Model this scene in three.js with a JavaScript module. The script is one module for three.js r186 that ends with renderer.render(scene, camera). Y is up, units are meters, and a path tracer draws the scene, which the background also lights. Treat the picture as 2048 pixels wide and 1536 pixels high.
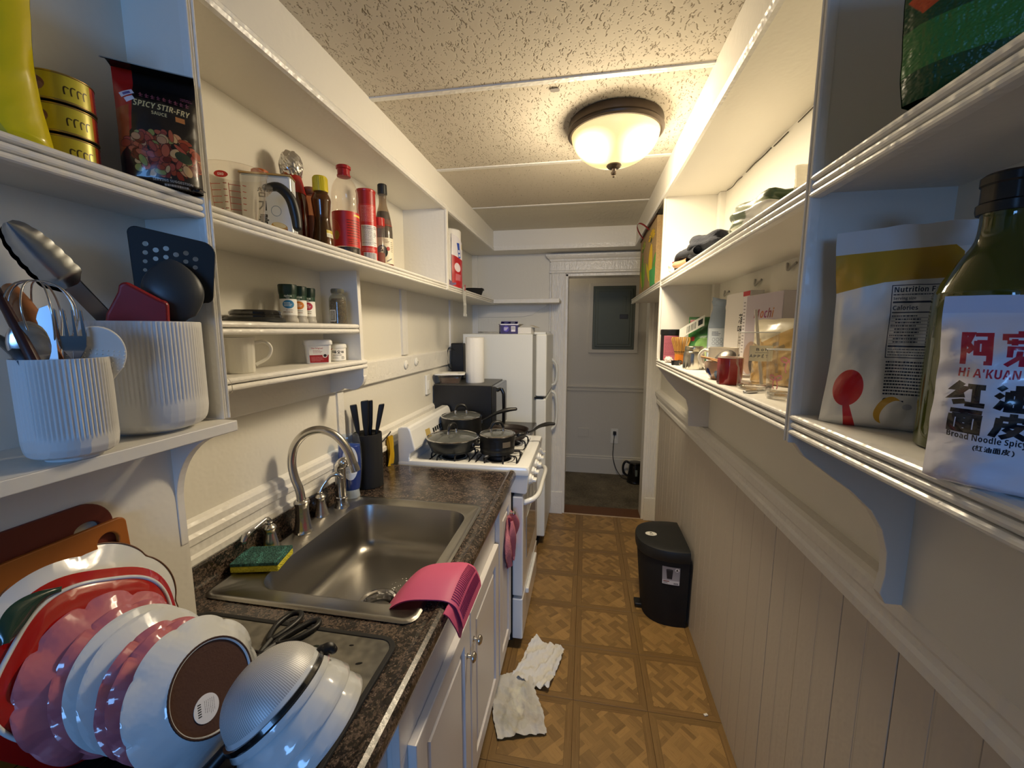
import * as THREE from 'three';
import { RoundedBoxGeometry } from 'three/addons/geometries/RoundedBoxGeometry.js';
import { mergeGeometries, mergeVertices, toCreasedNormals } from 'three/addons/utils/BufferGeometryUtils.js';
import { RectAreaLightUniformsLib } from 'three/addons/lights/RectAreaLightUniformsLib.js';

// ---------------------------------------------------------------- camera, daylight, exposure
RectAreaLightUniformsLib.init();
const scene = new THREE.Scene();
const camera = new THREE.PerspectiveCamera(86.14, 2048 / 1536, 0.03, 30);
camera.position.set(0, 1.575, 0);
camera.rotation.set(THREE.MathUtils.degToRad(-7.473), THREE.MathUtils.degToRad(10.1), THREE.MathUtils.degToRad(0.08), 'YXZ');
const renderer = new THREE.WebGLRenderer({ antialias: true });
renderer.toneMapping = THREE.LinearToneMapping;
renderer.toneMappingExposure = 1.0;
renderer.shadowMap.enabled = true;
const DAY = new THREE.Color().setRGB(0.20, 0.47, 1.0);
scene.background = DAY.clone().multiplyScalar(0.5);              // overcast sky behind the unseen window at the camera's back
const daylight = new THREE.RectAreaLight(DAY, 11.5, 1.7, 0.95);   // daylight of that unseen window, placed to light faces turned to the camera
daylight.position.set(0.6, 1.9, 3.58); daylight.lookAt(0.6, 1.9, -2);
scene.add(daylight);
const LAMP = new THREE.Color().setRGB(1.0, 0.83, 0.58);
const LAMP_POWER = 0.85, LAMP_DOWN = 2.3, HALL_POWER = 0.36;

// ---------------------------------------------------------------- helpers
let seed = 7;
const rnd = () => { seed = (seed * 1664525 + 1013904223) >>> 0; return seed / 4294967296; };
const rr = (a, b) => a + (b - a) * rnd();
const used = {};
const numbered = (n) => { const k = used[n] = (used[n] ?? -1) + 1; return k ? n + '_' + String(k).padStart(3, '0') : n; };
const V = (x, y, z) => new THREE.Vector3(x, y, z);
function mg(list) {                                              // joins geometries: position, normal, uv
  const gs = list.flat(3).map((g) => {
    g = g.index ? g.toNonIndexed() : g.clone();
    if (!g.attributes.normal) g.computeVertexNormals();
    if (!g.attributes.uv) g.setAttribute('uv', new THREE.BufferAttribute(new Float32Array(g.attributes.position.count * 2), 2));
    for (const k of Object.keys(g.attributes)) if (!['position', 'normal', 'uv'].includes(k)) g.deleteAttribute(k);
    return g;
  });
  return gs.length === 1 ? gs[0] : mergeGeometries(gs);
}
function boxUV(g, s = 1) {                                       // uv in metres by the dominant normal
  g = g.index ? g.toNonIndexed() : g;
  const p = g.attributes.position, n = g.attributes.normal, uv = new Float32Array(p.count * 2);
  for (let i = 0; i < p.count; i++) {
    const a = Math.abs(n.getX(i)), b = Math.abs(n.getY(i)), c = Math.abs(n.getZ(i));
    const [u, v] = a >= b && a >= c ? [p.getZ(i), p.getY(i)] : b >= c ? [p.getX(i), p.getZ(i)] : [p.getX(i), p.getY(i)];
    uv[2 * i] = u * s; uv[2 * i + 1] = v * s;
  }
  g.setAttribute('uv', new THREE.BufferAttribute(uv, 2));
  return g;
}
function mesh(name, g, m, parent, label) {
  const o = new THREE.Mesh(Array.isArray(g) ? mg(g) : g, m);
  o.name = name; o.castShadow = o.receiveShadow = true;
  if (label) o.userData.label = label;
  parent.add(o);
  return o;
}
function thing(name, label, category, pos = [0, 0, 0], turn = 0, group) {
  const o = new THREE.Group();
  o.name = numbered(name); o.position.set(...pos); o.rotation.y = turn;
  o.userData = { label, category };
  if (group) o.userData.group = group;
  scene.add(o);
  return o;
}
function struct(name, g, m, parent = scene) {
  const o = mesh(parent === scene ? numbered(name) : name, g, m, parent);
  if (parent === scene) o.userData.kind = 'structure';
  return o;
}
const bx = (x0, x1, y0, y1, z0, z1) => boxUV(new THREE.BoxGeometry(Math.abs(x1 - x0), Math.abs(y1 - y0), Math.abs(z1 - z0)).translate((x0 + x1) / 2, (y0 + y1) / 2, (z0 + z1) / 2));
const rb = (x0, x1, y0, y1, z0, z1, r = 0.003, s = 2) => boxUV(new RoundedBoxGeometry(Math.abs(x1 - x0), Math.abs(y1 - y0), Math.abs(z1 - z0), s, Math.min(r, 0.49 * Math.min(Math.abs(x1 - x0), Math.abs(y1 - y0), Math.abs(z1 - z0)))).translate((x0 + x1) / 2, (y0 + y1) / 2, (z0 + z1) / 2));
const lathe = (pts, seg = 40, a0 = 0, a1 = Math.PI * 2) => new THREE.LatheGeometry(pts.map(([r, y]) => new THREE.Vector2(Math.max(r, 1e-5), y)), seg, a0, a1);
const creased = (g, a = 0.6) => toCreasedNormals(g.index ? g.toNonIndexed() : g, a);
const smoothPts = (pts, n = 40) => new THREE.SplineCurve(pts.map(([a, b]) => new THREE.Vector2(a, b))).getPoints(n).map((p) => [p.x, p.y]);
const tube = (pts, r, seg = 24, rs = 10, closed = false, tension = 0.5) => new THREE.TubeGeometry(new THREE.CatmullRomCurve3(pts.map((p) => V(...p)), closed, 'catmullrom', tension), seg, r, rs, closed);
const cap = (p, r) => new THREE.SphereGeometry(r, 10, 8).translate(...p);
function rod(a, b, r, r2 = r, rs = 10) {
  const A = V(...a), B = V(...b), d = B.clone().sub(A), L = d.length();
  return new THREE.CylinderGeometry(r2, r, L, rs).applyQuaternion(new THREE.Quaternion().setFromUnitVectors(V(0, 1, 0), d.normalize())).translate((A.x + B.x) / 2, (A.y + B.y) / 2, (A.z + B.z) / 2);
}
function taperTube(pts, radii, seg = 30, rs = 10) {               // a tube whose radius follows the list
  const c = new THREE.CatmullRomCurve3(pts.map((p) => V(...p))), g = new THREE.TubeGeometry(c, seg, 1, rs), p = g.attributes.position;
  for (let i = 0; i <= seg; i++) {
    const t = i / seg, q = c.getPointAt(t), k = t * (radii.length - 1), a = Math.min(radii.length - 2, Math.floor(k)), r = radii[a] + (radii[a + 1] - radii[a]) * (k - a);
    for (let j = 0; j <= rs; j++) { const n = i * (rs + 1) + j; p.setXYZ(n, q.x + (p.getX(n) - q.x) * r, q.y + (p.getY(n) - q.y) * r, q.z + (p.getZ(n) - q.z) * r); }
  }
  g.computeVertexNormals();
  return mg([g, cap(pts[0], radii[0]), cap(pts[pts.length - 1], radii[radii.length - 1])]);
}
function shape(pts) { const s = new THREE.Shape(); pts.forEach(([x, y], i) => (i ? s.lineTo(x, y) : s.moveTo(x, y))); s.closePath(); return s; }
function rrect(w, h, r, cx = 0, cy = 0, n = 6, C = THREE.Shape) {  // rounded rectangle as a shape or path
  const s = new C(), P = rrPts(w, h, r, n);
  P.forEach(([x, y], i) => (i ? s.lineTo(x + cx, y + cy) : s.moveTo(x + cx, y + cy)));
  s.closePath();
  return s;
}
function rrPts(w, h, r, n = 6) {
  const P = [];
  for (const [qx, qy, a] of [[1, 1, 0], [-1, 1, 1], [-1, -1, 2], [1, -1, 3]]) for (let k = 0; k <= n; k++) { const t = (a + k / n) * Math.PI / 2; P.push([qx * (w / 2 - r) + r * Math.cos(t), qy * (h / 2 - r) + r * Math.sin(t)]); }
  return P;
}
const extr = (s, depth, bevel = 0, seg = 2, curve = 16) => new THREE.ExtrudeGeometry(s, { depth: depth - 2 * bevel, bevelEnabled: bevel > 0, bevelSize: bevel, bevelThickness: bevel, bevelOffset: -bevel, bevelSegments: seg, curveSegments: curve }).translate(0, 0, bevel);
function loft(rings, closedRing = true, capEnds = [true, true]) { // rings: lists of [x,y,z] with the same count
  const n = rings[0].length, pos = [], uv = [], idx = [];
  rings.forEach((R, i) => R.forEach((p, j) => { pos.push(...p); uv.push(j / n, i / (rings.length - 1)); }));
  const m = closedRing ? n : n - 1;
  for (let i = 0; i < rings.length - 1; i++) for (let j = 0; j < m; j++) { const a = i * n + j, b = i * n + (j + 1) % n, c = a + n, d = b + n; idx.push(a, b, d, a, d, c); }
  for (const e of [0, 1]) if (capEnds[e]) {
    const R = rings[e ? rings.length - 1 : 0], c = R.reduce((s, p) => [s[0] + p[0] / n, s[1] + p[1] / n, s[2] + p[2] / n], [0, 0, 0]), base = pos.length / 3;
    pos.push(...c); uv.push(0.5, 0.5); R.forEach((p) => { pos.push(...p); uv.push(0.5, 0.5); });
    for (let j = 0; j < n; j++) { const a = base + 1 + j, b = base + 1 + (j + 1) % n; e ? idx.push(base, a, b) : idx.push(base, b, a); }
  }
  const g = new THREE.BufferGeometry();
  g.setAttribute('position', new THREE.Float32BufferAttribute(pos, 3)); g.setAttribute('uv', new THREE.Float32BufferAttribute(uv, 2)); g.setIndex(idx); g.computeVertexNormals();
  return g;
}
const hash = (x, y, s = 0) => { const t = Math.sin(x * 127.1 + y * 311.7 + s * 74.7) * 43758.5453; return t - Math.floor(t); };
function noise(x, y, s = 0) {
  const i = Math.floor(x), j = Math.floor(y), f = x - i, g = y - j, u = f * f * (3 - 2 * f), v = g * g * (3 - 2 * g);
  return (hash(i, j, s) * (1 - u) + hash(i + 1, j, s) * u) * (1 - v) + (hash(i, j + 1, s) * (1 - u) + hash(i + 1, j + 1, s) * u) * v;
}
const fbm = (x, y, s = 0) => noise(x, y, s) * 0.5 + noise(x * 2.1, y * 2.1, s + 1) * 0.3 + noise(x * 4.3, y * 4.3, s + 2) * 0.2;
function sheet(nx, ny, f, t = 0.0008) {                            // a cloth or paper of thickness t: f(u, v) -> [x, y, z]
  const g = new THREE.PlaneGeometry(1, 1, nx, ny), p = g.attributes.position, uv = g.attributes.uv;
  for (let i = 0; i < p.count; i++) p.setXYZ(i, ...f(uv.getX(i), uv.getY(i)));
  g.computeVertexNormals();
  const b = g.clone(), q = b.attributes.position, n = g.attributes.normal;
  for (let i = 0; i < q.count; i++) q.setXYZ(i, q.getX(i) - n.getX(i) * t, q.getY(i) - n.getY(i) * t, q.getZ(i) - n.getZ(i) * t);
  const ix = b.index.array; for (let i = 0; i < ix.length; i += 3) { const k = ix[i]; ix[i] = ix[i + 1]; ix[i + 1] = k; }
  b.computeVertexNormals();
  return mg([g, b]);
}
function pouch(w, h, d, o = {}) {                                  // a filled bag standing on its lower edge, its front towards +z
  const { seal = 0.06, sd = 1, crumple = 0.06, nx = 26, ny = 34, waist = 0.05, flat = 0.25, lean = 0 } = o;
  const one = (side) => {
    const g = new THREE.PlaneGeometry(1, 1, nx, ny), p = g.attributes.position, uv = g.attributes.uv;
    for (let i = 0; i < p.count; i++) {
      const u = uv.getX(i), v = uv.getY(i), e = Math.abs(2 * u - 1);
      const body = Math.pow(Math.max(0, 1 - Math.pow(e, 2.4)), 0.6);
      const vv = Math.min(1, Math.max(0, (1 - seal - v) / (1 - seal))), fat = Math.pow(Math.sin(Math.PI * Math.min(1, (1 - vv) * 0.5 + 0.5) ), 0.75) * (1 - flat) + flat * Math.min(1, vv * 6);
      const edge = Math.min(1, v / 0.03) * 0.4 + 0.6;
      const cr = crumple * (fbm(u * 5 + sd, v * 7 + sd * 3, sd) - 0.5) * Math.min(1, vv * 5 + 0.15);
      const z = (v > 1 - seal ? 0.002 : 0.002 + d / 2 * body * fat * edge) + d * cr * (e < 0.98 ? 1 : 0.1);
      const x = (u - 0.5) * w * (1 - waist * Math.sin(Math.PI * Math.min(1, v * 1.05)) + 0.02 * (noise(v * 9, sd) - 0.5));
      p.setXYZ(i, x, v * h + 0.004 * (noise(u * 6, sd + 5) - 0.5) * (v > 0.9 ? 1 : 0), side * z + lean * v * v);
    }
    if (side < 0) { const ix = g.index.array; for (let i = 0; i < ix.length; i += 3) { const k = ix[i]; ix[i] = ix[i + 1]; ix[i + 1] = k; } }
    g.computeVertexNormals();
    return g;
  };
  return mg([one(1), one(-1)]);
}
const label = (r, h, y, mid, span, r2 = r, hs = 1, n = 24) => new THREE.CylinderGeometry(r2, r, h, n, hs, true, mid - span / 2, span).translate(0, y + h / 2, 0);
const faceCam = (x, z) => Math.atan2(-x, -z);                      // the turn about y that shows +z to the camera

// ---------------------------------------------------------------- textures and materials
function tex(w, h, draw, repeat) {
  const c = document.createElement('canvas'); c.width = w; c.height = h;
  const k = c.getContext('2d'); draw(k, w, h);
  const t = new THREE.CanvasTexture(c); t.colorSpace = THREE.SRGBColorSpace; t.magFilter = THREE.LinearFilter; t.anisotropy = 8;
  if (repeat) { t.wrapS = t.wrapT = THREE.RepeatWrapping; t.repeat.set(...repeat); }
  return t;
}
function dataTex(n, f, repeat, srgb = false) {
  const a = new Uint8Array(n * n * 4);
  for (let j = 0; j < n; j++) for (let i = 0; i < n; i++) { const c = f(i / n, j / n), k = 4 * (j * n + i), l = Array.isArray(c) ? c : [c, c, c]; for (let q = 0; q < 3; q++) a[k + q] = Math.max(0, Math.min(255, l[q] * 255)); a[k + 3] = 255; }
  const t = new THREE.DataTexture(a, n, n); t.magFilter = THREE.LinearFilter; t.minFilter = THREE.LinearMipmapLinearFilter; t.generateMipmaps = true; t.needsUpdate = true;
  t.wrapS = t.wrapT = THREE.RepeatWrapping; if (repeat) t.repeat.set(...repeat); if (srgb) t.colorSpace = THREE.SRGBColorSpace;
  return t;
}
const wrapN = (x, y, p, s) => { // noise that repeats with period p
  const i = Math.floor(x), j = Math.floor(y), f = x - i, g = y - j, u = f * f * (3 - 2 * f), v = g * g * (3 - 2 * g), m = (q) => ((q % p) + p) % p;
  return (hash(m(i), m(j), s) * (1 - u) + hash(m(i + 1), m(j), s) * u) * (1 - v) + (hash(m(i), m(j + 1), s) * (1 - u) + hash(m(i + 1), m(j + 1), s) * u) * v;
};
const std = (color, roughness = 0.5, o = {}) => new THREE.MeshStandardMaterial({ color, roughness, ...o });
const phy = (color, roughness = 0.5, o = {}) => new THREE.MeshPhysicalMaterial({ color, roughness, ...o });
const brush = dataTex(256, (u, v) => 0.35 * wrapN(u * 6, v * 6, 6, 1) + 0.35 * wrapN(u * 40, v * 10, 40, 2) + 0.3 * wrapN(u * 60, v * 60, 60, 3), [2.2, 2.2]);
const M = {};
M.paint = std(0xe6e2d8, 0.42, { bumpMap: brush, bumpScale: 0.0007 });
M.trim = std(0xe9e6de, 0.3, { bumpMap: brush, bumpScale: 0.003 });
M.wainscot = std(0xc6bdb0, 0.5, { bumpMap: brush, bumpScale: 0.0012 });
M.wall = std(0xe4e0d4, 0.5, { bumpMap: brush, bumpScale: 0.0009 });
M.rear = std(0x9c978f, 0.7);
M.hall = std(0xd3cfc6, 0.7, { bumpMap: brush, bumpScale: 0.001 });
M.enamel = phy(0xeeeeea, 0.22, { clearcoat: 0.5, clearcoatRoughness: 0.15 });
M.fridge = phy(0xe6e8e4, 0.38, { clearcoat: 0.25, clearcoatRoughness: 0.3, bumpMap: brush, bumpScale: 0.0003 });
M.cabinet = phy(0xe4dfda, 0.36, { clearcoat: 0.2, clearcoatRoughness: 0.3 });
M.chrome = std(0xc4c4c6, 0.16, { metalness: 1 });
M.nickel = std(0xcfccc6, 0.22, { metalness: 1 });
M.steel = std(0xa7a49e, 0.3, { metalness: 1, bumpMap: dataTex(128, (u, v) => wrapN(u * 4, v * 90, 90, 9), [3, 3]), bumpScale: 0.00006 });
M.darkMetal = std(0x2a2826, 0.4, { metalness: 0.7 });
M.bronze = std(0x4a3f34, 0.42, { metalness: 0.75 });
M.blackPlastic = std(0x131314, 0.42);
M.blackGloss = phy(0x0e0e10, 0.2, { clearcoat: 0.6 });
M.blackMatte = std(0x161617, 0.75);
M.iron = std(0x17171a, 0.6, { metalness: 0.3 });
M.gap = std(0x0a0a0a, 0.9);
M.rubberDark = std(0x1c1d1f, 0.7);
M.whitePlastic = std(0xebeae4, 0.38);
M.whiteGlaze = phy(0xdcdfe0, 0.12, { clearcoat: 0.9, clearcoatRoughness: 0.05 });
M.pinkGlaze = phy(0xc5707a, 0.16, { clearcoat: 0.9, clearcoatRoughness: 0.06 });
M.redGlaze = phy(0xb0140f, 0.18, { clearcoat: 0.9, clearcoatRoughness: 0.06 });
M.glass = phy(0xf8f8f6, 0.02, { transmission: 0.97, thickness: 0, ior: 1.45 });
M.pvc = phy(0xf8f4ee, 0.03, { transmission: 0.96, thickness: 0, ior: 1.45 });
const granite = dataTex(512, (u, v) => {
  const a = wrapN(u * 14, v * 14, 14, 3), b = wrapN(u * 60, v * 60, 60, 5), c = wrapN(u * 160, v * 160, 160, 7), t = 0.22 * a + 0.4 * b + 0.38 * c;
  const k = 0.135 + 0.23 * Math.min(1, Math.max(0, (t - 0.4) / 0.22)), w = c > 0.84 && b > 0.5 ? 0.16 : 0;
  return [k * 1.0 + w, k * 0.84 + w * 0.9, k * 0.72 + w * 0.8];
}, [3.6, 3.6], true);
M.granite = phy(0xffffff, 0.24, { map: granite, clearcoat: 0.35, clearcoatRoughness: 0.2 });
M.paper = std(0xf1efe9, 0.95, { bumpMap: dataTex(128, (u, v) => 0.5 + 0.5 * Math.sin(u * 50.265) * Math.sin(v * 50.265) * 0.6 + 0.2 * wrapN(u * 30, v * 30, 30, 4), [9, 9]), bumpScale: 0.0012 });
// ---------------------------------------------------------------- the room
const Z0 = -3.43, ZR = 0.8, ZW = 3.6, YC = 2.333, YS = 2.19;
const parquet = (s) => tex(384, 384, (k, w) => {
  seed = s; const shade = (a) => { const t = a + rr(-0.05, 0.05); return `rgb(${114 * t + 48},${91 * t + 36},${56 * t + 20})`; };
  const grain = (x, y, l, h, n) => { for (let i = 0; i < n; i++) { k.fillStyle = `rgba(${rnd() < 0.5 ? '70,40,12' : '190,150,95'},${rr(0.05, 0.2)})`; k.fillRect(x + rr(0, l * 0.6), y + rr(0, h), l * rr(0.2, 0.6), rr(0.6, 1.8)); } };
  k.fillStyle = shade(0.85); k.fillRect(0, 0, w, w);
  k.save(); k.beginPath(); k.rect(34, 34, w - 68, w - 68); k.clip(); k.fillStyle = shade(1.0); k.fillRect(0, 0, w, w);
  k.translate(w / 2, w / 2); k.rotate(Math.PI / 4); const S = 78;
  for (let j = -3; j <= 3; j++) for (let i = -3; i <= 3; i++) {
    if (Math.abs(i + j) > 3 || Math.abs(i - j) > 3) { k.fillStyle = shade(1.08); k.fillRect(i * S - S / 2, j * S - S / 2, S + 1, S + 1); continue; }
    for (let q = 0; q < 3; q++) {
      k.fillStyle = shade([0.78, 0.9, 0.98, 1.04, 0.84][Math.floor(rr(0, 4.99))]);
      if ((i + j) & 1) { k.fillRect(i * S - S / 2, j * S - S / 2 + q * S / 3, S, S / 3 - 0.5); grain(i * S - S / 2, j * S - S / 2 + q * S / 3, S, S / 3, 9); }
      else { k.fillRect(i * S - S / 2 + q * S / 3, j * S - S / 2, S / 3 - 0.5, S); k.save(); k.rotate(Math.PI / 2); grain(j * S - S / 2, -(i * S - S / 2 + (q + 1) * S / 3), S, S / 3, 9); k.restore(); }
    }
  }
  k.restore();
  for (let e = 0; e < 4; e++) { k.save(); k.translate(w / 2, w / 2); k.rotate(e * Math.PI / 2); k.translate(-w / 2, -w / 2); k.beginPath(); k.moveTo(0, 0); k.lineTo(w, 0); k.lineTo(w - 36, 36); k.lineTo(36, 36); k.clip(); k.fillStyle = shade(0.72); k.fillRect(0, 0, w, 36); grain(0, 0, w, 36, 60); k.restore(); }
  k.strokeStyle = 'rgba(40,22,8,0.5)'; k.lineWidth = 1.2; k.strokeRect(35, 35, w - 70, w - 70);
});
const floor = struct('floor', bx(-1.3, 1.1, -0.12, -0.003, Z0 - 0.12, ZR), std(0x5e4020, 0.5));
{
  const mats = [31, 77, 123].map((s) => std(0xffffff, 0.36, { map: parquet(s) })), g = new RoundedBoxGeometry(0.3068, 0.004, 0.3068, 1, 0.0012), p = 0.308;
  const P = g.attributes.position, uv = g.attributes.uv; for (let i = 0; i < P.count; i++) uv.setXY(i, P.getX(i) / 0.3068 + 0.5, P.getZ(i) / 0.3068 + 0.5);
  seed = 5;
  for (let i = -2; i < 2; i++) for (let j = 0; j < 8; j++) {
    const w = i === 1 ? 0.288 : 0.308, o = mesh('floor_tile', g, mats[Math.floor(rr(0, 2.99))], floor);
    o.position.set(-0.015 + i * p + w / 2, -0.0019 + rr(-0.0002, 0.0002), -1.287 - p * j + p / 2 - 0.001); o.scale.x = w / p; o.rotation.y = w < p ? 0 : Math.floor(rnd() * 2) * Math.PI;
  }
}
const bits = thing('paint_chip', 'small pale paint flake on the floor against the white wall', 'debris', [0.525, 0.001, -1.62], 0.4);
mesh('flake', rb(-0.008, 0.008, 0, 0.004, -0.005, 0.005, 0.001), M.paint, bits);

const wallL = struct('wall_left', [bx(-1.1, -0.95, 0, 2.5, Z0 - 0.12, -0.702), bx(-1.1, -0.835, 0, 2.5, -0.702, ZR)], M.wall);
const wallR = struct('wall_right', [bx(0.6, 0.75, 0, 2.5, Z0 - 0.12, ZR), bx(0.545, 0.62, 1.106, 2.5, -0.757, ZR)], M.wall);
struct('wall_back', [bx(-1.1, -0.153, 0, 2.5, Z0 - 0.12, Z0), bx(0.497, 0.75, 0, 2.5, Z0 - 0.12, Z0), bx(-0.153, 0.497, 2.02, 2.5, Z0 - 0.12, Z0)], M.wall);
// unseen room behind the camera, sized to weaken lamp bounce, with the daylight window
struct('unseen_wall_rear', [bx(-2.4, -0.3, 0, 2.6, ZW, ZW + 0.15), bx(1.5, 2.4, 0, 2.6, ZW, ZW + 0.15), bx(-0.3, 1.5, 0, 1.38, ZW, ZW + 0.15), bx(-0.3, 1.5, 2.42, 2.6, ZW, ZW + 0.15), bx(-2.4, -2.25, 0, 2.6, ZR, ZW), bx(2.25, 2.4, 0, 2.6, ZR, ZW), bx(-2.4, -1.1, 0, 2.6, ZR - 0.15, ZR), bx(0.75, 2.4, 0, 2.6, ZR - 0.15, ZR)], M.rear);
struct('unseen_ceiling_rear', bx(-2.4, 2.4, 2.5, 2.6, ZR, ZW + 0.15), M.rear);
struct('unseen_floor_rear', bx(-2.4, 2.4, -0.12, 0, ZR, ZW + 0.15), std(0x3a2818, 0.5));
const win = new THREE.Group(); win.name = 'unseen_window_1'; win.userData.kind = 'structure'; scene.add(win);  // unseen window, set high and right so the lower right stays dim
{
  const w = [];
  for (const [a, b, c, d] of [[-0.3, -0.25, 1.38, 2.42], [1.45, 1.5, 1.38, 2.42], [-0.25, 1.45, 1.38, 1.43], [-0.25, 1.45, 2.37, 2.42], [-0.25, 1.45, 1.88, 1.92], [0.58, 0.62, 1.43, 2.37]]) w.push(bx(a, b, c, d, ZW + 0.06, ZW + 0.1));
  mesh('window_frame', w, M.trim, win);
  for (const [x0, x1] of [[-0.25, 0.58], [0.62, 1.45]]) for (const [y0, y1] of [[1.43, 1.88], [1.92, 2.37]]) mesh('window_pane', bx(x0, x1, y0, y1, ZW + 0.078, ZW + 0.082), M.glass, win);
}
// wainscot boards on the lower right wall, a bead down the middle of each
{
  const w = 0.165, s = shape([[0, -w / 2 + 0.0007], [0.0192, -w / 2 + 0.0007], [0.02, -w / 2 + 0.0018], [0.02, -0.004], [0.0192, -0.003], [0.0198, 0], [0.0192, 0.003], [0.02, 0.004], [0.02, w / 2 - 0.0018], [0.0192, w / 2 - 0.0007], [0, w / 2 - 0.0007]]);
  const g = boxUV(extr(s, 1.0).rotateX(-Math.PI / 2).rotateY(Math.PI));
  for (let i = 0; i < 30; i++) { const o = mesh('beadboard_plank', g, M.wainscot, wallR); o.position.set(0.6 - (hash(i, 3) * 0.0012), 0.0, -0.88 + 0.0 - w * (i - 15) ); if (o.position.z < Z0 + w / 2 || o.position.z > ZR - w / 2) wallR.remove(o); }
}
const railProfile = (flip, pts, z0, z1) => boxUV(extr(shape(pts.map(([a, b]) => [a * flip, b])), z1 - z0).translate(0, 0, z0));
struct('trim_1', railProfile(-1, [[-0.604, 0.995], [-0.577, 0.995], [-0.57, 1.0], [-0.57, 1.022], [-0.576, 1.03], [-0.576, 1.046], [-0.568, 1.054], [-0.561, 1.064], [-0.561, 1.088], [-0.566, 1.096], [-0.575, 1.104], [-0.604, 1.106]].map(([a, b]) => [a, b]), Z0, ZR), M.trim);
// mouldings on the left wall: dado above the splashback, the projecting rail, battens
struct('trim_2', railProfile(1, [[-0.955, 1.0], [-0.928, 1.0], [-0.924, 1.006], [-0.924, 1.022], [-0.932, 1.028], [-0.932, 1.05], [-0.927, 1.055], [-0.926, 1.072], [-0.934, 1.08], [-0.934, 1.098], [-0.939, 1.106], [-0.955, 1.116]], Z0, -0.704), M.trim);
struct('trim_3', railProfile(1, [[-0.955, 1.335], [-0.934, 1.338], [-0.932, 1.342], [-0.932, 1.432], [-0.935, 1.437], [-0.955, 1.442]], Z0, -0.704), M.trim);
struct('trim_4', [rb(-0.955, -0.938, 1.442, 1.79, -2.09, -2.02, 0.006), rb(-0.955, -0.942, 1.116, 1.336, -1.475, -1.43, 0.005), rb(-0.955, -0.938, 1.442, 1.79, -2.86, -2.80, 0.006)], M.trim);
struct('trim_5', [rb(-0.955, -0.90, 1.22, 2.19, Z0 - 0.01, Z0 + 0.014, 0.004), rb(-0.30, -0.285, 1.56, 2.12, Z0 - 0.01, Z0 + 0.012, 0.004)], M.trim);
// ceiling panels between strips, and the soffits
const ceilBump = (dense, s) => {
  const draw = (col) => (k, w, h) => {
    seed = s; k.fillStyle = col ? '#d2c9b8' : '#b0b0b0'; k.fillRect(0, 0, w, h);
    for (let i = 0; i < (dense ? 4600 : 2200); i++) {
      const x = rr(0, w), y = rr(0, h), big = rnd() < (dense ? 0.3 : 0.12), l = big ? rr(6, 17) : rr(1.2, 4), a = Math.PI / 2 + rr(-0.5, 0.5);
      k.strokeStyle = col ? `rgba(100,86,64,${dense ? rr(0.3, 0.75) : rr(0.12, 0.35)})` : `rgba(10,10,10,${rr(0.5, 1)})`; k.lineWidth = big ? rr(1.4, 3.0) : rr(1.1, 2.2); k.lineCap = 'round';  // dark strokes: the shade inside the fissures put into the colour map
      k.beginPath(); k.moveTo(x, y); k.quadraticCurveTo(x + Math.cos(a) * l * 0.5 + rr(-4, 4), y + Math.sin(a) * l * 0.5, x + Math.cos(a) * l, y + Math.sin(a) * l); k.stroke();
    }
  };
  const c = tex(1024, 640, draw(true)), b = tex(1024, 640, draw(false)); b.colorSpace = THREE.NoColorSpace;
  return std(0xffffff, 0.92, { map: c, bumpMap: b, bumpScale: 0.0022 });
};
const ceiling = struct('ceiling', bx(-1.1, 0.75, YC + 0.012, 2.5, Z0 - 0.12, ZR), M.wall);
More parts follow.
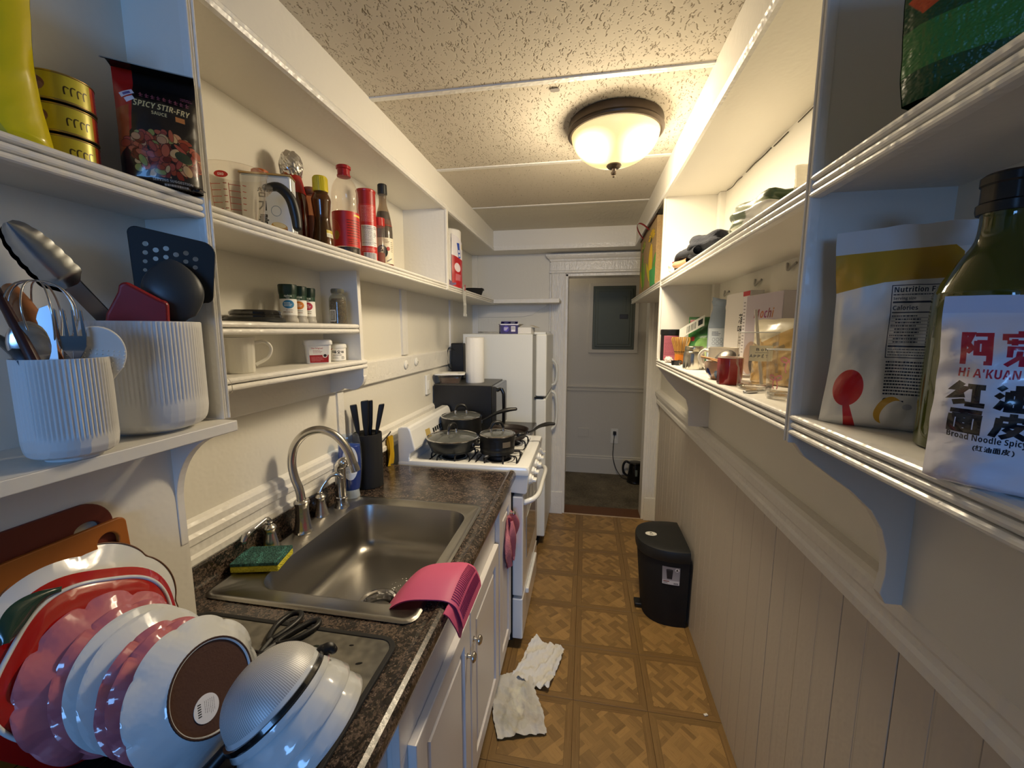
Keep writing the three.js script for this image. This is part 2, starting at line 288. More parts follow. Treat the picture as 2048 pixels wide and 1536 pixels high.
{
  const D = ceilBump(true, 11), P = ceilBump(false, 12), plain = std(0xded8c8, 0.9, { bumpMap: brush, bumpScale: 0.003 }), zs = [-3.222, -2.62, -1.99, -1.367, -0.745, -0.12, 0.5, ZR];
  for (let i = 0; i < zs.length - 1; i++) {
    const g = new THREE.BoxGeometry(1.09, 0.012, zs[i + 1] - zs[i] - 0.012); mesh('ceiling_tile', g, i < 1 ? plain : i < 2 ? P : D, ceiling).position.set(-0.19, YC + 0.006, (zs[i] + zs[i + 1]) / 2);
    if (i) mesh('ceiling_strip', rb(-0.722, 0.352, YC - 0.004, YC + 0.008, zs[i] - 0.012, zs[i] + 0.012, 0.002), M.trim, ceiling);
  }
  mesh('ceiling_chip', loft([rrPts(0.03, 0.02, 0.007).map(([x, y]) => [x, 0, y]), rrPts(0.026, 0.016, 0.006).map(([x, y]) => [x, 0.002, y])]).translate(-0.115, YC - 0.0035, -1.415), std(0x8c8680, 0.9), ceiling, 'grey chipped patch beside the ceiling strip');
  for (const [x0, x1, z0, z1] of [[-0.96, -0.72, Z0, -0.702], [-0.845, -0.72, -0.702, ZR], [0.345, 0.61, Z0, ZR], [-0.72, 0.345, Z0, -3.216]]) mesh('soffit', bx(x0, x1, YS, YC + 0.014, z0, z1), M.paint, ceiling);
  const crown = (flip, x) => railProfile(flip, [[x - 0.004, YS - 0.008], [x + 0.006, YS - 0.006], [x + 0.009, YS + 0.002], [x + 0.005, YS + 0.008], [x + 0.008, YS + 0.013], [x + 0.003, YS + 0.02], [x - 0.004, YS + 0.022]], -3.21, ZR);
  mesh('soffit_moulding', crown(1, -0.72), M.trim, ceiling); mesh('soffit_moulding', crown(-1, -0.345), M.trim, ceiling);
  mesh('soffit_moulding', [bx(-0.72, 0.345, YS - 0.006, YS + 0.026, -3.222, -3.206)], M.trim, ceiling);
  mesh('paint_crack', [[-2.04, -1.86], [-1.82, -1.6], [-1.58, -1.48], [-1.42, -1.2], [-1.17, -1.08], [-1.05, -0.9]].map(([a, b], i) => tube([a, a * 0.6 + b * 0.4, a * 0.3 + b * 0.7, b].map((z, j) => [0.5975, 2.186 - hash(i, j) * 0.008, z]), 0.0012 + hash(i, 9) * 0.001, 10, 5)), std(0x4a4238, 0.9), ceiling);
}
// the doorway and the hall behind it
const door = new THREE.Group(); door.name = 'door_1'; door.userData.kind = 'structure'; scene.add(door);
const casing = (x0, x1, n) => {
  const s = [[x0, 0], [x0, 0.02]], a = x0 + 0.014, b = x1 - 0.014; s.push([a - 0.003, 0.024], [a, 0.024]);
  for (let i = 0; i < n; i++) { const c = a + (b - a) * (i + 0.2) / n, d = a + (b - a) * (i + 0.8) / n; s.push([c, 0.024], [c + 0.002, 0.019], [d - 0.002, 0.019], [d, 0.024]); }
  s.push([b + 0.003, 0.024], [x1, 0.02], [x1, 0]);
  return boxUV(extr(shape(s.map(([x, z]) => [x, -z])), 1.84).rotateX(-Math.PI / 2).translate(0, 0.19, Z0));
};
mesh('casing', [casing(-0.285, -0.168, 5), rb(-0.29, -0.166, 0, 0.195, Z0 - 0.01, Z0 + 0.032, 0.003)], M.trim, door);
mesh('casing', [casing(0.511, 0.6, 4), rb(0.509, 0.6, 0, 0.195, Z0 - 0.01, Z0 + 0.032, 0.003)], M.trim, door);
mesh('jamb', [rb(-0.17, -0.148, 0, 2.024, Z0 - 0.135, Z0 + 0.014), rb(0.49, 0.512, 0, 2.024, Z0 - 0.135, Z0 + 0.014), rb(-0.17, 0.512, 2.004, 2.028, Z0 - 0.135, Z0 + 0.014)], M.trim, door);
{
  const head = (pts) => boxUV(extr(shape(pts), 1).rotateY(Math.PI / 2));
  const prof = [[0.01, 2.028], [-0.03, 2.028], [-0.034, 2.034], [-0.034, 2.044], [-0.026, 2.05], [-0.026, 2.118], [-0.032, 2.124], [-0.034, 2.136], [-0.046, 2.148], [-0.052, 2.162], [-0.052, 2.174], [0.01, 2.174]];
  const g = head(prof), p = g.attributes.position;
  for (let i = 0; i < p.count; i++) { const t = p.getX(i), out = -p.getZ(i) * 0; p.setXYZ(i, t < 0.5 ? -0.288 - Math.max(0, p.getZ(i) - 0.026) * 1.5 : 0.6, p.getY(i), Z0 + p.getZ(i) + out); }
  g.computeVertexNormals();
  mesh('head_moulding', g, M.trim, door);
}
mesh('threshold', [rb(-0.15, 0.492, -0.004, 0.007, Z0 - 0.16, Z0 + 0.004, 0.004)], std(0x5b3719, 0.5), door);
mesh('threshold_edge', rb(-0.15, 0.492, -0.003, 0.005, Z0 + 0.004, Z0 + 0.016, 0.003), std(0xb7a184, 0.5), door, 'pale worn edge strip of the threshold');
struct('wall_hall', [bx(-1.5, 1.5, 0, 2.6, -4.66, -4.51), bx(-1.5, -1.35, 0, 2.6, -4.51, Z0 - 0.12), bx(1.2, 1.35, 0, 2.6, -4.51, Z0 - 0.12), bx(-1.5, -1.1, 0, 2.6, Z0 - 0.12, Z0), bx(0.75, 1.35, 0, 2.6, Z0 - 0.12, Z0)], M.hall);
struct('ceiling_hall', bx(-1.5, 1.35, 2.5, 2.6, -4.66, Z0 - 0.0), M.hall);
struct('floor_hall', bx(-1.5, 1.35, -0.12, -0.001, -4.66, Z0 - 0.12), std(0xffffff, 0.98, { map: dataTex(256, (u, v) => { const a = wrapN(u * 5, v * 5, 5, 2), b = wrapN(u * 16, v * 16, 16, 4), c = wrapN(u * 120, v * 120, 120, 6), k = 0.24 + 0.1 * a + 0.08 * b + 0.1 * c; return [k, k * 0.92, k * 0.77]; }, [0.9, 0.9], true), bumpMap: dataTex(256, (u, v) => wrapN(u * 120, v * 120, 120, 8), [0.9, 0.9]), bumpScale: 0.006 }));
struct('trim_6', mg([extr(shape([[0, 0], [0.018, 0], [0.018, 0.17], [0.012, 0.18], [0.014, 0.19], [0.008, 0.2], [0, 0.2]]), 2.6).rotateY(-Math.PI / 2).translate(1.25, 0, -4.511)]), M.hall);
struct('trim_7', mg([extr(shape([[0, 0.915], [0.01, 0.918], [0.012, 0.93], [0.008, 0.936], [0.008, 0.952], [0.018, 0.958], [0.018, 0.972], [0, 0.978]]), 2.6).rotateY(-Math.PI / 2).translate(1.25, 0, -4.511)]), M.hall);
struct('baseboard_back', rb(-0.95, -0.29, 0, 0.14, Z0 - 0.01, Z0 + 0.014, 0.004), M.trim);
{
  const p = thing('breaker_panel', 'grey metal breaker panel set in the hall wall beyond the doorway', 'electrical panel', [0.285, 1.365, -4.51]);
  mesh('surround', extr((() => { const s = rrect(0.51, 0.735, 0.004, 0, 0.335); s.holes.push(rrect(0.43, 0.66, 0.004, 0, 0.338, 6, THREE.Path)); return s; })(), 0.016, 0.003), M.hall, p, 'white painted wooden surround');
  const gm = std(0x596057, 0.5, { metalness: 0.2 });
  mesh('cover', rb(-0.215, 0.215, 0.008, 0.668, 0.0, 0.02, 0.004), gm, p);
  const d = mesh('panel_door', [rb(-0.19, 0.19, 0.035, 0.64, 0.014, 0.028, 0.006), rb(-0.165, 0.165, 0.06, 0.615, 0.02, 0.031, 0.006)], gm, p);
  mesh('latch', rb(0.06, 0.145, 0.33, 0.375, 0.03, 0.036, 0.003), M.blackPlastic, d); mesh('latch_groove', rb(0.085, 0.12, 0.4, 0.56, 0.03, 0.0335, 0.004), gm, d);
}
{
  const p = thing('wall_outlet', 'white wall outlet with a black plug low on the hall wall', 'outlet', [0.335, 0.345, -4.51]);
  mesh('plate', rb(-0.04, 0.04, 0, 0.165, -0.002, 0.006, 0.004), M.whitePlastic, p); mesh('socket', rb(-0.018, 0.018, 0.02, 0.05, 0.004, 0.009, 0.004), M.whitePlastic, p); mesh('socket', rb(-0.018, 0.018, 0.1, 0.14, 0.004, 0.009, 0.004), M.whitePlastic, p);
  const b = thing('blank_plate', 'blank white cover plate on the hall wall near the outlet', 'wall plate', [0.0, 0.405, -4.51]);
  mesh('plate', rb(-0.06, 0.06, 0, 0.1, -0.002, 0.006, 0.004), M.hall, b);
}
{
  const k = thing('electric_kettle', 'black electric kettle on the hall carpet beside the door casing', 'kettle', [0.545, 0, -4.30], 0);
  mesh('body', creased(lathe(smoothPts([[0.0, 0.012], [0.078, 0.012], [0.082, 0.03], [0.076, 0.11], [0.066, 0.19], [0.06, 0.215], [0.0, 0.222]], 30))), M.blackGloss, k);
  mesh('base', lathe([[0, 0], [0.085, 0], [0.085, 0.01], [0.08, 0.014], [0, 0.014]]), M.blackPlastic, k);
  mesh('handle', tube([[-0.06, 0.2, 0], [-0.1, 0.215, 0], [-0.125, 0.17, 0], [-0.12, 0.1, 0], [-0.08, 0.06, 0]], 0.012, 24, 10), M.blackPlastic, k);
  mesh('spout', loft([[[0.055, 0.2, -0.02], [0.055, 0.2, 0.02], [0.06, 0.15, 0]], [[0.085, 0.222, -0.008], [0.085, 0.222, 0.008], [0.08, 0.2, 0]]]), M.blackGloss, k);
  mesh('water_window', rb(-0.012, 0.012, 0.05, 0.15, 0.066, 0.078, 0.005), std(0x6f7a78, 0.2), k);
  const c = thing('power_cord', 'thin black power cord running from the hall outlet to the kettle', 'cord', [0, 0, 0]);
  mesh('cable', tube([[0.335, 0.46, -4.48], [0.33, 0.42, -4.475], [0.325, 0.3, -4.485], [0.325, 0.2, -4.46], [0.36, 0.08, -4.44], [0.415, 0.008, -4.4], [0.44, 0.006, -4.36], [0.465, 0.012, -4.33]], 0.004, 50, 8), M.blackPlastic, c);
  mesh('plug', rb(0.318, 0.352, 0.45, 0.485, -4.503, -4.468, 0.006), M.blackPlastic, c);
}
// ---------------------------------------------------------------- the ceiling lamp
{
  const L = thing('unseen_ceiling_lamp', 'round flush ceiling lamp with bronze rim and glowing frosted glass bowl', 'ceiling lamp', [0.088, YC, -1.66]);
  mesh('rim', creased(lathe([[0.02, -0.001], [0.158, -0.001], [0.168, -0.004], [0.17, -0.012], [0.168, -0.03], [0.17, -0.034], [0.173, -0.038], [0.171, -0.044], [0.165, -0.048], [0.158, -0.048], [0.156, -0.04], [0.02, -0.03]], 72), 0.5), M.bronze, L);
  const glow = tex(512, 256, (k, w, h) => {
    k.fillStyle = 'rgb(150,132,84)'; k.fillRect(0, 0, w, h);
    for (const cx of [0.15, 0.5, 0.85]) { k.save(); k.translate(cx * w, h * 0.46); k.scale(1, 1.35); const g = k.createRadialGradient(0, 0, 4, 0, 0, 78); g.addColorStop(0, 'rgba(255,255,255,1)'); g.addColorStop(0.55, 'rgba(255,250,225,0.9)'); g.addColorStop(1, 'rgba(255,240,190,0)'); k.fillStyle = g; k.fillRect(-100, -100, 200, 200); k.restore(); }
  });
  const prof = smoothPts([[0.158, -0.046], [0.153, -0.07], [0.135, -0.1], [0.1, -0.128], [0.055, -0.145], [0.012, -0.15]], 24);
  mesh('glass_bowl', lathe(prof, 64), std(0xf5e8c8, 0.35, { emissive: 0xffffff, emissiveMap: glow, emissiveIntensity: 2.3 }), L);
  mesh('finial', creased(lathe([[0, -0.145], [0.026, -0.148], [0.028, -0.153], [0.022, -0.16], [0.008, -0.164], [0.006, -0.17], [0.011, -0.176], [0.009, -0.182], [0.004, -0.187], [0.005, -0.191], [0, -0.195]], 24), 0.7), M.bronze, L);
  for (const s of [-1, 1]) { const p = new THREE.PointLight(LAMP, LAMP_POWER, 0, 2); p.position.set(0.088 + s * 0.06, YC - 0.105, -1.66 - s * 0.02); p.castShadow = true; p.shadow.radius = 5; scene.add(p); const d = new THREE.SpotLight(LAMP, LAMP_DOWN, 0, 1.5, 1, 2); d.position.copy(p.position); d.target.position.set(p.position.x, 0, p.position.z); d.castShadow = true; d.shadow.radius = 5; scene.add(d, d.target); }
}
{ // unseen lamp, out of view above the doorway, placed to light the hall
  const L = thing('unseen_ceiling_lamp', 'unseen white globe lamp on the hall ceiling, placed to light the hall', 'ceiling lamp', [-0.55, 2.5, -4.05]);
  mesh('mount', creased(lathe([[0, -0.02], [0.07, -0.02], [0.075, 0], [0, 0]], 32)), M.whitePlastic, L);
  mesh('globe', new THREE.SphereGeometry(0.08, 24, 16).translate(0, -0.09, 0), std(0xffffff, 0.5, { emissive: 0xffe9c8, emissiveIntensity: 1.5 }), L);
  const p = new THREE.PointLight(new THREE.Color().setRGB(1, 0.84, 0.62), HALL_POWER, 0, 2); p.position.set(-0.55, 2.41, -4.05); p.castShadow = true; p.shadow.radius = 6; scene.add(p);
}
// ---------------------------------------------------------------- built-in shelves
// a bead moulding: n rounded ribs over the height h, standing proud by d; runs along z, faces +x
const beads = (x, y0, h, z0, z1, n = 3, d = 0.011, flip = 1) => {
  const P = [[-0.004, 0]];
  for (let i = 0; i < n; i++) for (let k = 0; k <= 6; k++) { const t = k / 6 * Math.PI; P.push([0.002 + (d - 0.002) * Math.sin(t) ** 0.7 * (i === 1 && n === 3 ? 0.85 : 1), h * (i + 0.5 - 0.46 * Math.cos(t)) / n]); }
  P.push([-0.004, h]);
  return boxUV(extr(shape(P.map(([a, b]) => [flip * a, b])), z1 - z0).translate(x, y0, z0));
};
const upBeads = (x, z, w, y0, y1, flip = 1) => { // the same upright, on a board edge of width w about z
  const g = beads(0, -w / 2, w, 0, y1 - y0, 3, 0.011, flip).rotateX(-Math.PI / 2);
  return g.translate(x, y0, z);
};
const plateZ = (pts, z, t) => boxUV(extr(shape(pts), t, 0.0015).translate(0, 0, z));   // a board lying in the x-y plane
const arc = (cx, cy, r, a0, a1, n = 14, ry = r) => Array.from({ length: n + 1 }, (_, i) => { const t = a0 + (a1 - a0) * i / n; return [cx + r * Math.cos(t), cy + ry * Math.sin(t)]; });
{ // near the sink end of the left wall: the bay of the crocks
  const s = thing('wall_shelf', 'white painted wall shelf bay holding the two utensil crocks and stacked tins', 'shelf');
  mesh('shelf_board', rb(-0.845, -0.709, 1.783, 1.815, -0.684, 0.75, 0.002), M.paint, s); mesh('bead_moulding', beads(-0.711, 1.779, 0.036, -0.682, 0.75), M.trim, s);
  mesh('shelf_board', rb(-0.845, -0.667, 1.379, 1.4, -0.682, 0.75, 0.0025), M.paint, s, 'plain lower board without moulding');
  mesh('partition', bx(-0.95, -0.71, 1.4, YS, -0.701, -0.683), M.paint, s); mesh('bead_moulding', upBeads(-0.711, -0.692, 0.02, 1.4, YS), M.trim, s);
  mesh('bracket', plateZ([[-0.84, 1.12], [-0.833, 1.12], ...arc(-0.686, 1.215, 0.147, Math.PI, Math.PI * 0.62, 12, 0.155), [-0.69, 1.376], [-0.683, 1.3785], [-0.84, 1.3785]], -0.701, 0.017), M.paint, s);
}
{ // over the sink
  const s = thing('wall_shelf', 'long white wall shelf over the sink holding bottles, with two short shelves below', 'shelf');
  mesh('shelf_board', [bx(-0.955, -0.724, 1.783, 1.815, Z0, -0.702), bx(-0.724, -0.215, 1.787, 1.815, Z0, -3.216), rb(-0.23, -0.2, 1.787, 1.815, Z0 + 0.02, -3.216, 0.012)], M.paint, s);
  mesh('bead_moulding', beads(-0.726, 1.779, 0.036, -3.205, -0.702), M.trim, s); mesh('edge_strip', rb(-0.722, -0.205, 1.783, 1.817, -3.22, -3.206, 0.004), M.trim, s);
  mesh('shelf_scroll', plateZ([[-0.72, 1.787], [-0.3, 1.787], [-0.38, 1.74], [-0.44, 1.7], [-0.52, 1.685], [-0.95, 1.68], [-0.95, 1.787]], Z0 - 0.004, 0.012), M.paint, s);
  mesh('divider', [bx(-0.95, -0.722, 1.815, YS, -2.113, -2.093), rb(-0.724, -0.712, 1.785, YS, -2.115, -2.091, 0.003)], M.paint, s);
  const a = mesh('shelf_board', rb(-0.955, -0.80, 1.565, 1.595, -1.35, -0.70, 0.003), M.paint, s); mesh('bead_moulding', beads(-0.802, 1.563, 0.032, -1.35, -0.70, 2, 0.012), M.trim, a);
  const b = mesh('shelf_board', rb(-0.955, -0.80, 1.437, 1.466, -1.396, -0.70, 0.003), M.paint, s); mesh('bead_moulding', beads(-0.802, 1.434, 0.033, -1.396, -0.70, 2, 0.012), M.trim, b);
  mesh('end_panel', plateZ([[-0.955, 1.785], [-0.806, 1.785], [-0.802, 1.47], [-0.795, 1.44], [-0.797, 1.41], ...arc(-0.845, 1.405, 0.05, 0, -Math.PI * 0.5, 8), [-0.88, 1.36], [-0.905, 1.345], [-0.955, 1.34]], -1.396, 0.021), M.paint, s);
  mesh('wire_loop', tube([[-0.79, 1.468, -0.79], [-0.783, 1.455, -0.792], [-0.786, 1.435, -0.795], [-0.8, 1.43, -0.797]], 0.0008, 12, 5), M.nickel, s);
}
{ // right, near the camera
  const s = thing('wall_shelf', 'white painted wall shelf bay holding the big olive oil bottle and flour bag', 'shelf');
  mesh('shelf_board', rb(0.354, 0.55, 1.79, 1.819, -0.76, 0.75, 0.002), M.paint, s); mesh('bead_moulding', beads(0.356, 1.782, 0.038, -0.76, 0.75, 3, 0.011, -1), M.trim, s);
  mesh('shelf_board', rb(0.354, 0.55, 1.404, 1.434, -0.76, 0.75, 0.002), M.paint, s); mesh('bead_moulding', beads(0.356, 1.397, 0.038, -0.76, 0.75, 3, 0.011, -1), M.trim, s);
  mesh('partition', bx(0.355, 0.6, 1.40, YS, -0.775, -0.757), M.paint, s); mesh('bead_moulding', upBeads(0.356, -0.766, 0.02, 1.385, YS, -1), M.trim, s);
  mesh('bracket', plateZ([[0.60, 1.404], [0.347, 1.404], [0.352, 1.39], [0.372, 1.362], [0.404, 1.338], [0.449, 1.305], [0.483, 1.272], [0.502, 1.24], [0.513, 1.2], [0.515, 1.16], [0.51, 1.125], [0.52, 1.107], [0.60, 1.107]], -0.775, 0.018), M.paint, s);
}
{ // right, beyond
  const s = thing('wall_shelf', 'white wall shelf bay holding glasses, cups and the navy cloth', 'shelf');
  mesh('shelf_board', bx(0.354, 0.605, 1.787, 1.817, Z0 + 0.03, -0.774), M.paint, s); mesh('bead_moulding', beads(0.356, 1.779, 0.038, Z0 + 0.03, -0.774, 3, 0.011, -1), M.trim, s);
  mesh('shelf_board', bx(0.354, 0.605, 1.404, 1.434, -2.118, -0.774), M.paint, s); mesh('bead_moulding', beads(0.356, 1.397, 0.038, -2.118, -0.774, 3, 0.011, -1), M.trim, s);
  mesh('partition', [bx(0.35, 0.605, 1.434, YS, -2.118, -2.1), rb(0.345, 0.356, 1.434, YS, -2.12, -2.098, 0.004)], M.paint, s);
  mesh('bracket', plateZ([[0.605, 1.404], [0.347, 1.404], [0.36, 1.385], [0.4, 1.33], [0.45, 1.275], [0.49, 1.24], [0.503, 1.2], [0.505, 1.107], [0.605, 1.107]], -2.118, 0.018), M.paint, s);
  mesh('corner_batten', rb(0.575, 0.603, 1.434, YS, -2.1, -2.06, 0.004), M.paint, s);
  for (const [z, y] of [[-1.95, 1.735], [-1.62, 1.745], [-1.38, 1.765], [-1.22, 1.772]]) mesh('wire_hook', tube([[0.597, y + 0.012, z - 0.03], [0.592, y - 0.002, z - 0.018], [0.587, y - 0.012, z], [0.592, y - 0.002, z + 0.014], [0.597, y + 0.006, z + 0.028]], 0.0035, 16, 6), M.trim, s);
}
{ // two round porcelain hooks on the rail, a cover by the microwave
  for (const [z, y, l] of [[-2.03, 1.393, 'round white porcelain knob on the wall rail, the one nearer the end panel'], [-2.165, 1.399, 'round white porcelain knob on the wall rail, the one nearer the fridge']]) {
    const k = thing('wall_rosette', l, 'wall hook', [-0.932, y, z]);
    mesh('rose', lathe([[0, 0], [0.021, 0], [0.023, 0.004], [0.019, 0.008], [0.012, 0.007], [0.011, 0.011], [0, 0.012]], 24).rotateZ(-Math.PI / 2), M.whitePlastic, k);
    mesh('screw', lathe([[0, 0], [0.005, 0], [0.004, 0.003], [0, 0.003]], 12).rotateZ(-Math.PI / 2).translate(0.011, 0, 0), std(0xbcb7aa, 0.4), k);
  }
  const c = thing('wall_outlet', 'white wall outlet plate behind the microwave', 'outlet', [-0.95, 1.185, -2.36]); mesh('plate', rb(0, 0.014, 0, 0.12, -0.03, 0.03, 0.004), M.whitePlastic, c); mesh('socket', rb(0.012, 0.017, 0.03, 0.085, -0.015, 0.015, 0.003), M.whitePlastic, c);
}
// ---------------------------------------------------------------- base cabinet, worktop, sink
const CT = 0.925;
{
  const c = thing('base_cabinet', 'white base cabinet under the sink with two raised panel doors', 'cabinet');
  mesh('carcass', [bx(-0.95, -0.355, 0.1, 0.885, -1.795, -1.78), bx(-0.95, -0.93, 0.1, 0.885, -1.78, -0.73), bx(-0.95, -0.355, 0.1, 0.12, -1.78, -0.68), bx(-0.86, -0.37, 0.1, 0.885, -0.66, 0.3), bx(-0.95, -0.355, 0.1, 0.885, -0.682, -0.662)], M.cabinet, c);
  mesh('face_frame', [rb(-0.36, -0.342, 0.715, 0.888, -1.798, -0.66, 0.002), rb(-0.36, -0.342, 0.1, 0.72, -0.705, -0.66, 0.002), rb(-0.36, -0.342, 0.1, 0.72, -1.55, -1.5, 0.002), rb(-0.36, -0.342, 0.1, 0.2, -1.798, -0.66, 0.002)], M.cabinet, c);
  mesh('toe_kick', [bx(-0.43, -0.415, 0, 0.1, -1.795, 0.3)], std(0x4a4039, 0.8), c);
  const doorG = (z0, z1, y0, y1) => {
    const s = shape([[z0, y0], [z1, y0], [z1, y1], [z0, y1]]), w = 0.058, h = new THREE.Path();
    [[z0 + w, y0 + w], [z0 + w, y1 - w], [z1 - w, y1 - w], [z1 - w, y0 + w]].forEach(([a, b], i) => (i ? h.lineTo(a, b) : h.moveTo(a, b))); h.closePath(); s.holes.push(h);
    return boxUV(extr(s, 0.02, 0.003).rotateY(-Math.PI / 2).translate(-0.322, 0, 0));
  };
  const panelG = (z0, z1, y0, y1) => { const w = 0.055, e = 0.012; return [rb(-0.342, -0.336, y0 + w, y1 - w, z0 + w, z1 - w, 0.001), boxUV(loft([[[0, y0 + w + e, z0 + w + e], [0, y0 + w + e, z1 - w - e], [0, y1 - w - e, z1 - w - e], [0, y1 - w - e, z0 + w + e]].map(([, y, z]) => [-0.336, y, z]), [[y0 + w + e + 0.016, z0 + w + e + 0.016], [y0 + w + e + 0.016, z1 - w - e - 0.016], [y1 - w - e - 0.016, z1 - w - e - 0.016], [y1 - w - e - 0.016, z0 + w + e + 0.016]].map(([y, z]) => [-0.325, y, z])]).toNonIndexed())].map((g) => { g.computeVertexNormals(); return g; }); };
  const knob = (y, z, p) => mesh('knob', creased(lathe(smoothPts([[0, 0.028], [0.008, 0.027], [0.0145, 0.022], [0.015, 0.018], [0.011, 0.014], [0.005, 0.011], [0.005, 0.003], [0.009, 0], [0, 0]], 24), 20).rotateZ(-Math.PI / 2).translate(-0.322, y, z)), M.nickel, p);
  for (const [z0, z1, kz, l] of [[-1.092, -0.693, -1.06, 'door nearer the dish rack'], [-1.51, -1.1, -1.13, 'door nearer the stove']]) { const d = mesh('door', doorG(z0, z1, 0.125, 0.728), M.cabinet, c, l); mesh('door_panel', panelG(z0, z1, 0.125, 0.728), M.cabinet, d); knob(0.618, kz, d); }
  const f = mesh('door', doorG(-1.79, -1.53, 0.125, 0.855), M.cabinet, c, 'narrow door beside the stove'); mesh('door_panel', panelG(-1.79, -1.53, 0.125, 0.855), M.cabinet, f); knob(0.745, -1.755, f);
}
{
  const w = thing('worktop', 'dark brown granite patterned worktop with upstand around the sink', 'countertop');
  const hx0 = -0.905, hx1 = -0.385, hz0 = -1.385, hz1 = -0.805;
  const edge = boxUV(extr(shape([[-0.385, 0.888], [-0.385, CT], [-0.345, CT], [-0.336, CT + 0.002], [-0.328, CT + 0.0065], [-0.318, CT + 0.007], [-0.309, CT + 0.003], [-0.304, CT - 0.006], [-0.302, CT - 0.02], [-0.305, CT - 0.032], [-0.312, 0.888]]), 2.1).translate(0, 0, -1.8));
  mesh('slab', [edge, bx(-0.95, hx0, 0.888, CT, -1.8, -0.702), bx(hx0, -0.385, 0.888, CT, -1.8, hz0), bx(hx0, -0.385, 0.888, CT, hz1, -0.702), bx(-0.835, -0.385, 0.888, CT, -0.702, 0.3)], M.granite, w);
  mesh('upstand', boxUV(extr(shape([[-0.95, CT], [-0.928, CT], [-0.928, CT + 0.068], [-0.932, CT + 0.075], [-0.95, CT + 0.076]]), 1.097).translate(0, 0, -1.8)), M.granite, w);
}
{
  const s = thing('sink', 'stainless steel single bowl sink set into the brown worktop', 'sink', [-0.637, CT, -1.096]);
  const ring = (w, h, r, y, cx = 0, cz = 0) => rrPts(w, h, r, 8).map(([x, z]) => [x + cx, y, z + cz]);
  const bX = 0.027, bw = 0.425, bl = 0.52;                                         // bowl centre and size
  mesh('rim', creased(loft([ring(0.552, 0.628, 0.03, 0.0), ring(0.558, 0.634, 0.032, 0.003), ring(0.552, 0.628, 0.03, 0.006), ring(0.53, 0.606, 0.024, 0.0065), ring(0.522, 0.598, 0.022, 0.0035), ring(bw + 0.012, bl + 0.012, 0.075, 0.0035, bX), ring(bw, bl, 0.07, 0.0015, bX)], true, [false, false]), 0.9), M.steel, s);
  mesh('bowl', creased(loft([ring(bw, bl, 0.07, 0.0015, bX), ring(bw - 0.008, bl - 0.008, 0.068, -0.008, bX), ring(bw - 0.022, bl - 0.022, 0.065, -0.12, bX), ring(bw - 0.034, bl - 0.034, 0.06, -0.145, bX), ring(bw - 0.075, bl - 0.075, 0.055, -0.163, bX), ring(bw - 0.14, bl - 0.14, 0.05, -0.168, bX), ring(0.092, 0.092, 0.0459, -0.171, 0.035, 0.03)], true, [false, false]), 1.0), M.steel, s);
  const d = mesh('drain', creased(lathe([[0.056, -0.169], [0.058, -0.166], [0.052, -0.165], [0.046, -0.168], [0.042, -0.176], [0.04, -0.2], [0.0, -0.202]], 36).translate(0.035, 0, 0.03)), M.chrome, s);
  mesh('strainer', creased(lathe([[0.036, -0.198], [0.034, -0.192], [0.012, -0.192], [0.008, -0.18], [0.0, -0.178]], 30).translate(0.035, 0, 0.03)), M.steel, d);
  seed = 21; const drops = [];
  for (let i = 0; i < 46; i++) { const far = i < 26, r = rr(0.0015, 0.005); drops.push(new THREE.SphereGeometry(r, 8, 5, 0, 6.3, 0, 1.57).scale(1, 0.45, 1).translate(far ? rr(-0.21, -0.188) : rr(-0.13, -0.07), far ? 0.0035 : -0.166, far ? rr(-0.15, 0.12) : rr(0.0, 0.16))); }
  const w = mesh('water_drops', drops, phy(0xffffff, 0.03, { transmission: 1, thickness: 0.002, ior: 1.33 }), s); w.userData.kind = 'stuff';
  mesh('suds', Array.from({ length: 22 }, (_, i) => new THREE.SphereGeometry(rr(0.001, 0.0035), 8, 5, 0, 6.3, 0, 1.57).scale(1, 0.4, 1).translate(rr(0.04, 0.15), -0.166, rr(-0.1, -0.02))), std(0xe8e8e6, 0.6), s).userData.kind = 'stuff';
}
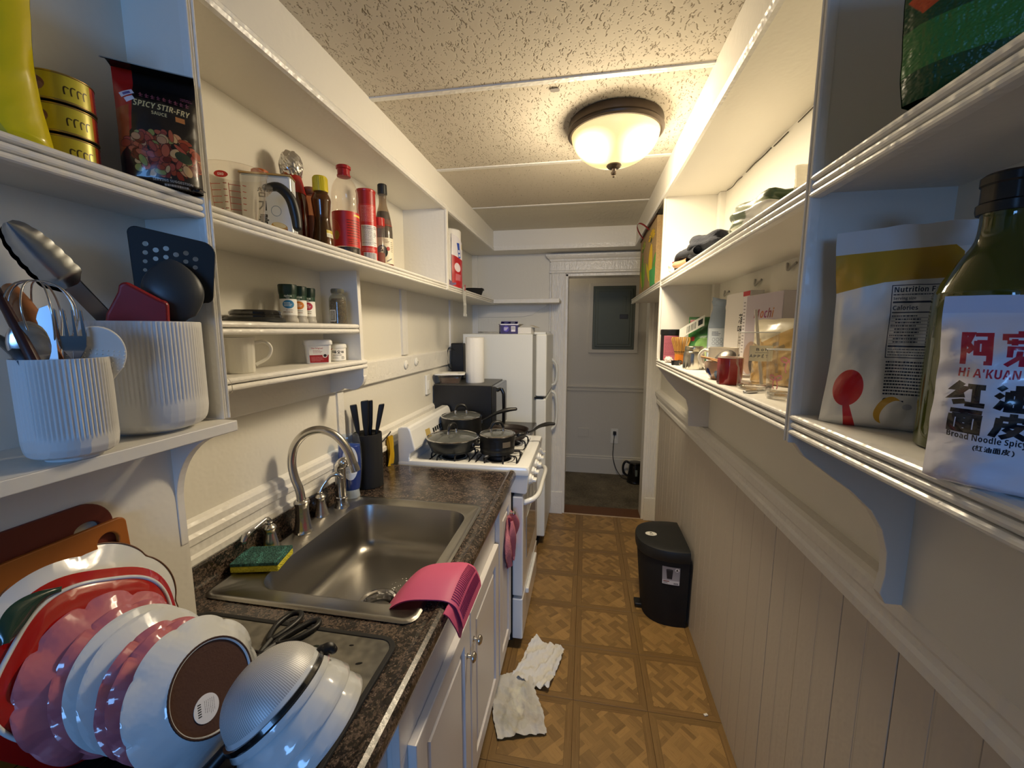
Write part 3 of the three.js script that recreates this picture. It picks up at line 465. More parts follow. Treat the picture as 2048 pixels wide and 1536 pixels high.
{
  const f = thing('faucet', 'brushed gooseneck kitchen faucet with two lever handles behind the sink', 'faucet', [0, CT + 0.003, 0]);
  mesh('base', creased(lathe(smoothPts([[0.0, 0.0], [0.029, 0], [0.028, 0.008], [0.024, 0.03], [0.0205, 0.06], [0.02, 0.085], [0.023, 0.094], [0.0245, 0.1], [0.021, 0.106], [0.014, 0.108]], 40), 36).translate(-0.885, 0, -1.12)), M.nickel, f);
  mesh('spout', taperTube([[-0.885, 0.1, -1.12], [-0.889, 0.14, -1.119], [-0.901, 0.185, -1.115], [-0.905, 0.235, -1.114], [-0.893, 0.285, -1.117], [-0.862, 0.322, -1.126], [-0.82, 0.335, -1.138], [-0.776, 0.318, -1.15], [-0.744, 0.275, -1.16], [-0.725, 0.215, -1.167]], [0.0135, 0.013, 0.013, 0.013, 0.013, 0.013, 0.0135], 60, 16), M.nickel, f);
  mesh('nozzle', rod([-0.727, 0.222, -1.167], [-0.72, 0.196, -1.169], 0.0145, 0.0155, 20), M.chrome, f);
  const baseG = lathe(smoothPts([[0.0, 0.0], [0.025, 0], [0.024, 0.008], [0.018, 0.035], [0.0145, 0.055], [0.017, 0.064], [0.018, 0.069], [0.013, 0.075], [0.008, 0.079], [0.009, 0.085], [0.0, 0.09]], 40), 30);
  const h1 = mesh('handle', baseG.clone().translate(-0.905, 0, -1.005), M.nickel, f), h2 = mesh('handle', baseG.clone().translate(-0.9, 0, -1.235), M.nickel, f);
  mesh('lever', taperTube([[-0.907, 0.085, -1.008], [-0.908, 0.097, -1.0], [-0.909, 0.094, -0.975], [-0.91, 0.088, -0.95], [-0.91, 0.084, -0.925], [-0.91, 0.072, -0.915]], [0.007, 0.006, 0.0055, 0.006, 0.0095, 0.008], 30, 10), M.chrome, h1);
  mesh('lever', taperTube([[-0.9, 0.085, -1.235], [-0.896, 0.1, -1.24], [-0.884, 0.122, -1.252], [-0.87, 0.138, -1.262], [-0.852, 0.14, -1.272], [-0.842, 0.13, -1.276]], [0.007, 0.0055, 0.005, 0.006, 0.009, 0.008], 30, 10), M.chrome, h2);
  const p = thing('side_sprayer', 'grey side sprayer standing in its chrome holder beside the dish soap', 'sprayer', [-0.872, CT + 0.003, -1.315]);
  mesh('holder', creased(lathe(smoothPts([[0, 0], [0.026, 0], [0.025, 0.006], [0.02, 0.022], [0.022, 0.034], [0.018, 0.04], [0, 0.04]], 24), 28)), M.chrome, p);
  mesh('spray_body', taperTube([[0, 0.036, 0], [0, 0.09, 0], [0.0, 0.135, 0], [0.004, 0.158, 0.004], [0.02, 0.175, 0.018], [0.036, 0.182, 0.034]], [0.0165, 0.0185, 0.0195, 0.02, 0.017, 0.015], 30, 16), M.nickel, p);
  mesh('spray_head', mg([lathe([[0, 0], [0.017, 0.001], [0.019, 0.006], [0.018, 0.018], [0, 0.02]], 24).rotateX(Math.PI / 2).translate(0, 0, -0.004).rotateY(0.7).translate(0.038, 0.183, 0.036), lathe([[0, 0.024], [0.009, 0.023], [0.01, 0.015], [0, 0.014]], 16).rotateX(Math.PI / 2).translate(0, 0, -0.004).rotateY(0.7).translate(0.038, 0.183, 0.036)]), M.chrome, p);
}
{ // sponge, soap, knife block
  const s = thing('sponge', 'yellow sponge with green scouring top on the sink edge', 'sponge', [-0.868, CT + 0.0065, -0.93], 0.25);
  const cells = dataTex(128, (u, v) => wrapN(u * 40, v * 40, 40, 5), [12, 12]);
  mesh('foam', rb(-0.062, 0.062, 0, 0.018, -0.046, 0.046, 0.004, 3), std(0xd8cf3c, 0.95, { bumpMap: cells, bumpScale: 0.003 }), s);
  mesh('scouring_pad', rb(-0.062, 0.062, 0.0175, 0.027, -0.046, 0.046, 0.003, 3), std(0xffffff, 0.98, { map: dataTex(128, (u, v) => { const a = wrapN(u * 18, v * 6, 18, 2), b = wrapN(u * 50, v * 50, 50, 7), k = 0.75 + 0.5 * b + (a > 0.72 ? 0.35 : 0); return [0.2 * k, 0.36 * k, 0.33 * k]; }, [7, 7], true), bumpMap: cells, bumpScale: 0.004 }), s);
  const d = thing('dish_soap', 'blue dish soap bottle standing on its clear cap beside the knife block', 'bottle', [-0.884, CT + 0.004, -1.4], faceCam(-0.884, -1.4));
  const prof = smoothPts([[0.0, 0.03], [0.026, 0.03], [0.031, 0.045], [0.036, 0.09], [0.0385, 0.15], [0.037, 0.2], [0.033, 0.235], [0.026, 0.25], [0.0, 0.252]], 40);
  mesh('bottle_body', lathe(prof, 40).scale(1.12, 1, 0.72), phy(0xe6eef8, 0.03, { transmission: 0.97, thickness: 0, ior: 1.4 }), d);
  mesh('blue_soap', lathe(prof.filter(([, y]) => y < 0.215).concat([[0, 0.214]]).map(([r, y]) => [r * 0.94, y + 0.001]), 36).scale(1.12, 1, 0.7), phy(0x0d3c8c, 0.15, { clearcoat: 0.5 }), d);
  mesh('cap', creased(lathe([[0, 0], [0.028, 0], [0.029, 0.004], [0.026, 0.03], [0.02, 0.034], [0, 0.034]], 32).scale(1.1, 1, 0.8)), phy(0xdfeaf0, 0.25, { transmission: 0.5, thickness: 0 }), d);
  const lt = tex(256, 384, (k, w, h) => {
    k.clearRect(0, 0, w, h); k.fillStyle = '#dfe6f2'; k.beginPath(); k.ellipse(w / 2, h / 2, w * 0.47, h * 0.49, 0, 0, 7); k.fill();
    k.fillStyle = '#2a3e78'; k.beginPath(); k.ellipse(w / 2, 70, 20, 26, 0, 0, 7); k.fill(); k.fillStyle = '#dfe6f2'; k.fillRect(w / 2 - 4, 50, 8, 30);
    k.fillStyle = '#33457c'; for (let i = 0; i < 5; i++) k.fillRect(52 - i * 4, 126 + i * 13, 150 + i * 8, 4); k.fillRect(34, 200, 188, 8);
    for (let i = 0; i < 6; i++) k.fillRect(34, 222 + i * 14, 86, 4); k.fillStyle = '#f4f7fb'; k.fillRect(136, 222, 80, 90); k.fillStyle = '#27335f'; for (let i = 0; i < 14; i++) k.fillRect(140 + i * 5, 228, 1 + (i * 7) % 3, 70);
  });
  mesh('label', label(0.0385, 0.135, 0.075, 0.0, 1.5, 0.0388).scale(1.12, 1, 0.74), std(0xffffff, 0.35, { map: lt, transparent: true, alphaTest: 0.5 }), d);
  const kx = -0.885, kz = -1.535, b = thing('knife_block', 'round black knife block on the worktop beside the dish soap', 'knife block', [kx, CT, kz]);
  mesh('block_body', creased(lathe([[0, 0.0], [0.055, 0], [0.058, 0.004], [0.0585, 0.22], [0.0575, 0.226], [0.054, 0.226], [0.052, 0.21], [0, 0.208]], 48)), M.blackMatte, b);
  mesh('bristles', lathe([[0.0525, 0.2], [0.052, 0.218], [0.03, 0.216], [0, 0.217]], 30), std(0x0c0c0d, 0.95, { bumpMap: cells, bumpScale: 0.006 }), b);
  const kn = [[-0.03, 0.02, -0.048, 0.35, 0.026, 'black handled knife in the block, leaning furthest toward the sink'], [-0.004, 0.024, -0.004, 0.365, 0.03, 'black handled knife standing upright at the front of the block'], [0.012, -0.004, 0.014, 0.36, 0.027, 'black handled knife with the flat end behind the upright knife'], [0.032, 0.012, 0.062, 0.345, 0.022, 'black handled knife leaning toward the stove in the block']];
  const perp = faceCam(kx, kz);
  for (const [dx, dz, tx, ty, w, l] of kn) {
    const k = thing('knife', l, 'knife', [kx, CT, kz], perp);
    const lean = tx - dx;
    mesh('knife_handle', loft([[0.0, 0.6], [0.14, 0.5], [0.42, 0.8], [0.8, 1.0], [0.97, 1.05], [1, 0.95]].map(([t, s]) => rrPts(w * s, 0.017, 0.006, 4).map(([x, z]) => [dx + lean * t + x, 0.2 + (ty - 0.2) * t + (t > 0.9 ? x * 0.12 : 0), dz + z]))), M.blackPlastic, k);
    mesh('blade', rb(dx - w * 0.25, dx + w * 0.25, 0.05, 0.215, dz - 0.001, dz + 0.001, 0.0005), M.chrome, k);
  }
}
{ // the black lead and yellow cloth behind the stove corner
  const c = thing('power_cord', 'black power cord hanging on the wall beside the stove corner', 'cord', [0, 0, 0]);
  mesh('cable', [tube([[-0.93, 1.045, -1.62], [-0.925, 1.05, -1.7], [-0.922, 1.075, -1.79], [-0.922, 1.085, -1.815]], 0.003, 20, 6), tube([[-0.925, 1.04, -1.63], [-0.92, 0.99, -1.66], [-0.915, 0.935, -1.69]], 0.003, 16, 6)], M.blackPlastic, c);
  const y = thing('yellow_glove', 'yellow rubber glove squeezed between the wall and the white stove', 'glove', [0, 0, 0]);
  mesh('cuff', sheet(6, 14, (u, v) => [-0.918 + 0.012 * Math.sin(u * 7 + v * 3), 0.927 + v * 0.14, -1.765 - u * 0.045 - 0.012 * v], 0.004), std(0xd0a81c, 0.5), y);
}
// ---------------------------------------------------------------- stove
const SZ0 = -1.83, SZ1 = -2.425;                                     // near and far side of the stove
{
  const s = thing('gas_stove', 'white gas stove with black grates between the worktop and the microwave cart', 'stove');
  mesh('body', [rb(-0.895, -0.335, 0.045, 0.905, SZ1, SZ0, 0.004)], M.enamel, s);
  mesh('plinth', bx(-0.87, -0.36, 0, 0.05, SZ1 + 0.02, SZ0 - 0.02), M.gap, s);
  mesh('door_gap', bx(-0.337, -0.322, 0.045, 0.885, SZ1 + 0.004, SZ0 - 0.004), M.gap, s);
  // cooktop: a shallow tray with a raised rolled edge
  const R = (x0, x1, z0, z1, r, y) => rrPts(x1 - x0, z0 - z1, r, 6).map(([x, z]) => [x + (x0 + x1) / 2, y, z + (z0 + z1) / 2]);
  mesh('cooktop', creased(loft([R(-0.9, -0.246, SZ0 + 0.002, SZ1 - 0.002, 0.01, 0.9), R(-0.9, -0.243, SZ0 + 0.003, SZ1 - 0.003, 0.014, 0.925), R(-0.897, -0.248, SZ0 - 0.001, SZ1 + 0.001, 0.016, 0.938), R(-0.89, -0.256, SZ0 - 0.008, SZ1 + 0.008, 0.018, 0.941), R(-0.85, -0.305, SZ0 - 0.035, SZ1 + 0.035, 0.03, 0.939), R(-0.84, -0.315, SZ0 - 0.045, SZ1 + 0.045, 0.03, 0.926), R(-0.6, -0.5, SZ0 - 0.2, SZ1 + 0.2, 0.02, 0.924)], true, [true, true]), 0.7), M.enamel, s);
  const bg = [[-0.895, 0.9], [-0.895, 1.085], [-0.89, 1.1], [-0.875, 1.108], [-0.842, 1.108], [-0.832, 1.1], [-0.826, 1.085], [-0.806, 1.0], [-0.808, 0.99], [-0.83, 0.975], [-0.836, 0.955], [-0.83, 0.9]];
  mesh('backguard', boxUV(extr(shape(bg), SZ0 - SZ1, 0.006, 2).translate(0, 0, SZ1)), M.enamel, s);
  mesh('vent_slots', Array.from({ length: 6 }, (_, i) => rb(-0.012, 0.012, -0.0015, 0.0015, -0.009, 0.009, 0.001).rotateZ(-1.34).translate(-0.812, 1.03, -2.1 - i * 0.031)), M.gap, s);
  mesh('sticker', bx(-0.02, 0.02, -0.0008, 0.0008, -0.035, 0.035).rotateX(0.25).rotateZ(-1.34).translate(-0.814, 1.036, -2.0), std(0xb59d5a, 0.6), s, 'small torn tan sticker on the backguard');
  mesh('control_panel', boxUV(extr(shape([[-0.335, 0.812], [-0.262, 0.808], [-0.255, 0.818], [-0.247, 0.9], [-0.335, 0.905]]), SZ0 - SZ1 - 0.002, 0.004, 2).translate(0, 0, SZ1 + 0.001)), M.enamel, s);
  const kg = creased(mg([lathe([[0, 0.0], [0.026, 0], [0.025, 0.008], [0.019, 0.014], [0.018, 0.02], [0, 0.021]], 28), rb(-0.006, 0.006, 0.014, 0.036, -0.019, 0.019, 0.003)]), 0.5).rotateZ(-Math.PI / 2 - 0.08);
  [-1.9, -2.01, -2.13, -2.25, -2.35].forEach((z) => mesh('knob', kg, M.whitePlastic, s).position.set(-0.253, 0.86, z));
  const d = mesh('oven_door', [rb(-0.325, -0.272, 0.285, 0.795, SZ1 + 0.004, SZ0 - 0.002, 0.008)], M.enamel, s);
  mesh('oven_window', rb(-0.275, -0.2695, 0.42, 0.64, SZ1 + 0.12, SZ0 - 0.12, 0.003), phy(0xa9a8a2, 0.12, { clearcoat: 0.6 }), d);
  mesh('handle', taperTube([[-0.268, 0.755, SZ0 - 0.035], [-0.235, 0.765, SZ0 - 0.05], [-0.215, 0.77, SZ0 - 0.1], [-0.21, 0.772, (SZ0 + SZ1) / 2], [-0.215, 0.77, SZ1 + 0.1], [-0.235, 0.765, SZ1 + 0.05], [-0.268, 0.755, SZ1 + 0.035]], [0.014, 0.012, 0.0115, 0.0115, 0.0115, 0.012, 0.014], 50, 12), M.enamel, d);
  const dr = mesh('drawer', rb(-0.325, -0.272, 0.055, 0.272, SZ1 + 0.004, SZ0 - 0.002, 0.008), M.enamel, s);
  mesh('handle', rb(-0.275, -0.258, 0.225, 0.255, SZ1 + 0.12, SZ0 - 0.12, 0.006), M.enamel, dr);
  for (const [x, z] of [[-0.66, -1.985], [-0.42, -1.985], [-0.66, -2.275], [-0.42, -2.275]]) {
    const g = [], w = 0.1, l = 0.125, y = 0.958, r = 0.0042;
    const leg = (ax, az, bx_, bz) => tube([[ax, 0.926, az], [ax, 0.945, az], [ax + (bx_ - ax) * 0.12, y - 0.001, az + (bz - az) * 0.12], [bx_, y, bz]], r, 14, 6, false, 0.3);
    for (const sx of [-1, 1]) for (const t of [-0.45, 0.45]) { g.push(leg(x + sx * w, z + t * l, x + sx * 0.035, z + t * l * 0.6)); g.push(leg(x + t * w, z + sx * l, x + t * w * 0.6, z + sx * 0.035)); }
    g.push(tube([[x - w, 0.926, z - l], [x + w, 0.926, z - l], [x + w, 0.926, z + l], [x - w, 0.926, z + l]], r * 0.9, 50, 6, true, 0.05));
    mesh('grate', g, M.iron, s);
    const b = mesh('burner', creased(lathe([[0, 0.924], [0.062, 0.926], [0.058, 0.929], [0.045, 0.931], [0.042, 0.945], [0.036, 0.949], [0, 0.95]], 36).translate(x, 0, z)), M.iron, s);
    mesh('drip_ring', creased(lathe([[0.064, 0.9235], [0.075, 0.9255], [0.08, 0.928], [0.082, 0.9255]], 36).translate(x, 0, z)), M.chrome, b);
  }
}
// ---------------------------------------------------------------- pans on the stove
const lidGlass = phy(0xb9bdb8, 0.06, { transmission: 0.82, thickness: 0, ior: 1.45 });
const bottomOfPan = std(0x151515, 0.45, { metalness: 0.3 });
function pan(name, lab, cat, r, h, pos, matBody, handle, flare = 0.82) {
  const p = thing(name, lab, cat, pos);
  mesh('pan_body', creased(lathe(smoothPts([[0, 0], [r * flare * 0.92, 0], [r * flare, 0.006], [r * (flare + 0.35 * (1 - flare)), h * 0.35], [r * (flare + 0.75 * (1 - flare)), h * 0.7], [r, h], [r + 0.002, h + 0.001], [r - 0.003, h - 0.001], [r * (flare + 0.7 * (1 - flare)) - 0.004, h * 0.66], [r * flare - 0.004, 0.012], [0, 0.008]], 60), 56), 1.0), matBody, p);
  if (handle) {
    const [a, len, rise, w] = handle, c = Math.cos(a), s = Math.sin(a), at = (d, y) => [c * d, y, s * d];
    mesh('handle', taperTube([at(r - 0.002, h * 0.75), at(r + 0.03, h * 0.78 + rise * 0.2), at(r + len * 0.45, h * 0.8 + rise * 0.65), at(r + len * 0.8, h * 0.8 + rise * 0.95), at(r + len, h * 0.8 + rise)], [0.006, 0.006, w * 0.9, w * 1.15, w * 0.85], 30, 10), M.blackPlastic, p);
    mesh('rivet_plate', rb(-0.012, 0.012, -0.008, 0.008, -0.002, 0.004, 0.002).rotateY(Math.PI / 2 - a).translate(...at(r - 0.001, h * 0.72)), M.chrome, p);
  }
  return p;
}
function lid(lab, r, pos, turn = 0) {
  const l = thing('pot_lid', lab, 'pot lid', pos, turn), H = r * 0.17;
  mesh('glass', lathe(smoothPts([[r - 0.002, 0.003], [r * 0.92, 0.006], [r * 0.6, H * 0.75], [r * 0.2, H], [0, H]], 24), 48), lidGlass, l);
  mesh('rim', creased(lathe([[r - 0.006, 0.0], [r + 0.001, 0], [r + 0.002, 0.004], [r - 0.003, 0.007], [r - 0.007, 0.004], [r - 0.006, 0]], 56)), M.chrome, l);
  mesh('loop_handle', taperTube([[-0.032, H * 0.98, 0], [-0.031, H + 0.02, 0], [-0.02, H + 0.041, 0], [0, H + 0.047, 0], [0.02, H + 0.041, 0], [0.031, H + 0.02, 0], [0.032, H * 0.98, 0]], [0.005, 0.007, 0.0085, 0.009, 0.0085, 0.007, 0.005], 30, 10), M.blackPlastic, l);
  for (const q of [-1, 1]) mesh('handle_post', rod([q * 0.032, H - 0.002, 0], [q * 0.0315, H + 0.016, 0], 0.0075, 0.0065), M.chrome, l);
  return l;
}
const greyNonstick = std(0x2b2d2c, 0.35, { metalness: 0.35 });
pan('frying_pan', 'wide dark frying pan under a glass lid on the burner nearest the backguard and worktop', 'pan', 0.134, 0.062, [-0.665, 0.962, -1.985], greyNonstick, [0.35, 0.03, 0.0, 0.01]);
lid('wide glass lid with chrome rim on the frying pan', 0.133, [-0.665, 1.026, -1.985], 1.2);
{
  const p = pan('saucepan', 'small black saucepan with glass lid on the burner nearest the stove knobs', 'saucepan', 0.09, 0.088, [-0.43, 0.962, -1.99], bottomOfPan, [-0.5, 0.05, 0.008, 0.011], 0.96);
  mesh('badge', sheet(8, 4, (u, v) => { const a = 0.15 + u * 0.5; return [Math.sin(a + 0.35) * 0.091, 0.04 + v * 0.028, Math.cos(a + 0.35) * 0.091]; }, 0.002), M.chrome, p);
  lid('small glass lid with chrome rim on the saucepan', 0.0895, [-0.43, 1.052, -1.99], 0.5);
}
pan('stock_pot', 'tall black pot with long handle at the back of the stove beside the microwave', 'pot', 0.118, 0.115, [-0.70, 0.962, -2.255], bottomOfPan, [-0.3, 0.2, 0.06, 0.0115], 0.95);
lid('glass lid with black loop handle on the tall black pot', 0.117, [-0.70, 1.079, -2.255], 0.25);
pan('skillet', 'open dark brown skillet at the far stove corner behind the saucepan', 'pan', 0.115, 0.048, [-0.425, 0.962, -2.275], std(0x241a17, 0.5), [0.15, 0.15, 0.06, 0.0105]);
// ---------------------------------------------------------------- cart, microwave, fridge
{
  const c = thing('base_cabinet', 'low white cabinet with dark top standing between stove and fridge under the microwave', 'cabinet');
  mesh('carcass', rb(-0.94, -0.36, 0.08, 0.9, -2.812, -2.445, 0.003), M.cabinet, c);
  mesh('top', rb(-0.945, -0.325, 0.9, 0.93, -2.818, -2.435, 0.005), phy(0x3a3632, 0.35, { clearcoat: 0.3 }), c);
  const d = mesh('door', rb(-0.36, -0.34, 0.1, 0.885, -2.8, -2.455, 0.004), M.cabinet, c); mesh('knob', new THREE.SphereGeometry(0.012, 12, 8).translate(-0.33, 0.7, -2.49), M.nickel, d);
  mesh('toe_kick', bx(-0.92, -0.39, 0, 0.08, -2.8, -2.46), M.gap, c);
  const m = thing('microwave', 'black microwave on the dark topped cabinet with its door handle toward the aisle', 'microwave', [0, 0.93, 0]);
  mesh('case', rb(-0.94, -0.565, 0.012, 0.302, -2.805, -2.445, 0.005), M.blackPlastic, m);
  mesh('top_cover', rb(-0.938, -0.567, 0.3, 0.305, -2.803, -2.447, 0.002), std(0x55534e, 0.4, { metalness: 0.4 }), m);
  const d2 = mesh('door', rb(-0.567, -0.535, 0.015, 0.3, -2.8, -2.447, 0.008), phy(0x2a2a2a, 0.25, { clearcoat: 0.5 }), m);
  mesh('handle', tube([[-0.538, 0.27, -2.49], [-0.512, 0.282, -2.492], [-0.497, 0.25, -2.492], [-0.495, 0.16, -2.492], [-0.497, 0.075, -2.492], [-0.512, 0.045, -2.492], [-0.538, 0.06, -2.49]], 0.011, 40, 8, false, 0.15), M.blackGloss, d2);
  for (const [x, z] of [[-0.9, -2.48], [-0.9, -2.77], [-0.6, -2.48], [-0.6, -2.77]]) mesh('foot', rod([x, 0.0005, z], [x, 0.014, z], 0.012), M.blackPlastic, m);
  const f = thing('food_container', 'clear plastic tub of brown food with white lid on the microwave', 'food container', [-0.855, 1.235, -2.525], 0.25);
  const R = (w, l, y) => rrPts(w, l, 0.02, 5).map(([x, z]) => [x, y, z]);
  mesh('tub', loft([R(0.125, 0.095, 0.0), R(0.155, 0.12, 0.06)], true, [true, false]), phy(0xf4f0e6, 0.03, { transmission: 0.94, thickness: 0 }), f);
  mesh('food', loft([R(0.116, 0.086, 0.003), R(0.138, 0.105, 0.04), R(0.06, 0.05, 0.045)]), std(0x6b4526, 0.7, { bumpMap: brush, bumpScale: 0.02 }), f);
  mesh('container_lid', [loft([R(0.19, 0.145, 0.058), R(0.195, 0.15, 0.063), R(0.188, 0.143, 0.067)]), rb(-0.05, 0.05, 0.066, 0.0695, -0.035, 0.035, 0.002)], M.whitePlastic, f);
  const t = thing('paper_towel_roll', 'white paper towel roll standing upright on the microwave', 'paper towel', [-0.71, 1.235, -2.6]);
  mesh('roll', creased(lathe([[0.02, 0], [0.0585, 0], [0.06, 0.004], [0.06, 0.29], [0.058, 0.294], [0.02, 0.294], [0.02, 0]], 48)), M.paper, t); mesh('core', lathe([[0.0195, 0.002], [0.0205, 0.002], [0.0205, 0.293], [0.0195, 0.293]], 24), std(0x9b7a52, 0.9), t);
  const b = thing('corded_box', 'black upright box with a cord loop standing behind the paper towel roll by the wall', 'appliance', [-0.872, 1.235, -2.76]);  // plain black box with a cord; its use is unknown
  mesh('case', rb(-0.045, 0.045, 0, 0.25, -0.03, 0.03, 0.008), M.blackPlastic, b); mesh('cord', tube([[-0.02, 0.2, 0.03], [-0.05, 0.22, 0.05], [-0.062, 0.17, 0.055], [-0.058, 0.1, 0.05], [-0.03, 0.06, 0.034]], 0.003, 24, 6), M.blackPlastic, b);
}
{
  const f = thing('refrigerator', 'tall white two door refrigerator beside the doorway', 'refrigerator');
  mesh('body', rb(-0.86, -0.36, 0.035, 1.548, Z0 + 0.02, -2.83, 0.006), M.fridge, f); mesh('gasket', bx(-0.362, -0.335, 0.05, 1.54, Z0 + 0.03, -2.84), std(0x8b8a82, 0.8), f);
  const a = mesh('freezer_door', rb(-0.338, -0.262, 1.112, 1.548, Z0 + 0.02, -2.83, 0.012, 3), M.fridge, f), b = mesh('fridge_door', rb(-0.338, -0.262, 0.075, 1.098, Z0 + 0.02, -2.83, 0.012, 3), M.fridge, f);
  mesh('hinge_cover', rb(-0.35, -0.27, 1.546, 1.562, -2.9, -2.835, 0.004), M.fridge, f); mesh('hinge', rb(-0.345, -0.28, 1.099, 1.111, -2.9, -2.825, 0.002), M.darkMetal, f);
  mesh('handle', taperTube([[-0.264, 1.13, -3.33], [-0.235, 1.15, -3.33], [-0.23, 1.3, -3.33], [-0.264, 1.34, -3.33]], [0.012, 0.011, 0.011, 0.012], 20, 8), M.fridge, a); mesh('handle', taperTube([[-0.264, 1.08, -3.33], [-0.235, 1.06, -3.33], [-0.23, 0.8, -3.33], [-0.264, 0.76, -3.33]], [0.012, 0.011, 0.011, 0.012], 20, 8), M.fridge, b);
  mesh('kick_plate', [bx(-0.84, -0.31, 0.0, 0.07, Z0 + 0.03, -2.86)], M.gap, f);
  for (const [x, z] of [[-0.33, -2.85], [-0.82, -2.85]]) mesh('foot', rod([x, 0, z], [x, 0.04, z], 0.018), M.darkMetal, f);
}
{ // on the fridge
  const purple = tex(256, 128, (k, w, h) => { k.fillStyle = '#2b1f63'; k.fillRect(0, 0, w, h); k.fillStyle = '#e9e6f2'; k.fillRect(0, 0, w, 14); k.fillRect(150, 30, 60, 70); k.fillStyle = '#4b3bb0'; k.beginPath(); k.arc(80, 64, 40, 0, 7); k.fill(); k.fillStyle = '#f0f0f0'; for (let i = 0; i < 4; i++) k.fillRect(50, 46 + i * 11, 60 - i * 8, 5); k.fillStyle = '#333'; for (let i = 0; i < 10; i++) k.fillRect(156 + i * 5, 36, 2, 40); });
  const a = thing('carton', 'open purple printed carton lying on top of the fridge', 'box', [-0.55, 1.549, -2.95], 0.3);
  const pm = std(0xffffff, 0.5, { map: purple });
  mesh('carton_body', new THREE.BoxGeometry(0.13, 0.07, 0.1).translate(0, 0.035, 0), pm, a); mesh('flap', [rb(-0.065, 0.065, 0.068, 0.071, -0.11, -0.05, 0.001), new THREE.BoxGeometry(0.12, 0.0015, 0.045).rotateX(-0.5).translate(0, 0.078, 0.04)], pm, a);
  const b = thing('carton', 'crumpled white carton with open flaps on top of the fridge', 'box', [-0.42, 1.549, -2.95], -0.2);
  mesh('carton_body', rb(-0.05, 0.05, 0, 0.045, -0.045, 0.045, 0.002), M.paper, b); mesh('flap', [new THREE.BoxGeometry(0.06, 0.0015, 0.09).rotateZ(0.5).translate(-0.065, 0.055, 0), new THREE.BoxGeometry(0.05, 0.0015, 0.09).rotateZ(-0.35).translate(0.06, 0.052, 0)], std(0xcfcabd, 0.8), b);
  const c = thing('wrapper', 'flat crinkled white wrapper lying on the fridge beside the purple carton', 'wrapper', [-0.70, 1.5495, -2.93], 0.1);
  mesh('film', sheet(12, 8, (u, v) => [(u - 0.5) * 0.14, 0.004 + 0.012 * fbm(u * 6, v * 5, 3), (v - 0.5) * 0.08], 0.001), std(0xdedbd2, 0.4), c);
}
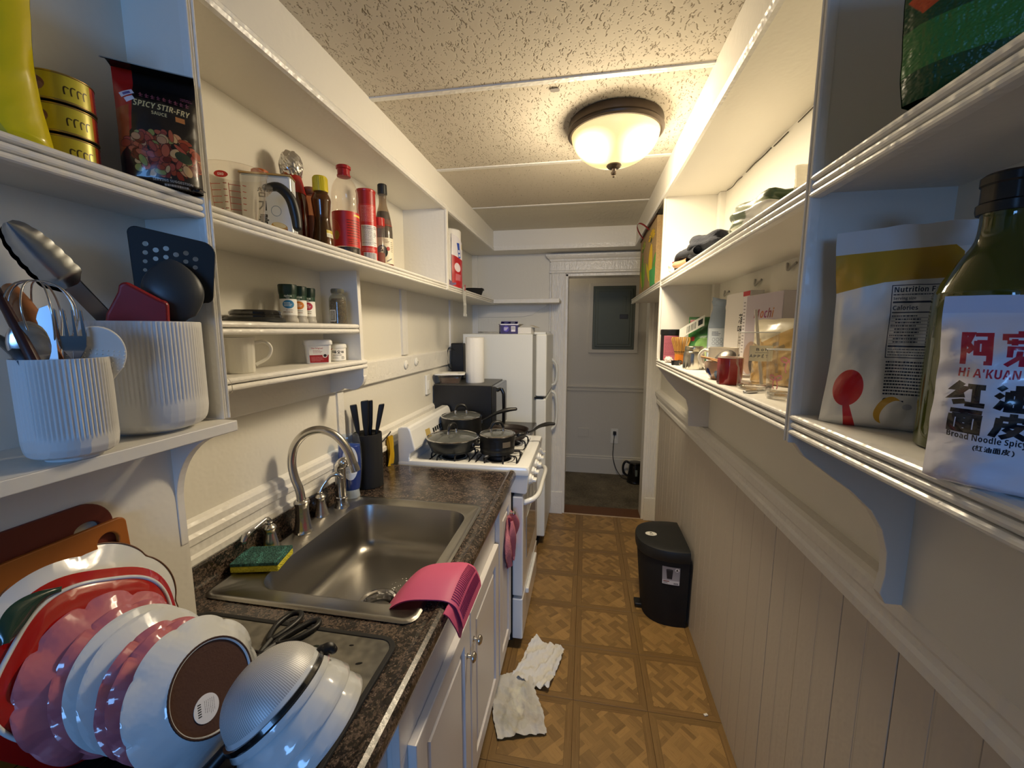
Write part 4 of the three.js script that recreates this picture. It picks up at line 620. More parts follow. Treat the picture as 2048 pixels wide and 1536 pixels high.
// ---------------------------------------------------------------- trash can, paper towels on the floor
{
  const t = thing('trash_can', 'black half round trash can standing against the white wainscot', 'trash can', [0.572, 0, -2.285]);
  const D = (dx, lz, y, r = 1) => { const P = []; for (let i = 0; i <= 28; i++) { const a = Math.PI / 2 + Math.PI * i / 28; P.push([-0.055 + dx * Math.sign(Math.cos(a)) * Math.abs(Math.cos(a)) ** 0.85, y, lz * Math.sign(Math.sin(a)) * Math.abs(Math.sin(a)) ** 0.75]); } P.push([-0.012, y, -lz * 0.98]); P.push([-0.012, y, lz * 0.98]); return P; };
  mesh('bin', creased(loft([D(0.165, 0.152, 0), D(0.168, 0.155, 0.008), D(0.2, 0.172, 0.37), D(0.2, 0.172, 0.385)]), 0.6), M.blackMatte, t);
  mesh('bin_lid', creased(loft([D(0.206, 0.178, 0.378), D(0.21, 0.181, 0.384), D(0.211, 0.182, 0.425), D(0.207, 0.178, 0.437), D(0.19, 0.165, 0.444), D(0.1, 0.1, 0.446)]), 0.5), std(0x1b1c1c, 0.5), t);
  mesh('hinge_housing', rb(-0.03, 0.0, 0.36, 0.425, -0.11, 0.11, 0.008), M.blackPlastic, t); mesh('pedal', rb(-0.26, -0.2, 0.012, 0.03, -0.03, 0.03, 0.006), M.blackPlastic, t);
  const oval = tex(128, 80, (k, w, h) => { k.clearRect(0, 0, w, h); k.fillStyle = '#e4e2d8'; k.beginPath(); k.ellipse(64, 40, 62, 38, 0, 0, 7); k.fill(); k.fillStyle = '#22211f'; k.fillRect(22, 32, 22, 14); k.fillRect(50, 28, 3, 20); k.fillRect(60, 30, 14, 3); k.fillRect(62, 44, 12, 3); k.fillRect(84, 26, 14, 24); });
  mesh('oval_sticker', new THREE.CylinderGeometry(0.032, 0.032, 0.0012, 30).scale(1.0, 1, 0.75).translate(-0.185, 0.4462, 0.01), std(0xffffff, 0.5, { map: oval }), t, 'white oval sticker on the lid');
  const photo = tex(256, 256, (k, w, h) => { const g = k.createLinearGradient(0, 0, 0, h); g.addColorStop(0, '#8d8990'); g.addColorStop(1, '#b9b6bb'); k.fillStyle = g; k.fillRect(0, 0, w, h); k.fillStyle = '#26252a'; k.beginPath(); k.moveTo(66, 44); k.lineTo(170, 40); k.lineTo(158, 176); k.lineTo(80, 176); k.closePath(); k.fill(); k.fillStyle = '#3a393e'; k.beginPath(); k.ellipse(118, 44, 54, 14, 0, 0, 7); k.fill(); k.fillStyle = '#e2e0e2'; k.fillRect(0, 196, w, 60); k.fillStyle = '#e2e0e2'; k.beginPath(); k.arc(222, 36, 26, 0, 7); k.fill(); k.fillStyle = '#1d1c1f'; k.beginPath(); k.moveTo(222, 16); k.lineTo(238, 50); k.lineTo(206, 50); k.closePath(); k.fill(); k.fillStyle = '#7d2d26'; k.fillRect(18, 206, 100, 12); k.fillStyle = '#4a484c'; k.fillRect(18, 226, 70, 5); k.fillRect(18, 238, 84, 5); k.fillStyle = '#222'; for (let i = 0; i < 12; i++) k.fillRect(180 + i * 5, 224, 1 + (i * 5) % 4, 24); });
  mesh('product_sticker', sheet(10, 8, (u, v) => { const a = Math.PI / 2 + 0.01 + (1 - u) * 0.4, y = 0.25 + 0.1 * v, q = (y - 0.008) / 0.362; return [-0.055 + (0.17 + 0.032 * q) * Math.sign(Math.cos(a)) * Math.abs(Math.cos(a)) ** 0.85, y, (0.157 + 0.017 * q) * Math.abs(Math.sin(a)) ** 0.75 + 0.001]; }, 0.001), std(0xffffff, 0.45, { map: photo }), t, 'square product sticker with a small picture of the bin');
}
function towel(lab, pos, turn, w, h, sd, amp, stain) {
  const t = thing('paper_towel_sheet', lab, 'paper towel', pos, turn);
  const wet = stain ? M.paper.clone() : M.paper;
  if (stain) wet.map = tex(256, 256, (k, a, b) => { k.fillStyle = '#e9e7e2'; k.fillRect(0, 0, a, b); seed = 4; for (let i = 0; i < 40; i++) { k.fillStyle = `rgba(150,145,135,${rr(0.04, 0.09)})`; k.beginPath(); k.ellipse(rr(30, 220), rr(30, 180), rr(20, 60), rr(15, 40), rr(0, 3), 0, 7); k.fill(); } for (let i = 0; i < 60; i++) { k.fillStyle = `rgba(255,252,235,${rr(0.08, 0.2)})`; k.beginPath(); k.ellipse(rr(110, 165), rr(85, 185), rr(6, 22), rr(6, 18), rr(0, 3), 0, 7); k.fill(); } });
  mesh('sheet', sheet(44, 44, (u, v) => {
    const e = 0.006 * (noise(u * 30, v * 30, sd) - 0.5), f = fbm(u * 3.2 + sd, v * 3.2, sd), cr = Math.pow(Math.abs(Math.sin((u * 1.3 + v * 0.7 + 0.5 * f) * 7 + sd)), 8);
    return [(u - 0.5) * w * (0.9 + 0.16 * noise(v * 3, sd)) + e, 0.002 + Math.max(0, amp * (f - 0.32) + amp * 0.5 * cr * noise(u * 3, v * 3, sd)), (v - 0.5) * h * (0.92 + 0.12 * noise(u * 3, sd + 7)) + e];
  }, 0.0006), wet, t);
}
towel('crumpled white paper towel on the floor, the larger one lying against the cabinet base', [-0.255, 0.002, -1.53], 0.35, 0.2, 0.30, 3, 0.028, true);
towel('creased white paper towel on the floor nearer the stove drawer', [-0.175, 0.003, -1.76], -0.25, 0.17, 0.27, 8, 0.04, false);
// ---------------------------------------------------------------- on the long shelf over the sink
const SH = 1.8155;
const bars = (k, x, y, w, n, lh, t, col) => { k.fillStyle = col; for (let i = 0; i < n; i++) { let a = x; const end = x + w * (0.7 + 0.3 * hash(i, n, 3)); while (a < end) { const l = 4 + 12 * hash(a, i, 5); k.fillRect(a, y + i * lh, Math.min(l, end - a), t); a += l + 3; } } };  // lines too small to read
const barcode = (k, x, y, w, h) => { k.fillStyle = '#fff'; k.fillRect(x, y, w, h); k.fillStyle = '#111'; let a = x + 3; while (a < x + w - 4) { const l = 1 + Math.floor(3 * hash(a, 2)); k.fillRect(a, y + 2, l, h - 4); a += l + 1 + Math.floor(2 * hash(a, 7)); } };
function glyph(k, strokes, x, y, s, lw, col, sy = s) { k.strokeStyle = col; k.lineWidth = lw; k.lineCap = 'butt'; k.lineJoin = 'miter'; for (const p of strokes) { k.beginPath(); p.forEach(([a, b], i) => (i ? k.lineTo(x + a * s / 10, y + b * sy / 10) : k.moveTo(x + a * s / 10, y + b * sy / 10))); k.stroke(); } }
const G = {
  cham: [[[3, 0], [3, 1.2]], [[1, 1.4], [5, 1.4]], [[3, 1.4], [0.6, 4.4]], [[3, 2], [5.4, 4.4]], [[7.6, 0], [7.6, 5]], [[7.6, 2.2], [9.4, 2.2]], [[2, 6], [8, 6], [8, 9.6], [2, 9.6], [2, 5.7]]],
  gi: [[[1, 1.2], [5.4, 1.2], [4.8, 5], [1, 9.2]], [[8, 0], [8, 10]]],
  reum: [[[2, 0.4], [8, 0.4], [8, 1.9], [2, 1.9], [2, 3.4], [8.2, 3.4]], [[0.4, 5], [9.6, 5]], [[2.2, 6.6], [7.8, 6.6], [7.8, 9.6], [2.2, 9.6], [2.2, 6.2]]],
  a: [[[1, 0], [1, 10]], [[1, 0.6], [3.4, 0.6], [2.2, 3.4], [3.6, 5], [2, 6.4]], [[4.4, 0.8], [10, 0.8]], [[5, 3], [7.4, 3], [7.4, 6.6], [5, 6.6], [5, 2.7]], [[9, 0.8], [9, 9.4], [7.4, 9.4]]],
  kuan: [[[5, 0], [5, 1.2]], [[1, 2.6], [1, 1.3], [9.4, 1.3], [9.4, 2.6]], [[1.4, 3.1], [9, 3.1]], [[3.4, 2.2], [3.4, 4]], [[6.8, 2.2], [6.8, 4]], [[2.4, 7.4], [2.4, 4.8], [7.8, 4.8], [7.8, 7.4]], [[5, 5.6], [4.8, 7.4], [1.6, 9.8]], [[5.8, 7], [5.8, 9.4], [9.4, 9.4], [9.4, 8.2]]],
  hong: [[[2.8, 0], [0.8, 2.6], [3.4, 2.6], [0.8, 5.8], [3.8, 5.2]], [[0.4, 8.8], [4.2, 7.8]], [[4.6, 1.4], [9.8, 1.4]], [[7.2, 1.4], [7.2, 9]], [[4.2, 9], [10, 9]]],
  you: [[[0.8, 0.8], [2.4, 2]], [[0.2, 3.8], [1.9, 4.9]], [[0.6, 9.6], [2.4, 6.2]], [[3.8, 3], [9.4, 3], [9.4, 9.4], [3.8, 9.4], [3.8, 2.6]], [[6.6, 0.2], [6.6, 9.4]], [[3.8, 6.2], [9.4, 6.2]]],
  mian: [[[0.2, 1], [9.8, 1]], [[5, 1], [4.4, 3]], [[1, 3], [9, 3], [9, 9.6], [1, 9.6], [1, 2.6]], [[3.6, 3], [3.6, 9.6]], [[6.4, 3], [6.4, 9.6]], [[3.6, 5.1], [6.4, 5.1]], [[3.6, 7.3], [6.4, 7.3]]],
  pi: [[[1.8, 2.2], [9.4, 2.2], [8.8, 3.8]], [[1.8, 2.2], [1.6, 6], [0.2, 9.8]], [[5.4, 0], [5.4, 4.8]], [[2.6, 4.8], [8, 4.8], [6, 8], [2.6, 9.8]], [[3.4, 6], [9.6, 9.8]]],
  wei: [[[0.4, 2], [3.2, 2], [3.2, 6.6], [0.4, 6.6], [0.4, 1.6]], [[4.4, 2.4], [9.4, 2.4]], [[3.8, 4.8], [10, 4.8]], [[7, 0.4], [7, 9.8]], [[6.8, 5], [4, 8.6]], [[7.2, 5], [10, 8.4]]],
  quan: [[[5, 0], [0.4, 4]], [[5, 0], [9.6, 4]], [[2.4, 4.6], [7.6, 4.6]], [[2.6, 6.8], [7.4, 6.8]], [[5, 4.6], [5, 9.4]], [[1, 9.4], [9, 9.4]]],
  luo: [[[0.4, 1.4], [9.6, 1.4]], [[3, 0], [3, 2.6]], [[7, 0], [7, 2.6]], [[1, 3.6], [2, 4.6]], [[0.6, 9.6], [2.4, 6.4]], [[5.6, 3], [3.6, 6]], [[5, 4], [8.8, 4], [4, 8]], [[5.4, 5.4], [9.6, 8]], [[4.4, 8.2], [8.4, 8.2], [8.4, 10], [4.4, 10], [4.4, 8]]],
};
{
  const x = -0.80, z = -0.865, j = thing('measuring_jug', 'clear measuring jug with red markings and black handle at the shelf end', 'measuring jug', [x, SH, z]);
  mesh('jug_body', lathe([[0, 0.003], [0.05, 0.002], [0.054, 0.006], [0.066, 0.112], [0.069, 0.114], [0.068, 0.117], [0.066, 0.1165]], 48), M.pvc, j);
  const mk = tex(512, 256, (k, w, h) => {
    k.clearRect(0, 0, w, h); k.strokeStyle = k.fillStyle = 'rgb(176,70,52)'; k.lineWidth = 3; k.font = 'bold 18px sans-serif';
    k.save(); k.fillStyle = '#c8261c'; k.beginPath(); k.ellipse(200, 50, 42, 17, 0, 0, 7); k.fill(); k.fillStyle = '#fff'; k.fillText('OXO', 180, 57); k.restore();
    for (let i = 0; i < 5; i++) { const y = 100 + i * 32; k.beginPath(); k.moveTo(120, y); k.lineTo(190, y); k.moveTo(240, y); k.lineTo(310, y); k.stroke(); for (const a of [206, 322]) k.fillRect(a, y - 7, 22, 4); }
    k.beginPath(); k.moveTo(240, 92); k.lineTo(240, 236); k.moveTo(120, 92); k.lineTo(120, 236); k.stroke();
  });
  mesh('markings', label(0.0545, 0.1, 0.01, faceCam(x, z) - 0.1, 2.6, 0.0662), std(0xffffff, 0.5, { map: mk, transparent: true, alphaTest: 0.4 }), j);
  mesh('handle', taperTube([[0.03, 0.1, -0.062], [0.045, 0.108, -0.085], [0.058, 0.09, -0.105], [0.064, 0.05, -0.115], [0.066, 0.02, -0.117]], [0.009, 0.012, 0.0125, 0.0125, 0.011], 30, 12), M.blackPlastic, j);
  mesh('handle_bracket', [taperTube([[0.03, 0.09, -0.056], [0.034, 0.1, -0.066]], [0.012, 0.01], 6, 8)], M.pvc, j);
}
{
  const t = thing('oil_tin', 'white rectangular oil tin with black Korean lettering behind the measuring jug', 'tin', [-0.845, SH, -1.025], 0.42);
  const ft = tex(384, 512, (k, w, h) => {
    k.fillStyle = '#e6ebf0'; k.fillRect(0, 0, w, h); k.fillStyle = '#a9b7c6'; k.fillRect(0, 0, w, 12);
    glyph(k, G.cham, 120, 100, 78, 10, '#15161a'); glyph(k, G.gi, 120, 210, 82, 11, '#15161a'); glyph(k, G.reum, 115, 325, 92, 11, '#15161a');
    k.strokeStyle = '#7d93ad'; k.lineWidth = 5; k.beginPath(); k.arc(270, 290, 42, 0, 7); k.stroke(); k.fillStyle = '#d7a84a'; k.beginPath(); k.ellipse(290, 420, 70, 34, 0.2, 0, 7); k.fill(); k.fillStyle = '#f3e3b0'; k.beginPath(); k.ellipse(290, 408, 56, 20, 0.2, 0, 7); k.fill(); k.fillStyle = '#8b3a1d'; k.fillRect(330, 440, 30, 24);
  }), st = tex(192, 512, (k, w, h) => { k.fillStyle = '#dfe5ec'; k.fillRect(0, 0, w, h); k.fillStyle = '#c9b27a'; k.fillRect(0, 0, 8, h); glyph(k, G.gi, 60, 100, 40, 6, '#333'); glyph(k, G.reum, 60, 150, 40, 6, '#333'); k.fillStyle = '#c98a3a'; k.fillRect(60, 215, 50, 40); bars(k, 40, 280, 110, 7, 15, 5, '#555'); bars(k, 40, 400, 100, 2, 14, 5, '#666'); barcode(k, 70, 440, 90, 55); });
  const W = 0.122, H = 0.163, D = 0.05;
  mesh('tin_body', rb(-W / 2, W / 2, 0, H, -D / 2, D / 2, 0.008, 3), std(0xdfe5ea, 0.3, { metalness: 0.3 }), t);
  mesh('front_print', new THREE.PlaneGeometry(W - 0.014, H - 0.008).translate(0, H / 2, D / 2 + 0.0006), std(0xffffff, 0.32, { map: ft }), t); mesh('side_print', new THREE.PlaneGeometry(D - 0.014, H - 0.008).rotateY(Math.PI / 2).translate(W / 2 + 0.0006, H / 2, 0), std(0xffffff, 0.32, { map: st }), t);
  mesh('rim', [rb(-W / 2 - 0.001, W / 2 + 0.001, H - 0.002, H + 0.003, -D / 2 - 0.001, D / 2 + 0.001, 0.002)], std(0xb99a62, 0.3, { metalness: 0.8 }), t);
  const c = thing('sauce_bottle', 'bottle with an orange screw cap showing behind the white oil tin', 'bottle', [-0.91, SH, -1.075]);
  mesh('bottle_body', lathe(smoothPts([[0, 0], [0.032, 0], [0.034, 0.01], [0.034, 0.13], [0.026, 0.16], [0.02, 0.172], [0.02, 0.18], [0, 0.18]], 24), 32), std(0x6b3416, 0.2), c);
  mesh('screw_cap', creased(lathe([[0, 0.176], [0.0225, 0.176], [0.023, 0.18], [0.0215, 0.2], [0.017, 0.203], [0, 0.203]], 30)), std(0xb55a1c, 0.4), c);
}
{
  const f = thing('foil_topped_bottle', 'dark red bottle with crumpled silver foil wrapped over its neck', 'bottle', [-0.89, SH, -1.18]);
  mesh('bottle_body', creased(lathe(smoothPts([[0, 0], [0.04, 0], [0.042, 0.008], [0.042, 0.12], [0.037, 0.165], [0.027, 0.21], [0.021, 0.24], [0.018, 0.25], [0, 0.25]], 40), 36), 1), phy(0x4a1510, 0.12, { clearcoat: 0.6 }), f);
  mesh('neck_band', lathe([[0.0375, 0.168], [0.0318, 0.196], [0.0265, 0.218], [0.0245, 0.226]], 36), std(0xa51f18, 0.35), f);
  const g = new THREE.SphereGeometry(1, 44, 30), p = g.attributes.position;
  for (let i = 0; i < p.count; i++) { const v = V(p.getX(i), p.getY(i), p.getZ(i)), n = 1 + 0.22 * (fbm(v.x * 4 + 9, v.y * 4 + v.z * 3, 4) - 0.5) + 0.12 * (Math.abs(noise(v.x * 9 + 3, v.y * 9 + v.z * 7, 6) - 0.5)); p.setXYZ(i, v.x * 0.032 * n, v.y * 0.046 * n, v.z * 0.032 * n); }
  mesh('foil', toCreasedNormals(g.toNonIndexed().translate(0, 0.247, 0), 0.15), std(0xd5d5d6, 0.2, { metalness: 1 }), f);
}
{
  const b = thing('plastic_bottle', 'clear brown tinted plastic bottle standing between foil topped bottle and soy sauce', 'bottle', [-0.855, SH, -1.215]);
  mesh('bottle_body', loft([[0.04, 0.04, 0], [0.048, 0.048, 0.006], [0.048, 0.048, 0.13], [0.042, 0.042, 0.15], [0.026, 0.026, 0.172], [0.02, 0.02, 0.18]].map(([w, l, y]) => rrPts(w, l, w * 0.25, 5).map(([x, z]) => [x, y, z]))), phy(0xd2ac90, 0.04, { transmission: 0.85, thickness: 0 }), b);
  mesh('contents', loft([[0.036, 0.002], [0.043, 0.008], [0.043, 0.11]].map(([w, y]) => rrPts(w, w, w * 0.25, 5).map(([x, z]) => [x, y, z]))), std(0xb07e5e, 0.6), b);
  mesh('screw_cap', lathe([[0, 0.178], [0.018, 0.178], [0.018, 0.196], [0, 0.197]], 24), std(0x8a5a3c, 0.4), b);
  const s = thing('soy_sauce_bottle', 'brown waisted soy sauce bottle with bright yellow cap', 'bottle', [-0.80, SH, -1.185]);
  const pr = smoothPts([[0, 0], [0.029, 0], [0.0315, 0.006], [0.03, 0.03], [0.0235, 0.075], [0.0225, 0.1], [0.0265, 0.135], [0.0275, 0.15], [0.022, 0.165], [0.0185, 0.17], [0.0185, 0.176], [0, 0.177]], 50);
  mesh('bottle_body', lathe(pr, 36), phy(0x8a5a22, 0.04, { transmission: 0.8, thickness: 0, clearcoat: 0.4 }), s);
  mesh('soy_sauce', lathe(pr.filter(([, y]) => y < 0.1).concat([[0, 0.1]]).map(([r, y]) => [r * 0.96, y + 0.0005]), 30), phy(0x100704, 0.2), s);
  mesh('cap', creased(mg([lathe([[0, 0.172], [0.021, 0.172], [0.0215, 0.176], [0.021, 0.212], [0.018, 0.216], [0, 0.216]], 30), ...Array.from({ length: 24 }, (_, i) => rod([0.021 * Math.cos(i * 0.2618), 0.176, 0.021 * Math.sin(i * 0.2618)], [0.0208 * Math.cos(i * 0.2618), 0.21, 0.0208 * Math.sin(i * 0.2618)], 0.001, 0.001, 5))])), std(0xd9c31e, 0.4), s);
  mesh('label', label(0.0312, 0.045, 0.014, faceCam(-0.8, -1.185) + 1.0, 1.2, 0.0268), std(0xffffff, 0.5, { map: tex(128, 128, (k, w, h) => { k.fillStyle = '#e4dfc4'; k.fillRect(0, 0, w, h); k.fillStyle = '#c8b23a'; k.fillRect(0, 0, w, 26); bars(k, 10, 36, 100, 7, 12, 4, '#4a4636'); }) }), s);
}
{
  const x = -0.80, z = -1.315, b = thing('vinegar_bottle', 'large clear bottle with red cap and red label on the long shelf', 'bottle', [x, SH, z]);
  const pr = smoothPts([[0, 0], [0.038, 0], [0.042, 0.008], [0.0425, 0.05], [0.0425, 0.14], [0.0405, 0.165], [0.0425, 0.195], [0.038, 0.228], [0.026, 0.25], [0.0165, 0.258], [0.0155, 0.268], [0, 0.268]], 50);
  mesh('bottle_body', lathe(pr, 44), M.pvc, b);
  mesh('dark_vinegar', lathe(pr.filter(([, y]) => y < 0.03).concat([[0, 0.03]]).map(([r, y]) => [r * 0.96, y + 0.001]), 36), phy(0x120c0a, 0.15), b);
  mesh('cap', creased(lathe([[0, 0.26], [0.021, 0.26], [0.0215, 0.264], [0.0195, 0.266], [0.0195, 0.282], [0.023, 0.284], [0.023, 0.292], [0.019, 0.295], [0, 0.295]], 32)), std(0xa3151c, 0.35), b);
  const lt = tex(512, 256, (k, w, h) => { k.fillStyle = '#c3241b'; k.fillRect(0, 0, w, h); k.strokeStyle = '#dd7a2a'; k.lineWidth = 3; for (let i = 0; i < 5; i++) { k.beginPath(); k.arc(90, 150, 30 + i * 14, -2.4, 0.4); k.stroke(); } k.fillStyle = '#a9801f'; k.beginPath(); k.arc(130, 175, 34, 0, 7); k.fill(); k.fillStyle = '#e7cf3a'; k.fillRect(330, 18, 150, 14); bars(k, 250, 62, 230, 7, 19, 6, '#40100d'); bars(k, 250, 202, 160, 3, 14, 5, '#50130f'); k.fillStyle = '#efe8dc'; k.fillRect(440, 200, 40, 44); });
  mesh('label', label(0.0431, 0.112, 0.032, faceCam(x, z) + 0.1, 3.6), std(0xffffff, 0.4, { map: lt }), b);
}
{
  const x = -0.80, z = -1.452, c = thing('seasoning_canister', 'tall red cylindrical canister with white nutrition panel beside the vinegar bottle', 'canister', [x, SH, z]);
  const lt = tex(512, 768, (k, w, h) => { k.fillStyle = '#c22620'; k.fillRect(0, 0, w, h); k.fillStyle = '#a81c17'; k.fillRect(0, 0, w, 130); bars(k, 190, 150, 150, 12, 15, 4, '#e9b9a8'); k.fillStyle = '#eae6e0'; k.fillRect(190, 360, 160, 230); k.fillStyle = '#1c1c1c'; k.font = 'bold 21px sans-serif'; k.fillText('Nutrition Facts', 194, 384); k.fillRect(196, 392, 148, 6); bars(k, 196, 408, 145, 9, 15, 5, '#333'); k.fillRect(196, 545, 148, 4); bars(k, 196, 556, 145, 2, 13, 4, '#444'); bars(k, 190, 610, 150, 3, 14, 4, '#e9b9a8'); barcode(k, 205, 660, 130, 80); });
  mesh('canister_body', lathe([[0, 0], [0.0315, 0], [0.033, 0.002], [0.033, 0.252], [0.032, 0.256], [0, 0.256]], 44), std(0xb52019, 0.35), c);
  mesh('label', label(0.0333, 0.245, 0.004, faceCam(x, z) + 0.15, 6.2), std(0xffffff, 0.35, { map: lt }), c);
  mesh('rim', creased(lathe([[0.03, 0.252], [0.0345, 0.252], [0.035, 0.257], [0.033, 0.26], [0.0, 0.258]], 40)), std(0xb8261f, 0.35), c);
  const j = thing('shaker_jar', 'small clear shaker with red lid squeezed beside the red canister', 'jar', [-0.785, SH, -1.51]);
  mesh('jar_body', lathe([[0, 0], [0.021, 0], [0.022, 0.003], [0.022, 0.15], [0, 0.152]], 30), M.pvc, j); mesh('chilli_flakes', lathe([[0, 0.002], [0.02, 0.002], [0.02, 0.05], [0, 0.055]], 24), std(0x7a2f17, 0.9), j); mesh('lid', creased(lathe([[0, 0.148], [0.023, 0.148], [0.023, 0.178], [0, 0.18]], 30)), std(0xb3221b, 0.35), j);
}
{
  const x = -0.81, z = -1.6, b = thing('cooking_wine_bottle', 'dark glass bottle with black cap and cream label, last bottle before the shelf divider', 'bottle', [x, SH, z]);
  const pr = smoothPts([[0, 0], [0.032, 0], [0.035, 0.005], [0.035, 0.12], [0.0335, 0.165], [0.026, 0.215], [0.0165, 0.25], [0.0145, 0.27], [0.0145, 0.3], [0, 0.302]], 50);
  mesh('bottle_body', lathe(pr, 40), phy(0xc8baa8, 0.03, { transmission: 0.85, thickness: 0 }), b);
  mesh('wine', lathe(pr.filter(([, y]) => y < 0.225).concat([[0, 0.225]]).map(([r, y]) => [r * 0.95, y + 0.001]), 36), phy(0x170806, 0.15), b);
  mesh('neck_label', label(0.0337, 0.05, 0.168, faceCam(x, z), 5, 0.0236), std(0x8f2a14, 0.4), b);
  mesh('cap', creased(lathe([[0, 0.292], [0.018, 0.292], [0.0185, 0.296], [0.018, 0.328], [0.015, 0.331], [0, 0.331]], 30)), M.blackPlastic, b);
  const lt = tex(256, 256, (k, w, h) => { k.fillStyle = '#e6dcc0'; k.fillRect(0, 0, w, h); k.fillStyle = '#14120f'; k.beginPath(); k.arc(90, 140, 66, 0, 7); k.fill(); k.fillStyle = '#e6dcc0'; k.font = 'bold 20px sans-serif'; glyph(k, G.gi, 78, 90, 40, 8, '#e6dcc0'); glyph(k, G.reum, 70, 136, 46, 7, '#e6dcc0'); k.fillStyle = '#a5271e'; k.beginPath(); k.arc(162, 108, 20, 0, 7); k.fill(); bars(k, 120, 20, 60, 3, 13, 6, '#6b4d2c'); bars(k, 196, 40, 40, 6, 18, 5, '#39332a'); k.save(); k.translate(140, 230); k.rotate(-0.5); k.fillStyle = '#777'; k.fillRect(0, 0, 70, 12); k.restore(); });
  mesh('label', label(0.0355, 0.1, 0.022, faceCam(x, z) + 0.1, 2.6), std(0xffffff, 0.5, { map: lt }), b); mesh('foot_band', label(0.0354, 0.018, 0.002, faceCam(x, z), 6), std(0x7d1d13, 0.3), b);
}
{
  const t = thing('paper_towel_pack', 'white paper towel roll in a half torn red and blue wrapper beyond the shelf divider', 'paper towel', [-0.815, SH, -2.38]);
  mesh('roll', creased(lathe([[0.02, 0.002], [0.083, 0.002], [0.085, 0.006], [0.085, 0.325], [0.082, 0.33], [0.02, 0.33]], 44)), M.paper, t);
  const wt = tex(256, 384, (k, w, h) => { k.fillStyle = '#b3232b'; k.fillRect(0, 0, w, h); k.fillStyle = '#e8e4e6'; k.fillRect(60, 0, w, 150); k.save(); k.translate(150, 140); k.rotate(-1.3); k.fillStyle = '#2f4fae'; k.fillRect(-10, -30, 110, 44); k.fillStyle = '#fff'; k.fillRect(0, -20, 20, 22); k.fillRect(30, -20, 20, 22); k.restore(); k.fillStyle = '#d8c14a'; k.fillRect(70, 20, 30, 40); k.fillStyle = '#e9d9da'; k.beginPath(); k.ellipse(180, 230, 46, 34, 0, 0, 7); k.fill(); k.fillStyle = '#c66f76'; k.fillRect(130, 280, 80, 50); });
  mesh('wrapper', sheet(16, 16, (u, v) => { const a = 0.9 - u * 1.5, r = 0.0875 + 0.004 * noise(u * 8, v * 8, 3); return [Math.sin(a + 0.95) * r, 0.003 + v * (0.3 - 0.06 * (1 - u)), Math.cos(a + 0.95) * r]; }, 0.0006).rotateY(0.3), std(0xffffff, 0.3, { map: wt }), t);
  mesh('loose_film', sheet(10, 8, (u, v) => { const a = faceCam(-0.815, -2.38) - 0.6 + u * 1.2; return [Math.sin(a) * (0.087 + 0.006 * v), 0.003 + 0.045 * v * (0.5 + noise(u * 5, 3)), Math.cos(a) * (0.087 + 0.006 * v)]; }, 0.0006), phy(0x9a86a8, 0.2, { transmission: 0.3, thickness: 0 }), t);
  const s = thing('hanging_strip', 'clear plastic strip hanging down from the long shelf edge below the paper towel pack', 'plastic strip', [-0.706, 1.66, -2.37]);
  mesh('strip', [sheet(4, 14, (u, v) => [0.002 * Math.sin(v * 6), v * 0.165, (u - 0.5) * 0.06], 0.001), rb(-0.001, 0.006, -0.006, 0.01, -0.03, 0.03, 0.003)], phy(0xf2f2ee, 0.1, { transmission: 0.7, thickness: 0 }), s);
  mesh('red_tape', rb(-0.002, 0.002, 0.145, 0.178, -0.02, -0.004, 0.001), std(0xa14a4e, 0.4), s);
  const p = thing('small_pan', 'small black pan with upturned handle on the far end of the long shelf', 'pan', [-0.79, SH, -2.86]);
  mesh('pan_body', creased(lathe([[0, 0], [0.06, 0], [0.075, 0.045], [0.077, 0.047], [0.073, 0.045], [0.058, 0.005], [0, 0.005]], 36), 1), M.blackMatte, p); mesh('handle', taperTube([[0.01, 0.035, -0.07], [0.02, 0.052, -0.1], [0.03, 0.058, -0.14], [0.034, 0.054, -0.165]], [0.006, 0.007, 0.009, 0.007], 16, 8), M.blackPlastic, p);
}
